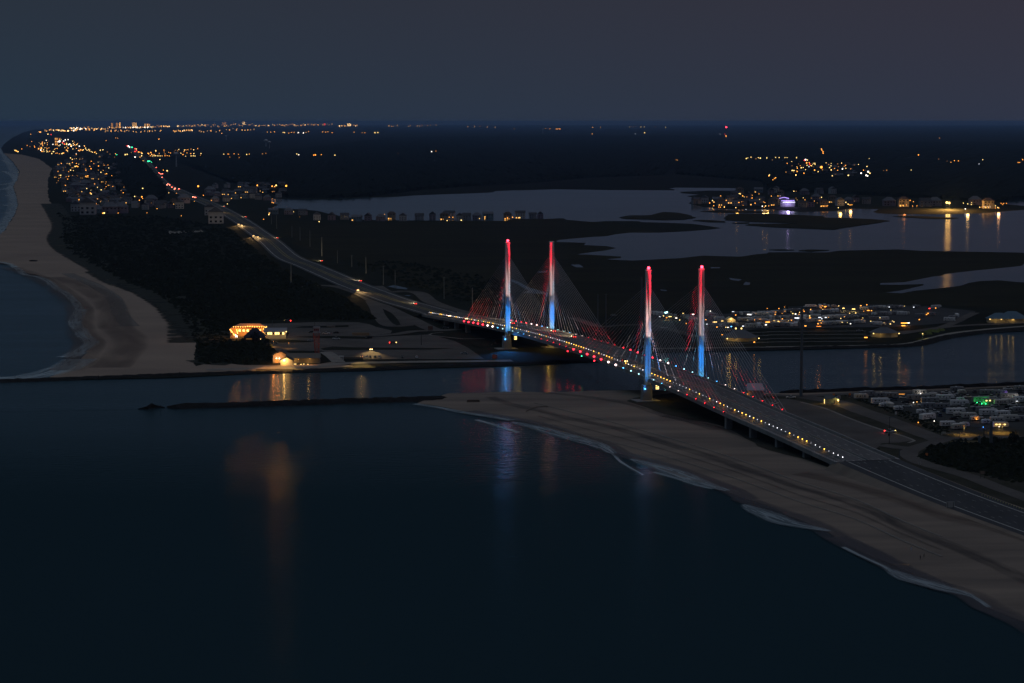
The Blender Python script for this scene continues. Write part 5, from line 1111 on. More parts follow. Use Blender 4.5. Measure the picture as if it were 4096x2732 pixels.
for tg, x, y, e, c in (('rf', 1256, 150, 900, YEL), ('rf', 1392, 160, 1200, YEL), ('rf', 955, 118, 600, AMBER), ('rf', 630, 285, 900, WHT), ('rf', 2090, 355, 1400, AMBER), ('rf', 240, 335, 800, AMBER), ('rf', 925, 380, 500, AMBER), ('rg', 375, 240, 700, YEL), ('rg', 1700, 470, 100, YEL), ('rg', 1857, 190, 700, WHT), ('rg', 1070, 370, 500, WHT)):
    o = min([q for q in COL.objects if q.name.startswith('camp_light')], key=lambda q: (q.location - at(tg, x, y, 2.6)).length); light('POINT', (0, -1.5, 2.), c, e, o, .5)
# teal signal pair
for x, y in ((290, 155), (317, 146)):
    street_lamp('rg', x, y, 7, .75, E_ST, 'teal green lamp pair above the far campground, behind the pylons', 300, (.2, 1, .9), 'pair of teal lamps behind the pylons')
# glowing tent
o = empty('lit_tent', at('rg', 1500, 320, LZ), .2, 'large glowing yellow tent among the campers right of the pylons', 'tent'); m = MB(); m.prismy([(-4, 0), (-4, 2), (0, 4.2), (4, 2), (4, 0)], -3, 3); m.build('canvas', mat('canvas', (.7, .6, .4), .9), o); light('POINT', (0, -4.6, 2.5), YEL, 1500, o, .5)
MB().ball((0, -3.4, 2.9), .6).build('lamp', E_YEL, o)

# ------------------------------------------------------------------ buildings
def gable(mb, w, d, h, rh, ov=.5, axis='x'):
    if axis == 'x': mb.prism([(-d / 2 - ov, h - .1), (d / 2 + ov, h - .1), (0, h + rh)], -w / 2 - ov, w / 2 + ov)
    else: mb.prismy([(-w / 2 - ov, h - .1), (w / 2 + ov, h - .1), (0, h + rh)], -d / 2 - ov, d / 2 + ov)
    return mb
def hip(mb, w, d, h, rh, ov=.6, rid=.35):
    a, b = w / 2 + ov, d / 2 + ov; r_ = a * rid
    mb.add([(-a, -b, h), (a, -b, h), (a, b, h), (-a, b, h), (-r_, 0, h + rh), (r_, 0, h + rh)], [(0, 1, 5, 4), (1, 2, 5), (2, 3, 4, 5), (3, 0, 4), (3, 2, 1, 0)]); return mb
H_WALLS = [mat('wall_%s' % n, c, .85, noise=.1, nscale=.5) for n, c in (('grey', (.22, .22, .25)), ('white', (.42, .42, .46)), ('tan', (.25, .21, .18)), ('blue', (.14, .19, .24)), ('violet', (.22, .18, .23)))]
H_ROOF = [mat('roof_%s' % n, c, .9, noise=.2, nscale=.4) for n, c in (('dark', (.05, .05, .06)), ('grey', (.11, .115, .14)), ('brown', (.07, .05, .045)))]
def house_proto(w, d, h, rh, wall, roof, lit, ax, seed, kind='beach_house'):
    r = random.Random(seed); root = empty(kind, cat='house')
    b = MB(); b.box((0, 0, h / 2), (w, d, h)); b.build('wall', wall, root)
    if r.random() < .5: b2 = MB(); b2.box((w * .25, -d * .5 - 1.2, h * .32), (w * .5, 2.4, h * .64)); b2.build('porch', wall, root)
    (hip if r.random() < .4 else gable)(MB(), w, d, h, rh, **({} if False else {})).build('roof', roof, root) if ax == 'x' else gable(MB(), w, d, h, rh, .5, 'y').build('roof', roof, root)
    nl = 0
    for fl in range(int(h // 2.8)):
        for i in range(max(2, int(w // 3.2))):
            x = -w / 2 + (i + .5) * w / max(2, int(w // 3.2)); on = nl < lit and r.random() < .6
            if on: nl += 1
            MB().box((x, -d / 2 - .04, 1.5 + fl * 2.8), (1.5, .08, 1.3)).build('window', E_WARM if on else M_GLASS, root)
    return root
HP = [house_proto(12, 9, 6.5, 3, H_WALLS[0], H_ROOF[0], 0, 'x', 1), house_proto(10, 10, 8, 3.5, H_WALLS[1], H_ROOF[1], 0, 'y', 2), house_proto(14, 9, 6, 3, H_WALLS[3], H_ROOF[1], 1, 'x', 3),
      house_proto(11, 9, 8.5, 3, H_WALLS[2], H_ROOF[2], 2, 'x', 4), house_proto(9, 9, 7, 4, H_WALLS[4], H_ROOF[0], 0, 'y', 5), house_proto(15, 10, 9, 3, H_WALLS[1], H_ROOF[0], 2, 'x', 6), house_proto(13, 10, 6, 4, H_WALLS[4], H_ROOF[1], 0, 'x', 7)]
def house(k, tg, x, y, rz, label, group, sc=1.): return place(HP[k], at(tg, x, y, LZ), rz, label, group, sc)
# row on the marsh edge
GR = 'houses in the row between marsh and bay'
row = [(2, 160, 955, 'low dim building at the left start of the bay row'), (6, 300, 958, 'long low house with small lamps, left in the bay row'), (0, 430, 965, 'dark gabled house left in the bay row'), (1, 560, 1010, 'white gabled house with a bright doorstep lamp'),
       (4, 695, 1010, 'house with flat deck roof right of the doorstep lamp'), (0, 815, 1005, 'dark hipped house, fifth in the bay row'), (2, 925, 1020, 'long pale two storey house in the bay row'), (4, 1030, 1015, 'dark narrow house behind leaning trees'),
       (6, 1145, 1018, 'large bluish house with side wing'), (3, 1245, 1005, 'dark house with one amber window up high'), (1, 1350, 1018, 'white house with pale posts in the middle of the bay row'), (0, 1500, 1008, 'house with sloping tan roof and dormer'),
       (4, 1620, 1000, 'dark house left of the brightly lit pair'), (3, 1730, 1012, 'house with several orange lit windows, left of the lit pair'), (5, 1775, 1000, 'tall house rising behind the orange windows'), (1, 1870, 1018, 'white gabled house with a yellow lit doorway'),
       (0, 1935, 1005, 'house with three small lamps under the eaves'), (6, 2030, 1005, 'house with lit row of windows before the last trees'), (2, 2130, 990, 'pale gabled house with a tree on its roof line'), (3, 2310, 1008, 'orange lit house at the right of the bay row')]
for k, x, y, lb_ in row: house(k, 'a2', x, y, rng.uniform(-.25, .25), lb_, GR, 1.15)
house(5, 'a3', 75, 997, 0, 'last house of the bay row with a glowing gable', GR, 1.1); house(0, 'a3', 190, 992, .1, 'dark stilt house past the glowing gable', GR, 1.); house(4, 'a3', 260, 992, .1, 'dark tree covered house at the very end of the bay row', GR, 1.)
LSTUFF = []
LAMPG = 'small lamps of the distant settlements'
def lampdots(tg, lst, where, group, h=5., k=1.):
    if h >= 9: h = 14.
    xs_ = sorted(P(tg, q[0], 0)[0] for q in lst); where0 = where; n3 = len(xs_)
    for x, y, c, q in lst:
        where = where0 + ('' if n3 < 9 else ', ' + ('left', 'middle', 'right')[min(2, 3 * xs_.index(P(tg, x, 0)[0]) // n3)] + ' part')
        if q < .75 and tg in ('a1', 'a3', 'a4') and h >= 8:
            px, py = P(tg, x, y); g = G(px, py, h); LSTUFF.append((g, max(.45, q * k * mpp(py) * 2.0), c)); continue
        px, py = P(tg, x, y); r_ = max(.45, q * mpp(py) * (2.2 if h >= 8 else 1.7)); g = G(px, py, h)
        m = MB(); m.tube((0, 0, 0), (0, 0, h - LZ), .12, n=4); m.mat(1).ball((0, 0, h - LZ), r_, 6, 4)
        me = m.mesh('street_lamp', [M_STEEL, EM[c]]); 
        o = bpy.data.objects.new('street_lamp', me); COL.objects.link(o); o.location = (g.x, g.y, LZ); tag(o, '%s lamp %s' % (LN[c], where), 'lamp', group)
lampdots('a2', [(345, 935, 'Y', .6), (400, 937, 'Y', .6), (118, 960, 'Y', 1.2), (400, 982, 'D', .6), (580, 1025, 'Y', 1.1), (1245, 958, 'A', .9), (1180, 958, 'A', .4), (1728, 985, 'Y', 1.), (1750, 992, 'A', .9), (1775, 985, 'A', .9), (1808, 985, 'A', .9), (1885, 1012, 'Y', 1.3), (1755, 1015, 'Y', 1.), (1920, 972, 'A', .7),
                (1932, 974, 'A', .7), (1945, 974, 'A', .7), (2015, 975, 'A', .7), (2050, 985, 'A', .7), (2052, 998, 'Y', .8), (2310, 990, 'A', 1.), (2340, 985, 'A', 1.), (2325, 1000, 'D', 1.4), (70, 1003, 'A', .7), (148, 850, 'A', .8), (160, 853, 'A', .8)], 'of the house row on the marsh edge', 'lamps of the bay house row', 4)
lampdots('a3', [(5, 985, 'A', 1.1), (65, 968, 'Y', 1.3), (72, 988, 'Y', 1.), (60, 990, 'A', .9)], 'at the last house of the bay row', 'lamps at the last bay house', 4)
# left town: dim roofs in rows
GT = 'houses of the coastal town behind the left beach'
rt = random.Random(21)
town = PP(('a1', [(540, 470), (700, 430), (1000, 430), (1060, 520), (1100, 620), (1130, 760), (1280, 860), (1600, 870), (1600, 910), (1250, 925), (900, 950), (700, 930), (620, 830), (520, 640), (490, 560)]))
tf = inpoly(town); n_ = 0; used_ = []
tries = 0
while n_ < 165 and tries < 5000:
    tries += 1
    g = tf(rt)
    if g is None: continue
    if any((g - u).length < 24 for u in used_): continue
    used_.append(g); k_ = rt.randrange(7); q_ = (g.x / g.y + .24) / .11; place(HP[k_], g, rt.choice((0, .4, .2, 1.5, -.3)), 'dim %s house in the %s %s of the coastal town' % (('slate grey', 'pale grey', 'blue grey', 'tan', 'violet grey', 'tall white', 'violet grey low')[k_], 'front' if g.y < 3400 else 'middle' if g.y < 4800 else 'back', 'seaward side' if q_ < .25 else 'centre' if q_ < .6 else 'highway side'), GT, 1.1); n_ += 1
for k, x, y, sc, lb_ in ((1, 810, 958, 2.6, 'broad white house at the seaward corner of the coastal town'), (1, 700, 930, 1.7, 'pale grey house left of the broad white corner house'), (1, 1985, 1040, 2.3, 'large white apartment house with dark windows beside the highway'), (1, 1930, 965, 1.8, 'grey block directly behind the large white apartment house'),
                         (6, 1010, 950, 2., 'long low building with an orange lamp at the front of the town'), (6, 1110, 945, 1.9, 'long low building right of the one with the orange lamp'), (6, 1390, 865, 1.8, 'wide arched roof building in the middle front of the town'), (0, 1480, 900, 1.5, 'low grey building in front of the arched roof'), (1, 1650, 905, 1.5, 'grey flat building among parked cars'),
                         (6, 1690, 855, 1.8, 'long pale roof beside the highway in town'), (6, 1930, 775, 1.8, 'pale roof right of the highway by amber lamps'), (6, 780, 715, 2., 'long dim roof with amber lamps near the beach'), (6, 700, 735, 1.9, 'second long dim roof near the beach')):
    house(k, 'a1', x, y, .1, lb_, GT, sc)
for i in range(26):
    x = rt.uniform(2210, 2600); y = rt.uniform(700, 830); house(rt.randrange(7), 'a1', x, y, rt.uniform(-.4, .4), 'dim house in the settlement at the left end of the bay', 'houses at the left end of the bay', 1.1)
for i in range(12):
    x = rt.uniform(1880, 2200); y = rt.uniform(700, 850); house(rt.randrange(7), 'a1', x, y, rt.uniform(-.4, .4), 'dim house right of the highway before the bay settlement', 'houses right of the distant highway', 1.1)
# right town on the water
GW = 'waterfront houses across the bay'
wt = [(0, 250, 280, 'dark gabled house at the left tip of the waterfront'), (1, 350, 272, 'pale rounded house, second from the left tip'), (2, 490, 270, 'bluish house with a small bright lamp'), (3, 540, 305, 'low house with orange windows by the shore'), (5, 660, 280, 'tall dark house left of the pale column'), (1, 715, 300, 'pale tall house front with a lamp at its foot'),
      (0, 800, 300, 'dark house between lit quays'), (2, 920, 300, 'grey house with balconies behind the bright quay lamps'), (0, 1000, 270, 'dark gabled house in the middle of the waterfront'), (3, 1150, 305, 'house with two rows of orange windows'), (5, 1200, 290, 'tall house beside the violet lights'), (0, 1500, 320, 'long dark hall right of the violet lights'),
      (4, 1600, 315, 'dark house with a pale frame'), (6, 1660, 240, 'pale roofs above the row of yellow windows'), (3, 1750, 320, 'house with a row of yellow windows'), (3, 1850, 270, 'brown house in the second row right'), (1, 1935, 300, 'pale narrow house by the shore'), (6, 2040, 280, 'house with a lit deck at the right tip'), (4, 2120, 260, 'brown gable at the right tip'),
      (0, 2250, 280, 'dim house across the small gap'), (2, 980, 150, 'pale roofs high in the second row'), (4, 1130, 170, 'pale house with dotted front in the second row'), (1, 1185, 150, 'small white gable at the top of the second row'), (3, 1240, 200, 'house with a cool blue front'), (6, 1520, 170, 'dim round house in the dark trees'), (0, 1690, 160, 'pale pair of roofs in the dark trees'), (1, 1850, 160, 'pale roofs at the dark tree edge'),
      (4, 860, 220, 'dim roof behind the quay'), (0, 700, 200, 'dark house among trees left'), (3, 760, 165, 'house with twin warm lamps in the trees')]
for k, x, y, lb_ in wt: house(k, 'tn', x, y, rng.uniform(-.3, .3), lb_, GW, 1.35)
for k, x, y, lb_ in ((6, 1110, 880, 'pale sloping roof left on the second shore'), (3, 1240, 890, 'house behind many amber lamps on the second shore'), (6, 1530, 880, 'wide pale barn with flat front on the second shore'), (0, 1440, 885, 'small dark house left of the pale barn'), (3, 2020, 905, 'long lit pavilion at the right end of the second shore'), (6, 1900, 870, 'dark roof behind the floodlit quay')):
    house(k, 'a4', x, y, 0, lb_, 'houses on the second shore across the bay', 1.7)
rr_ = random.Random(3)
for i in range(22):
    x = rr_.uniform(150, 800); y = rr_.uniform(515, 640); house(rr_.randrange(7), 'a4', x, y, rr_.uniform(-.4, .4), 'dim house of the inland village in the trees', 'houses of the inland village', 1.3)
lampdots('tn', [(408, 270, 'A', 1), (455, 302, 'A', .9), (515, 318, 'A', .8), (535, 320, 'A', .8), (580, 314, 'A', 1), (580, 322, 'Y', .8), (715, 325, 'Y', 1), (490, 225, 'C', .7), (665, 158, 'A', 1.1), (755, 160, 'Y', 1), (770, 165, 'Y', .9), (875, 232, 'A', .9), (862, 252, 'A', .9), (828, 252, 'D', 1), (1027, 308, 'W', 1.2), (1065, 305, 'Y', 1.1), (1102, 305, 'A', .8),
                (800, 298, 'A', .6), (1120, 272, 'A', .8), (1140, 272, 'A', .8), (1162, 295, 'A', .8), (1172, 270, 'A', .7), (1205, 272, 'A', .8), (1170, 255, 'A', .7), (1200, 257, 'A', .7), (1230, 213, 'A', .9), (1245, 216, 'Y', .9), (1398, 132, 'Y', 1), (1425, 133, 'D', .8), (1572, 138, 'Y', .6), (1775, 245, 'D', .7), (1920, 325, 'Y', 1), (2035, 283, 'Y', 1.1), (2055, 293, 'A', .8), (2068, 293, 'A', .8), (2080, 290, 'A', .7),
                (1730, 305, 'A', .8), (1745, 305, 'A', .8), (1762, 306, 'A', .8), (1778, 305, 'A', .8), (1795, 304, 'A', .8), (2110, 250, 'D', .9), (835, 347, 'C', .4), (1050, 320, 'A', .7), (1240, 185, 'P', .6)], 'on the waterfront across the bay', 'lamps on the waterfront across the bay', 5)
lampdots('a4', [(1215, 858, 'Y', 1), (1232, 862, 'A', .9), (1250, 865, 'A', .9), (1262, 858, 'A', .9), (1240, 875, 'A', .9), (1272, 872, 'A', .8), (1305, 830, 'A', 1), (1335, 842, 'A', .8), (1208, 850, 'A', .8), (1328, 882, 'A', .8), (1368, 880, 'A', .7), (1812, 908, 'W', 1.2), (1795, 855, 'Y', .8), (1835, 862, 'Y', 1), (1868, 868, 'Y', 1),
                (1870, 850, 'Y', .8), (1945, 893, 'Y', 1), (2090, 880, 'Y', 1), (2110, 895, 'Y', 1.1), (2088, 900, 'A', .9), (2120, 900, 'A', .9), (2140, 857, 'A', .8), (2165, 858, 'A', .8), (2190, 857, 'A', .8), (2155, 868, 'A', .7), (1985, 888, 'C', .8), (2015, 888, 'C', .7), (2040, 890, 'C', .7), (1965, 890, 'D', 1.2)], 'on the second shore across the bay', 'lamps on the second shore', 5)
# violet lit pavilion
o = empty('lit_pavilion', at('tn', 1320, 312, LZ), 0, 'pavilion outlined in violet and white lights on the waterfront', 'pavilion'); w_ = 27.
b = MB(); b.box((0, 0, 5), (w_, 12, 10)); b.build('wall', H_WALLS[0], o); b = MB(); b.prism([(-7, 10), (7, 10), (0, 15)], -w_ / 2, w_ / 2); b.build('roof', H_ROOF[1], o)
MB().box((0, -6.5, 11.3), (w_ - 2, .8, 1.4)).build('light_band', E_PURPLE, o); MB().box((2, -6.6, 8.4), (w_ - 4, .8, .8)).build('light_band', E_COOL, o)
b = MB()
for k in range(7): b.box((-12 + k * 2.6 - 3, -6.3, 15.6 + 1.6 * math.sin(math.pi * k / 6)), (2.6, .8, 1.4))
b.build('light_arch', E_PURPLE, o); light('POINT', (0, -14, 9), (.6, .45, 1.), 14000, o, 3)
# floodlit quay: the two strong sodium lamps whose light falls in a long streak on the bay
for x, y, e in ((1642, 856, 3.3e5), (1664, 860, 3.3e5)):
    street_lamp('a4', x, y, 11, 2.1, E_YEL, 'strong amber floodlight pair on the point across the bay', e, (1, .52, .12), 'amber floodlights on the point')
for tg, x, y, e, c in (('a4', 1808, 905, 1.0e5, (1, .6, .2)), ('a4', 2090, 900, 5e4, (1, .5, .2)), ('tn', 1027, 310, 5e4, (1, .6, .2)), ('tn', 1065, 308, 5e4, (1, .55, .15)), ('tn', 2040, 300, 7e4, (1, .5, .15)), ('tn', 1920, 326, 4e4, (1, .6, .15)), ('tn', 715, 328, 2.5e4, (1, .5, .1)), ('a4', 1230, 880, 3e4, (1, .35, .1))):
    p = at(tg, x, y, 6); light('POINT', p - Vector((0, 25, 0)), c, e * .08, None, 2.5, name='quay_lamp_light')
# inland village lamps and distant ones
lampdots('a4', [(490, 358, 'A', .8), (495, 368, 'A', .8), (505, 382, 'A', .8), (506, 396, 'A', .9), (70, 436, 'Y', .7), (102, 437, 'Y', .7), (155, 437, 'Y', .6), (175, 436, 'Y', .6), (262, 438, 'Y', .8), (40, 458, 'D', .7), (345, 456, 'W', 1.3), (335, 462, 'R', .9), (362, 460, 'Y', .9), (355, 485, 'A', 1.1), (382, 495, 'R', .8), (376, 520, 'C', .8), (378, 482, 'A', .7),
                (430, 490, 'Y', .8), (432, 500, 'Y', .7), (490, 525, 'A', 2.0), (490, 525, 'Y', 1.2), (428, 552, 'A', 1), (580, 550, 'Y', .9), (684, 540, 'W', 1.1), (830, 500, 'Y', .7), (930, 446, 'Y', .5), (256, 597, 'Y', 1.), (330, 580, 'A', .8), (345, 548, 'Y', .7), (222, 555, 'Y', 1), (238, 556, 'Y', .9), (305, 530, 'Y', .9), (590, 604, 'Y', .8), (738, 600, 'Y', 1.1), (855, 580, 'W', 1.2), (920, 567, 'W', 1.5),
                (935, 580, 'Y', 1.1), (902, 600, 'W', 1.3), (915, 605, 'W', 1.), (640, 495, 'D', .8), (1090, 553, 'D', 1), (1062, 556, 'D', .6), (1316, 552, 'Y', .6), (1382, 412, 'A', .9), (1568, 450, 'D', .6), (1680, 480, 'A', .6), (1712, 465, 'A', .7), (1748, 467, 'A', .7), (1972, 456, 'Y', .7), (1938, 495, 'C', .6), (2297, 482, 'A', .7), (2312, 482, 'A', .6), (2338, 455, 'A', .8), (1575, 258, 'D', .9), (12, 597, 'Y', .9),
                (8, 605, 'A', .8), (70, 622, 'A', .8), (60, 628, 'A', .7), (45, 640, 'A', .7), (165, 570, 'D', 1), (1645, 470, 'D', .5), (500, 548, 'D', 1), (620, 590, 'D', .7)], 'of the inland village beyond the bay', 'lamps of the inland village', 9)
lampdots('a3', [(20, 172, 'A', .5), (308, 170, 'A', .6), (348, 171, 'A', .6), (405, 174, 'A', .6), (415, 174, 'A', .7), (425, 173, 'A', .6), (440, 174, 'A', .8), (742, 158, 'A', .7), (812, 157, 'A', .5), (1080, 155, 'Y', .5), (1095, 153, 'D', .6), (1117, 156, 'D', .5), (1136, 153, 'D', .5), (1182, 156, 'Y', .5), (1215, 155, 'Y', .5), (1315, 156, 'D', .5), (1410, 158, 'Y', .6),
                (737, 220, 'A', .6), (1132, 219, 'C', .4), (1218, 209, 'Y', .8), (1910, 221, 'C', .4), (1956, 222, 'R', .4), (1966, 246, 'A', .6), (1520, 460, 'D', .8), (2152, 446, 'Y', .9), (2195, 433, 'Y', .7), (2262, 438, 'Y', .7), (2280, 442, 'Y', 1), (2340, 440, 'Y', .8), (2240, 447, 'D', .8), (1508, 458, 'D', .8), (2165, 440, 'Y', .6)], 'scattered in the dark woods near the horizon', 'lamps scattered near the horizon', 9)
lampdots('a2', [(1613, 382, 'W', .8), (1652, 377, 'A', .4), (1306, 399, 'D', .4), (105, 202, 'A', .6), (135, 203, 'A', .6), (168, 201, 'A', .7), (250, 205, 'Y', .7), (262, 208, 'Y', .7), (300, 212, 'A', .6), (325, 206, 'A', .6), (350, 205, 'A', .6), (388, 208, 'W', 1.), (435, 210, 'W', 1.), (460, 205, 'A', .6), (483, 198, 'A', .6), (612, 201, 'A', .6), (640, 202, 'A', .6), (660, 200, 'A', .6), (698, 208, 'A', .6),
                (900, 203, 'A', .6), (975, 208, 'A', .5), (1000, 209, 'A', .5), (1092, 208, 'Y', 1.0), (1120, 207, 'Y', .9), (60, 402, 'D', .9), (90, 398, 'D', .8), (375, 403, 'Y', .7), (393, 411, 'W', .8), (545, 412, 'A', 1), (530, 414, 'A', .8), (600, 411, 'A', .6), (725, 415, 'Y', .8), (277, 697, 'A', 1.6), (12, 692, 'A', 1.1), (148, 700, 'A', 1.1), (185, 692, 'Y', 1.2), (150, 750, 'D', .9), (165, 748, 'D', .8), (172, 703, 'A', .8)], 'in the dark land beyond the bay', 'lamps in the dark land beyond the bay', 9)
# left side settlement lamps
lampdots('a1', [(150, 375, 'A', 1.2), (138, 370, 'Y', .9), (165, 382, 'Y', 1), (355, 355, 'A', 1.1), (375, 368, 'W', 1.1), (385, 380, 'A', 1), (400, 366, 'Y', .8), (430, 370, 'Y', .7), (428, 385, 'Y', .6), (200, 358, 'A', .6), (250, 325, 'A', .6), (290, 290, 'A', .6), (315, 328, 'A', .5), (390, 295, 'A', .7), (390, 310, 'A', .7), (390, 322, 'A', .7), (275, 335, 'D', .8), (435, 320, 'A', .6), (282, 222, 'A', .7),
                (440, 222, 'Y', 1.1), (470, 226, 'R', .7), (548, 288, 'W', 1.9), (575, 300, 'R', .9), (585, 285, 'W', 1.), (600, 275, 'W', 1.1), (590, 312, 'R', .8), (625, 272, 'W', .9), (572, 310, 'G', .5), (612, 315, 'Y', .9), (630, 318, 'W', 1.), (650, 320, 'Y', .9), (640, 312, 'W', .9), (690, 325, 'D', 1.3), (705, 318, 'Y', .9), (728, 332, 'W', 1.), (682, 296, 'A', .5), (712, 308, 'A', .6), (775, 330, 'Y', .8), (785, 350, 'Y', .8), (790, 362, 'Y', .7),
                (800, 370, 'Y', .7), (820, 375, 'Y', .7), (838, 382, 'Y', .7), (850, 388, 'Y', .7), (868, 390, 'A', .7), (885, 400, 'Y', .7), (740, 365, 'A', .9), (755, 370, 'A', .8), (765, 366, 'Y', .8), (702, 352, 'A', .7), (500, 362, 'A', .6), (545, 402, 'A', .6), (585, 395, 'A', .8), (612, 370, 'A', .6), (648, 440, 'Y', .8), (700, 410, 'A', .6), (665, 482, 'A', .7), (672, 510, 'A', .9), (690, 518, 'Y', 1.), (705, 515, 'A', 1.), (715, 520, 'A', .8), (700, 490, 'A', .7),
                (825, 518, 'A', .7), (862, 493, 'A', .5), (945, 365, 'Y', .8), (985, 385, 'D', .8), (1072, 412, 'G', 1.), (1150, 410, 'Y', 1.1), (1168, 408, 'Y', 1.1), (1010, 405, 'D', .7), (630, 567, 'A', .6), (630, 610, 'A', .6), (622, 634, 'A', .7), (790, 608, 'A', .8), (806, 604, 'A', .9), (540, 628, 'D', .8), (535, 648, 'D', .8), (520, 668, 'D', .6), (595, 720, 'A', .8), (600, 712, 'D', .8), (660, 685, 'A', .5), (850, 746, 'A', .9), (895, 710, 'Y', .7),
                (727, 824, 'A', .9), (703, 816, 'A', .6), (835, 880, 'Y', .9), (868, 915, 'A', .5), (957, 946, 'Y', 1.3), (945, 948, 'A', 1.1), (1085, 946, 'A', .7), (1310, 720, 'Y', 1.), (1302, 797, 'A', 1.2), (1280, 828, 'A', .8), (1310, 812, 'A', .7), (1255, 795, 'D', .7), (1350, 945, 'A', .5), (1440, 848, 'A', .6), (1442, 906, 'A', .7), (1550, 760, 'Y', .6), (1620, 765, 'A', .5), (1665, 972, 'A', .4), (1820, 700, 'A', 1.5), (1940, 743, 'Y', .9), (1930, 742, 'A', .8), (1868, 783, 'A', .7),
                (1940, 830, 'A', .6), (1785, 838, 'A', .5), (2088, 862, 'Y', .7), (1180, 332, 'W', 1.3), (1190, 340, 'W', 1.1), (1168, 330, 'R', .8), (1212, 342, 'G', 1.2), (1240, 355, 'R', .8), (1252, 358, 'Y', .8), (1240, 380, 'R', .9), (1255, 372, 'R', .7), (1240, 432, 'W', 1.1), (1300, 420, 'Y', .9), (1285, 432, 'A', .7), (1270, 385, 'A', .7), (1385, 390, 'A', .9), (1360, 470, 'G', 1.3), (1375, 470, 'G', 1.), (1392, 478, 'G', .7), (1320, 466, 'Y', .5), (1310, 466, 'A', .5),
                (1468, 454, 'Y', .8), (1435, 530, 'R', .7), (1505, 368, 'A', .6), (1380, 420, 'A', .7), (1398, 422, 'Y', .7), (1415, 420, 'Y', .8), (1430, 420, 'Y', .8), (1447, 421, 'Y', .7), (1460, 421, 'Y', .7), (1475, 421, 'Y', .7), (1490, 422, 'A', .6), (1515, 405, 'A', .7), (1515, 420, 'A', .7), (1535, 418, 'A', .6), (1565, 395, 'A', .7), (1555, 422, 'A', .7), (1680, 410, 'A', .8), (1690, 382, 'A', .6), (1708, 365, 'A', .6), (1725, 365, 'A', .6), (1752, 400, 'A', .7), (1705, 423, 'Y', .6),
                (1755, 423, 'Y', .8), (1775, 422, 'Y', .9), (1790, 424, 'Y', .9), (1840, 417, 'A', .4), (1500, 552, 'A', .7), (1535, 558, 'Y', 1.1), (975, 280, 'A', .6), (1063, 257, 'A', .5), (1080, 258, 'A', .5), (1460, 268, 'A', .9), (1060, 402, 'A', .7), (1053, 435, 'D', .9), (2055, 405, 'Y', .7), (2100, 405, 'A', .6), (2150, 402, 'A', .6), (2190, 407, 'A', .6), (2110, 432, 'A', .4), (2198, 435, 'A', .4), (2265, 408, 'Y', .8), (2290, 405, 'A', .7), (2090, 403, 'A', .5)],
         'of the coastal settlements at the upper left', 'lamps of the coastal settlements', 8)
# the far city on the horizon: lit blocks, every one a building
GHZ = 'lit buildings of the distant city on the horizon'
def far_block(tg, x, yt, yb, w, em, label, cat='building', name='lit_building', group=GHZ):
    px, pb = P(tg, x, yb); _, pt = P(tg, x, yt); g = G(px, pb, 0); m_ = mpp(pb); s_ = CROP[tg][2]
    ww = w * s_ * m_; hh = max((pb - pt) * m_, 4)
    mb = MB(); mb.box((0, 0, hh / 2), (ww, ww * .6, hh)); mb.mat(1)
    nf = max(2, min(8, int(hh / 14)))
    for k in range(nf): mb.box((0, -ww * .3 - 2, hh * (k + .5) / nf), (ww * .92, 2, hh / nf * .62))
    o = mb.build(name, [H_ROOF[0], em]); o.location = (g.x, g.y, 0); return tag(o, label, cat, group)
E_HZ = [emis('city_glow_%d' % i, c, s_) for i, (c, s_) in enumerate((((1, .45, .1), 4.), ((1, .5, .14), 2.), ((1, .62, .25), 6.), ((1, .42, .09), 1.3), ((1, .8, .6), 8.)))]
for x, yt, yb, w, k, lb_ in ((1030, 120, 168, 18, 3, 'leftmost dim high rise on the horizon'), (1075, 118, 165, 16, 3, 'second high rise on the horizon'), (1102, 115, 165, 12, 0, 'bright slender high rise on the horizon'), (1238, 116, 160, 46, 1, 'broad glowing high rise on the horizon'), (1335, 126, 160, 20, 1, 'high rise right of the antenna'), (1358, 128, 160, 12, 0, 'slender tower second from the right'), (1374, 126, 160, 10, 1, 'rightmost slender tower of the cluster'),
                             (812, 150, 178, 16, 3, 'dim low tower left of the cluster'), (2060, 112, 135, 40, 3, 'dim wide block right on the horizon'), (2240, 108, 135, 22, 2, 'bright stepped block far right on the horizon')):
    far_block('a1', x, yt, yb, w, E_HZ[k], lb_, 'high rise', 'high_rise', None)
for x, yt, yb, w, k, lb_ in ((512, 252, 328, 10, 1, 'left slender hotel tower at the nearer resort'), (526, 252, 328, 9, 1, 'right slender hotel tower at the nearer resort')): far_block('a1', x, yt, yb, w, E_HZ[3], lb_, 'hotel', 'hotel_tower', None)
m = far_block('a2', 855, 124, 148, 38, E_HZ[2], 'bright yellow block at the right end of the horizon city', 'building', 'lit_building', None)
rh = random.Random(77)
def hz_row(tg, x0, y0, x1, y1, n, where, br=(0, 1, 2, 3), wr=(6, 16), jy=3, hr=(8, 14)):
    for i in range(n):
        t = (i + rh.random()) / n; x = x0 + (x1 - x0) * t; y = y0 + (y1 - y0) * t + rh.uniform(-jy, jy) * 1.4
        far_block(tg, x, y - rh.uniform(*hr), y, rh.uniform(*wr), E_HZ[rh.choice(br)], 'lit building %s, %s from the left' % (where, ORD[i]))
hz_row('a1', 345, 212, 490, 184, 6, 'at the left end of the horizon city'); hz_row('a1', 490, 190, 640, 196, 10, 'at the left of the horizon city', (0, 2, 0)); hz_row('a1', 640, 178, 790, 170, 13, 'in the bright left part of the horizon city', (0, 2, 1, 4), jy=6)
hz_row('a1', 650, 194, 740, 186, 6, 'low in the bright left part of the horizon city', (2, 4, 0)); hz_row('a1', 790, 185, 1010, 172, 14, 'left of the horizon towers', jy=8)
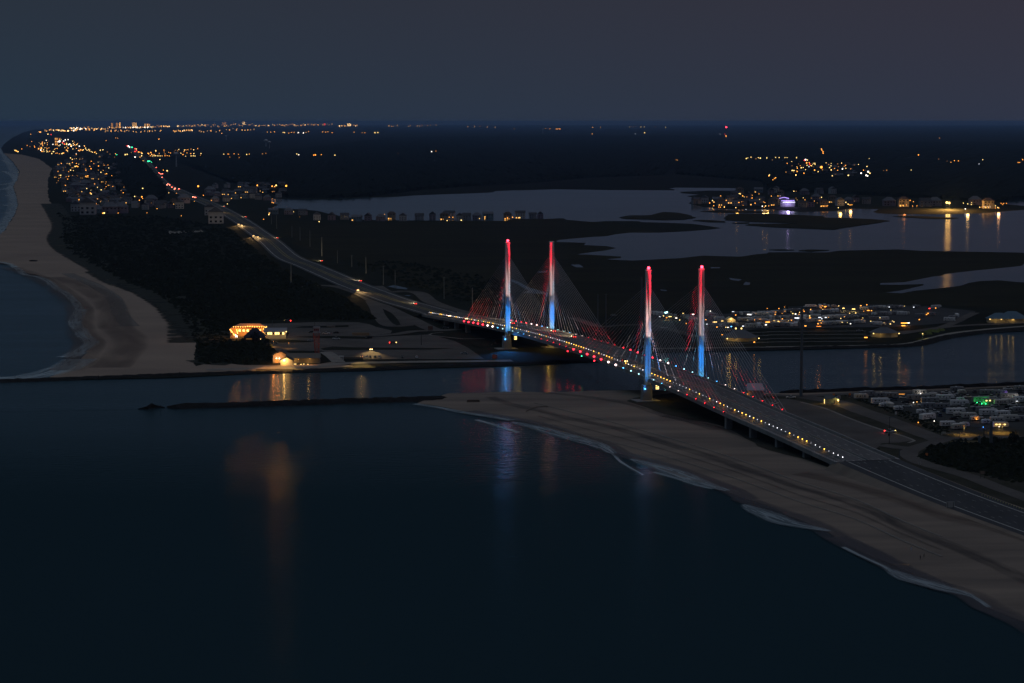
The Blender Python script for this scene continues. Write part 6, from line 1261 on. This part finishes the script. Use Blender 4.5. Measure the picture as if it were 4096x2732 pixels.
hz_row('a1', 1010, 170, 1110, 165, 7, 'at the foot of the horizon towers', (0, 1, 3), hr=(6, 14)); hz_row('a1', 1130, 165, 1400, 163, 16, 'at the foot of the broad horizon tower', (2, 4, 4, 0), wr=(6, 12)); hz_row('a1', 1180, 164, 1390, 164, 5, 'brightest at the foot of the horizon towers', (4,), (8, 12), 2)
hz_row('a1', 1400, 156, 1480, 152, 5, 'just right of the horizon towers', (1, 3)); hz_row('a1', 1480, 155, 1565, 155, 7, 'in the even bright bar of the horizon', (2, 0), (8, 14), 1); hz_row('a1', 1620, 152, 1920, 142, 15, 'in the middle of the horizon city', (0, 1, 2, 3), jy=4)
hz_row('a1', 1920, 150, 2351, 138, 20, 'in the right part of the horizon city', (0, 1, 2, 3), jy=7)
hz_row('a1', 950, 205, 1200, 196, 14, 'in the lower row under the horizon towers', (0, 1, 0), (4, 8), 8); hz_row('a1', 1220, 203, 1500, 196, 10, 'in the lower row right of the towers', (0, 1), (4, 9), 6); hz_row('a1', 1590, 202, 1770, 192, 14, 'in the bright lower row', (2, 0), (5, 9), 3); hz_row('a1', 1800, 203, 2000, 198, 6, 'in the lower row', (0, 1), (4, 9), 5)
hz_row('a1', 2000, 210, 2351, 165, 12, 'scattered below the horizon city', (0, 1, 0), (4, 8), 12)
hz_row('a2', 0, 150, 240, 136, 14, 'in the left middle of the horizon city', (0, 1, 2), (5, 14), 5, (5, 12)); hz_row('a2', 240, 145, 560, 136, 20, 'in the second part of the horizon city', (0, 2, 1, 3), jy=5); hz_row('a2', 560, 140, 710, 136, 7, 'near the red light of the horizon city', (1, 3, 0)); hz_row('a2', 745, 150, 935, 145, 11, 'around the bright yellow block', (2, 0, 1), jy=3)
hz_row('a2', 1215, 154, 1300, 150, 4, 'in the faint part of the horizon line', (0, 1), (5, 10), 2); hz_row('a2', 1380, 152, 1660, 150, 8, 'in the faint part of the horizon line', (0, 1, 3), (4, 9), 4); hz_row('a2', 1940, 160, 2220, 160, 6, 'in the faintest part of the horizon line', (1, 3), (4, 8), 3)
far_block('a2', 630, 122, 138, 16, E_TAIL, 'red lit dome like light in the horizon city', 'building', 'lit_building', None)

# water towers
def water_tower(tg, x, yt, yb, wd, label, m=M_WHITE, blob=True):
    px, pb = P(tg, x, yb); _, pt = P(tg, x, yt); g = G(px, pb, LZ); h = H * (1 - (pt - Y0) / (pb - Y0)); r_ = wd * CROP[tg][2] * mpp(pb) / 2
    o = empty('water_tower', g, 0, label, 'water tower'); h = max(h, r_ * 3)
    MB().tube((0, 0, 0), (0, 0, h - r_ * .8), r_ * .28, r_ * .22, n=10).build('stem', m, o)
    MB().ball((0, 0, h - r_ * .6), r_, 14, 8, .62).build('tank', m, o)
    return o
M_WT = mat('tower_paint', (.42, .44, .50), .6)
wt_ = water_tower('a1', 1620, 388, 522, 46, 'white mushroom water tower right of the distant highway', M_WT); MB().ball((0, 0, wt_.children[1].location.z + 0), .1).v
water_tower('a2', 92, 270, 335, 44, 'left one of two pale distant water towers', M_WT); water_tower('a2', 124, 285, 352, 34, 'right one of two pale distant water towers', M_WT); water_tower('a3', 283, 172, 215, 20, 'faint water tower near the horizon right of the pylons', M_WT); water_tower('a1', 2078, 232, 275, 20, 'faint water tower below the horizon city', M_WT)
# radio mast with red lights
px, pb = P('a3', 1966, 265); g = G(px, pb, LZ); hm = H * (1 - (P('a3', 0, 158)[1] - Y0) / (pb - Y0)); o = empty('radio_mast', g, 0, 'radio mast with a red light near the right horizon', 'radio mast'); MB().tube((0, 0, 0), (0, 0, hm), 1.5, 1.0, n=4).build('lattice', M_STEEL, o)
MB().ball((0, 0, hm), 6.5, 8, 6).build('beacon', E_BEACON, o); MB().ball((0, 0, hm * .25), 5, 6, 5).build('beacon', E_AMBER, o)

# ------------------------------------------------------------------ buildings by the inlet
# beach restaurant
o = empty('beach_restaurant', at('st', 400, 340, LZ), .0, 'beach restaurant outlined in orange string lights with a glowing roof deck', 'restaurant')
b = MB(); b.box((-2, 6, 3.2), (26, 12, 6.4)); b.box((-12.5, -4, 2), (4, 16, 4), .15); b.build('wall', mat('rest_wall', (.30, .2, .13), .8), o)
b = MB(); hip(b, 23, 12, 7.2, 2.2, .6, .6); b.v = [(x - 1, y + 6, z) for x, y, z in b.v]; b.build('roof', mat('rest_roof', (.45, .26, .16), .8), o)
bl = MB(); r_ = random.Random(4)
for k in range(15): bl.ball((-12.5 + k * 1.75, -.6, 7.5 + r_.uniform(-.2, .2)), .34, 6, 4)
for k in range(11): bl.ball((-14.6 + k * .45, -3. - k * 1.2, 5.6 - k * .28), .34, 6, 4)
for k in range(8): bl.ball((-10.5 + k * .3, 1. - k * 1.4, 5.4 - k * .3 + r_.uniform(-.3, .3)), .30, 6, 4)
for k in range(9): bl.ball((10 + r_.uniform(-.4, 1.6), 0 - k * .4, 6.8 - k * .5), .36, 6, 4)
bl.build('string_lights', emis('string_bulb', (1, .42, .08), 6.), o)
for k, x in enumerate((-8, -5, -2, 4, 7)): MB().box((x, -.12, 4.6), (1.5, .16, 1.5)).build('window', E_YEL, o)
sg_ = MB(); 
for k in range(6): sg_.ball((-9.5 + r_.uniform(-1, 1.6), -15 + r_.uniform(-1, 1), 1.2 + k * .35), .34, 6, 4)
sg_.build('entrance_lights', E_WHT, o)
for x, y, z, e in ((-9, -2, 6.5, 700), (0, -2.5, 9.8, 700), (8, -2.5, 9.2, 500), (-13, -7, 5.5, 500), (-10, -13, 3.5, 400), (11, -3, 6, 500), (-3, -3, 3.5, 300)): light('POINT', (x, y, z), (1, .38, .06), e * 4.5, o, .4)
# thatched hall in front
o = empty('dark_roofed_hall', at('st', 470, 420, LZ), .05, 'dark pavilion with a big hipped roof in front of the restaurant', 'pavilion'); MB().box((0, 0, 1.8), (15, 9, 3.6)).build('wall', mat('hall_wall', (.08, .06, .06), .9), o); b = MB(); hip(b, 15, 9, 3.6, 6.5, 1., .2); b.build('roof', mat('hall_roof', (.035, .035, .06), .9), o)
MB().box((-4, -4.6, 2.6), (4.2, .12, .2)).build('lit_ledge', E_DIM, o); MB().ball((6.2, -4.7, 2.2), .32).build('lamp', E_COOL, o); MB().ball((4.4, -4.7, 2.5), .26).build('lamp', E_YEL, o)
# bright bath house with yellow windows
o = empty('bath_house', at('st', 780, 375, LZ), .0, 'long white building with a row of glowing yellow windows right of the restaurant', 'building')
b = MB(); b.box((0, 4, 2.7), (16, 8, 5.4)); b.build('wall', mat('bath_wall', (.5, .45, .4), .8), o); b = MB(); b.prism([(-1., 5.2), (9, 5.2), (9, 7.4), (7.5, 7.6)], -8.6, 8.6); b.build('roof', mat('bath_roof', (.22, .23, .28), .7), o)
for k in range(8):
    x = -6.3 + k * 1.8; MB().box((x, -.06, 4.1), (1.35, .12, 1.6)).build('window', E_YEL if k not in (0, 3, 6) else M_GLASS, o)
MB().ball((8.6, -.6, 5.4), .42).build('lamp', E_YEL, o); light('POINT', (8.8, -2., 5.6), (1, .65, .2), 700, o, .3); light('POINT', (0, -4, 4.5), (1, .66, .25), 260, o, .5); light('POINT', (-7.5, -3, 4.5), (1, .55, .15), 450, o, .4)
# coast guard boathouse pair
WG = mat('boathouse_wall', (.50, .47, .43), .8)
o = empty('boathouse', at('st', 870, 750, LZ), .0, 'large dark roofed boathouse lit orange at its left gable', 'building'); b = MB(); b.prismy([(-5, 0), (-5, 5), (0, 7.4), (5, 5), (5, 0)], 0, 9); b.v = [(x + 0, y, z) for x, y, z in b.v]; b.box((9.5, 6, 2.1), (9, 6, 4.2)); b.build('wall', WG, o)
b = MB(); b.prismy([(-5.8, 4.7), (0, 7.6), (5.8, 4.7), (5.8, 5.2), (0, 8.1), (-5.8, 5.2)], -.6, 9.8); b.build('roof', H_ROOF[0], o)
for x in (-2.6, -.6): MB().ball((x, -.5, 3.0), .4).build('wall_lamp', E_WHT, o)
MB().box((-2.6, -.08, 1.3), (2.2, .16, 2.6)).build('door', E_DIM, o); light('POINT', (-1.6, -2.0, 3.1), (1, .36, .07), 1500, o, .4)
for i, (x, y, e) in enumerate(((760, 415, 1500), (1000, 440, 900), (640, 340, 1300), (1150, 700, 900), (1330, 690, 700))):  # lamps added to spread warm glow over the ground near the restaurant
    street_lamp('st', x, y, 4.5, .16, E_AMBER, '%s added low amber lamp between restaurant and lookout tower' % ORD[i], e, (1, .45, .1), 'added lamps by the inlet buildings')
o = empty('garage', at('st', 965, 795, LZ), .0, 'small white garage with the brightest lamp over its door', 'garage'); b = MB(); b.prismy([(-4, 0), (-4, 3.4), (0, 5.2), (4, 3.4), (4, 0)], 0, 7); b.build('wall', WG, o); b = MB(); b.prismy([(-4.6, 3.2), (0, 5.35), (4.6, 3.2), (4.6, 3.6), (0, 5.8), (-4.6, 3.6)], -.5, 7.6); b.build('roof', H_ROOF[0], o)
MB().box((-1.5, -.08, 1.4), (2.8, .16, 2.8)).build('door', mat('garage_door', (.6, .5, .36), .7), o); MB().ball((-1.5, -.5, 3.6), .5).build('wall_lamp', emis('garage_lamp', (1, .72, .3), 14.), o); light('POINT', (-1.5, -2.4, 3.8), (1, .55, .14), 2300, o, .35)
light('SPOT', (-1.5, -1.2, 4.4), (1, .55, .14), 90000, o, .4, aim=(-1.5, -60, 2.5), size=70, blend=.5)  # added spot toward the inlet for the gold streak on the water
light('SPOT', (-8.5, -1.2, 4.2), (1, .36, .07), 50000, o, .4, aim=(-8.5, -60, 2.5), size=70, blend=.5)  # second added spot, for the orange streak beside it
o = empty('boathouse', at('st', 1220, 760, LZ), .0, 'long low tan roofed station building between garage and lookout tower', 'building'); b = MB(); b.box((0, 4, 1.8), (22, 7, 3.6)); b.build('wall', mat('station_wall', (.32, .26, .18), .8), o); b = MB(); b.prism([(-.2, 3.5), (8.2, 3.5), (4, 6.5)], -11.5, 11.5); b.build('roof', mat('station_roof', (.16, .145, .13), .9), o)
MB().box((-9.2, .38, 1.7), (2., .2, 2.4)).build('window', E_YEL, o); light('POINT', (-6, -2, 2.5), (1, .55, .15), 220, o, .3); light('POINT', (4, -2.5, 1.5), (1, .55, .15), 160, o, .3)
for i, (x, y) in enumerate(((1100, 768), (1190, 772), (1235, 768), (1300, 772))):
    p = at('st', x, y, .8); q = empty('ground_light', (p.x, p.y, LZ), 0, ('leftmost', 'second', 'third', 'rightmost')[i] + ' low path light in front of the station building', 'path light'); MB().box((0, 0, .3), (1.6 if i == 0 else .8, .3, .3)).build('lens', E_YEL, q); MB().box((0, .2, .1), (.3, .3, .2)).build('foot', M_DARK, q)
# red lookout tower
px, pb = P('st', 1440, 735); g = G(px, pb, LZ); o = empty('lookout_tower', g, 0, 'lookout tower with white cabin on a red glowing lattice stem', 'tower'); ht = 19.5
b = MB()
for sx_, sy_ in ((-1, -1), (1, -1), (1, 1), (-1, 1)): b.tube((sx_ * .9 + .4, sy_ * .9, 0), (sx_ * 1.9 - .2, sy_ * 1.5, ht), .18, n=5)
nb = 8
for k in range(nb):
    z0 = ht * k / nb; z1 = ht * (k + 1) / nb; a0 = .9 + (1.7 - .9) * k / nb; a1 = .9 + (1.7 - .9) * (k + 1) / nb
    for s1, s2 in (((-1, -1), (1, -1)), ((1, -1), (1, 1)), ((1, 1), (-1, 1)), ((-1, 1), (-1, -1))):
        b.tube((s1[0] * a0, s1[1] * a0, z0), (s2[0] * a1, s2[1] * a1, z1), .1, n=4); b.tube((s2[0] * a0, s2[1] * a0, z0), (s1[0] * a1, s1[1] * a1, z1), .1, n=4); b.tube((s1[0] * a1, s1[1] * a1, z1), (s2[0] * a1, s2[1] * a1, z1), .1, n=4)
b.build('lattice_stem', mat('red_lattice', (.5, .10, .07), .7), o); b = MB(); b.box((0, 0, ht + .15), (4.8, 4.2, .3)); b.box((0, 0, ht + 1.9), (4.0, 3.4, 3.2)); b.box((0, 0, ht + 3.7), (4.5, 4., .4)); b.build('cabin', mat('cabin_paint', (.34, .32, .35), .7), o)
for k in range(3): MB().box((-1.2 + k * 1.2, -1.75, ht + 2.1), (.95, .12, 1.2)).build('window', mat('red_pane_%d' % k, (.2, .03, .04), .4), o)
light('SPOT', (0, -8, .6), (1, .08, .03), 3500, o, .3, aim=(0, 0, 11), size=60); light('POINT', (1.6, -3, 2.5), (1, .25, .03), 450, o, .4)
# low walls, sheds and posts of the far car park
def lowwall(tg, x0, y0, x1, y1, h, label, m=M_WALK, name='low_wall', th=.6):
    a = at(tg, x0, y0, LZ + .2); c2 = at(tg, x1, y1, LZ + .2); d = c2 - a; o = MB().box((0, 0, h / 2), (d.length, th, h)).build(name, m); o.location = (a + c2) / 2; o.rotation_euler = (0, 0, math.atan2(d.y, d.x)); tag(o, label, 'wall'); return o
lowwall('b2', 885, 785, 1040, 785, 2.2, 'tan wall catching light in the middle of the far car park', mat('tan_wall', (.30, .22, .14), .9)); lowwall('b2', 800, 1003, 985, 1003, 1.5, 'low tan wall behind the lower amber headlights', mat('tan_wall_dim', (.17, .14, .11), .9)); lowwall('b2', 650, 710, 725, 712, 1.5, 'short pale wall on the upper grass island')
o = empty('picnic_shelter', at('b2', 785, 1008, LZ), 0, 'small white arched shelter at the left end of the low tan wall', 'shelter'); MB().box((0, 0, 2.4), (3.4, 1.6, .3)).build('roof', M_WHITE, o)
for x in (-1.3, 1.3): MB().box((x, 0, 1.1), (.3, .8, 2.2)).build('leg', M_WHITE, o)
# kiosk at the near campground entrance
o = empty('entrance_kiosk', at('kk', 1960, 545, LZ), -.25, 'small kiosk with teal roof and bright yellow lamp at the camp entrance', 'kiosk'); b = MB(); b.box((0, 2, 1.4), (5., 4, 2.8)); b.prismy([(1.5, 2.8), (3.6, 4.0), (5.2, 2.8), (5.2, 2.6), (1.5, 2.6)], -.2, 4.2); b.build('wall', mat('kiosk_wall', (.14, .2, .24), .8), o)
b = MB(); b.prism([(-.4, 2.75), (4.4, 2.75), (2, 4.8)], -2.9, 2.6); b.build('roof', mat('kiosk_roof', (.09, .11, .12), .8), o); 
b = MB(); b.box((3.6, 0, 1.3), (.12, .12, 2.6)); b.box((5.1, 0, 1.3), (.12, .12, 2.6)); b.box((4.2, 3.4, 1.3), (2., .12, 2.6)); b.build('porch', WG, o)
MB().ball((5.0, -.3, 2.3), .38).build('lamp', emis('kiosk_lamp', (1, .66, .16), 10.), o); light('POINT', (5.3, -1.4, 2.4), (1, .55, .1), 800, o, .3); MB().box((-2.75, .2, 1.3), (.25, .25, 2.6)).build('lit_edge', E_YEL, o); light('POINT', (-4.4, -.2, 1.8), (1, .6, .12), 300, o, .3)
# maintenance shed near the bridge, right of the D side red stays
o = empty('shed', at('kk', 575, 440, LZ), -.02, 'large pale blue roofed shed behind the near right end of the stay cables', 'shed'); b = MB(); b.box((0, 5, 2.4), (9.2, 10, 4.8)); b.build('wall', mat('shed_wall', (.24, .25, .30), .8), o)
b = MB(); b.add([(-5.2, -.6, 4.7), (5.2, -.6, 4.7), (5.2, 11, 4.7), (-5.2, 11, 4.7), (-4.4, 5.2, 8.2), (4.2, 5.2, 8.2)], [(0, 1, 5, 4), (1, 2, 5), (2, 3, 4, 5), (3, 0, 4)]); b.build('roof', mat('shed_roof', (.30, .34, .42), .7), o)
MB().box((-4.8, -.3, 1.5), (.9, .3, 3.0)).build('doorway', E_DIM, o); light('POINT', (-5.6, -2, 3), (1, .3, .05), 150, o, .3)
# far bank pavilions
def round_pav(tg, x, y, w, label, rz=0., hp=3.4, rh_=3.4, n=8, roof=None, e=900):
    o = empty('pavilion', at(tg, x, y, LZ), rz, label, 'pavilion'); b = MB(); vs = []; fs = []
    for z in (0, hp):
        for i in range(n): t = 2 * math.pi * (i + .5) / n; vs.append((w / 2 * math.cos(t), w * .36 * math.sin(t), z))
    fs = [(i, (i + 1) % n, n + (i + 1) % n, n + i) for i in range(n)]; b.add(vs, fs); b.build('wall', mat('pav_wall', (.5, .44, .32), .85), o)
    b = MB(); vs = [(w * .56 * math.cos(2 * math.pi * (i + .5) / n), w * .42 * math.sin(2 * math.pi * (i + .5) / n), hp - .2) for i in range(n)] + [(w * .16 * math.cos(2 * math.pi * (i + .5) / n), w * .1 * math.sin(2 * math.pi * (i + .5) / n), hp + rh_) for i in range(n)]
    b.add(vs, [(i, (i + 1) % n, n + (i + 1) % n, n + i) for i in range(n)] + [tuple(range(n, 2 * n))]); b.build('roof', roof or mat('pav_roof', (.10, .11, .13), .85), o)
    for xx in (-.42, -.2, .48): MB().ball((w * xx, -w * .36 * .8, hp - .5), .42).build('lamp', E_YEL, o); light('POINT', (w * xx, -w * .36 - 1.6, hp - .6), (1, .64, .18), e / 3, o, .3)
    return o
round_pav('b4', 1065, 795, 21, 'round pavilion with cone roof and yellow lit walls on the far bank', e=260)
round_pav('rg', 1690, 665, 26, 'wide tent like pavilion with yellow light at its left side, just right of the pylons', .1, 2.6, 5., e=300)
p = at('rg', 1500, 640, 3.); light('POINT', p - Vector((0, 2, 0)), (1, .58, .1), 700, bpy.data.objects['pavilion.001'] if False else None, .4, name='pavilion_flood')
for x in (1445, 1472, 1512):
    street_lamp('rg', x, 588, 3.2, .42, E_YEL, 'yellow post lamp left of the wide pavilion', 0, YEL, 'post lamps left of the wide pavilion')
for x, lb_ in ((1615, 'left lit gate lamp in front of the campers'), (1720, 'right lit gate lamp in front of the campers')):
    street_lamp('rg', x, 450, 4., .6, E_YEL, lb_, 900, (1, .62, .14))
round_pav('b4', 2120, 665, 20, 'bluish roofed building at the right end of the far bank, left wing', 0, 3.6, 4., roof=mat('blue_roof', (.08, .14, .20), .8), e=200); round_pav('b4', 2240, 665, 24, 'bluish roofed building at the right end of the far bank, right wing', 0, 3.8, 5., roof=MATS['blue_roof'], e=120)
street_lamp('b4', 1420, 772, 4, .35, E_YEL, 'pale yellow lamp beside the round pavilion lighting the shrubs', 1000, (.85, .75, .12))
scatter_bushes('lit_shrubs', inpoly(PP(('b4', [(1400, 765), (1500, 735), (1610, 725), (1615, 745), (1500, 775), (1420, 785)]))), 40, 1., 2.2, mat('lit_leaf', (.10, .12, .03), .9), 'low shrubs lit yellow beside the round pavilion', 'shrubs', 31)  # leaf colour is brightened to yellow to carry the lamp's glow
# roadside posts with reflectors, lower right
for i in range(17):
    t = i / 16; p = at('d4', 1965 + 390 * t, 1105 + 135 * t, 1.4); o = MB(); o.box((0, 0, -.3), (.1, .1, .6)); o.mat(1).box((0, -.06, .05), (.34, .06, .4)); q = o.build('delineator_post', [M_STEEL, mat('reflector', (.65, .62, .2), .5) if i == 0 else MATS['reflector']]); q.location = (p.x, p.y, 1.5)
    tag(q, 'small yellow reflector post in the row along the highway median', 'reflector post', 'reflector posts along the highway median')
fw = empty('wooden_fence', at('rv', 1280, 715, LZ), 0, 'short wooden rail fence at the camp road corner', 'fence')
for k in range(5): MB().box((-1.5 + k * 3.2, 0, .6), (.2, .2, 1.3)).build('post', WG, fw)
MB().box((5, 0, 1.0), (13, .12, .15)).build('rail', WG, fw); MB().box((-.6, 0, 1.3), (2.2, .12, 1.2)).build('gate', WG, fw)
lowwall('rv', 1350, 830, 1740, 830, 1.5, 'tan wall panels beside the dark shrubs at the camp road', mat('panel_wall', (.34, .26, .15), .9))

rl = random.Random(99)
for poly, n, hh, cs in ((PP(('a1', [(520, 480), (1000, 430), (1100, 700), (1280, 860), (1600, 880), (1250, 930), (700, 930), (520, 640)])), 75, 9, 'AAAYYD'), (PP(('a1', [(220, 330), (540, 260), (920, 380), (940, 420), (500, 430), (300, 380)])), 75, 12, 'AAYYWD'),
                        (PP(('tn', [(300, 240), (900, 200), (2050, 260), (2080, 320), (400, 320)])), 45, 8, 'AAYD'), (PP(('a4', [(150, 500), (760, 520), (960, 560), (940, 610), (200, 630)])), 40, 14, 'AAYYD'), (PP(('a1', [(1150, 400), (1850, 370), (1850, 425), (1250, 440)])), 30, 12, 'AAYD'),
                        (PP(('rf', [(20, 180), (2150, 120), (2200, 380), (30, 400)])), 60, 3, 'AAYYD')):
    f_ = inpoly(poly)
    for _ in range(n):
        p_ = f_(rl)
        if p_: LSTUFF.append((Vector((p_.x, p_.y, hh)), p_.length / F * rl.uniform(.9, 2.0), rl.choice(cs)))
m = MB(); keys = list(EM)
for g, r_, c in LSTUFF: m.mat(keys.index(c)).ball(tuple(g), r_, 6, 4)
o = m.build('distant_lights', [EM[q] for q in keys]); tag(o, 'countless tiny lamps scattered through the far land', 'lights', kind='stuff')

# ------------------------------------------------------------------ air
hz = MB().box((0, FAR / 2 - 600, 85 - 2), (2 * 62000, FAR + 3000, 172)).build('haze', bpy.data.materials.new('haze')); tag(hz, 'thin night haze', 'haze', kind='stuff')
hm_ = hz.data.materials[0]; hm_.use_nodes = True; t = hm_.node_tree; t.nodes.clear(); out = t.nodes.new('ShaderNodeOutputMaterial'); v = t.nodes.new('ShaderNodeVolumePrincipled')
v.inputs['Color'].default_value = (.30, .52, .95, 1); v.inputs['Density'].default_value = 2.1e-5; t.links.new(v.outputs[0], out.inputs['Volume'])
# unused prototypes go away
for grp in (TREES, list(V.values()), list(CA.values()), HP):
    for q in grp:
        if not q.get('_used'):
            for c3 in list(q.children): bpy.data.objects.remove(c3)
            bpy.data.objects.remove(q)
for o in bpy.data.objects:
    if '_used' in o: del o['_used']
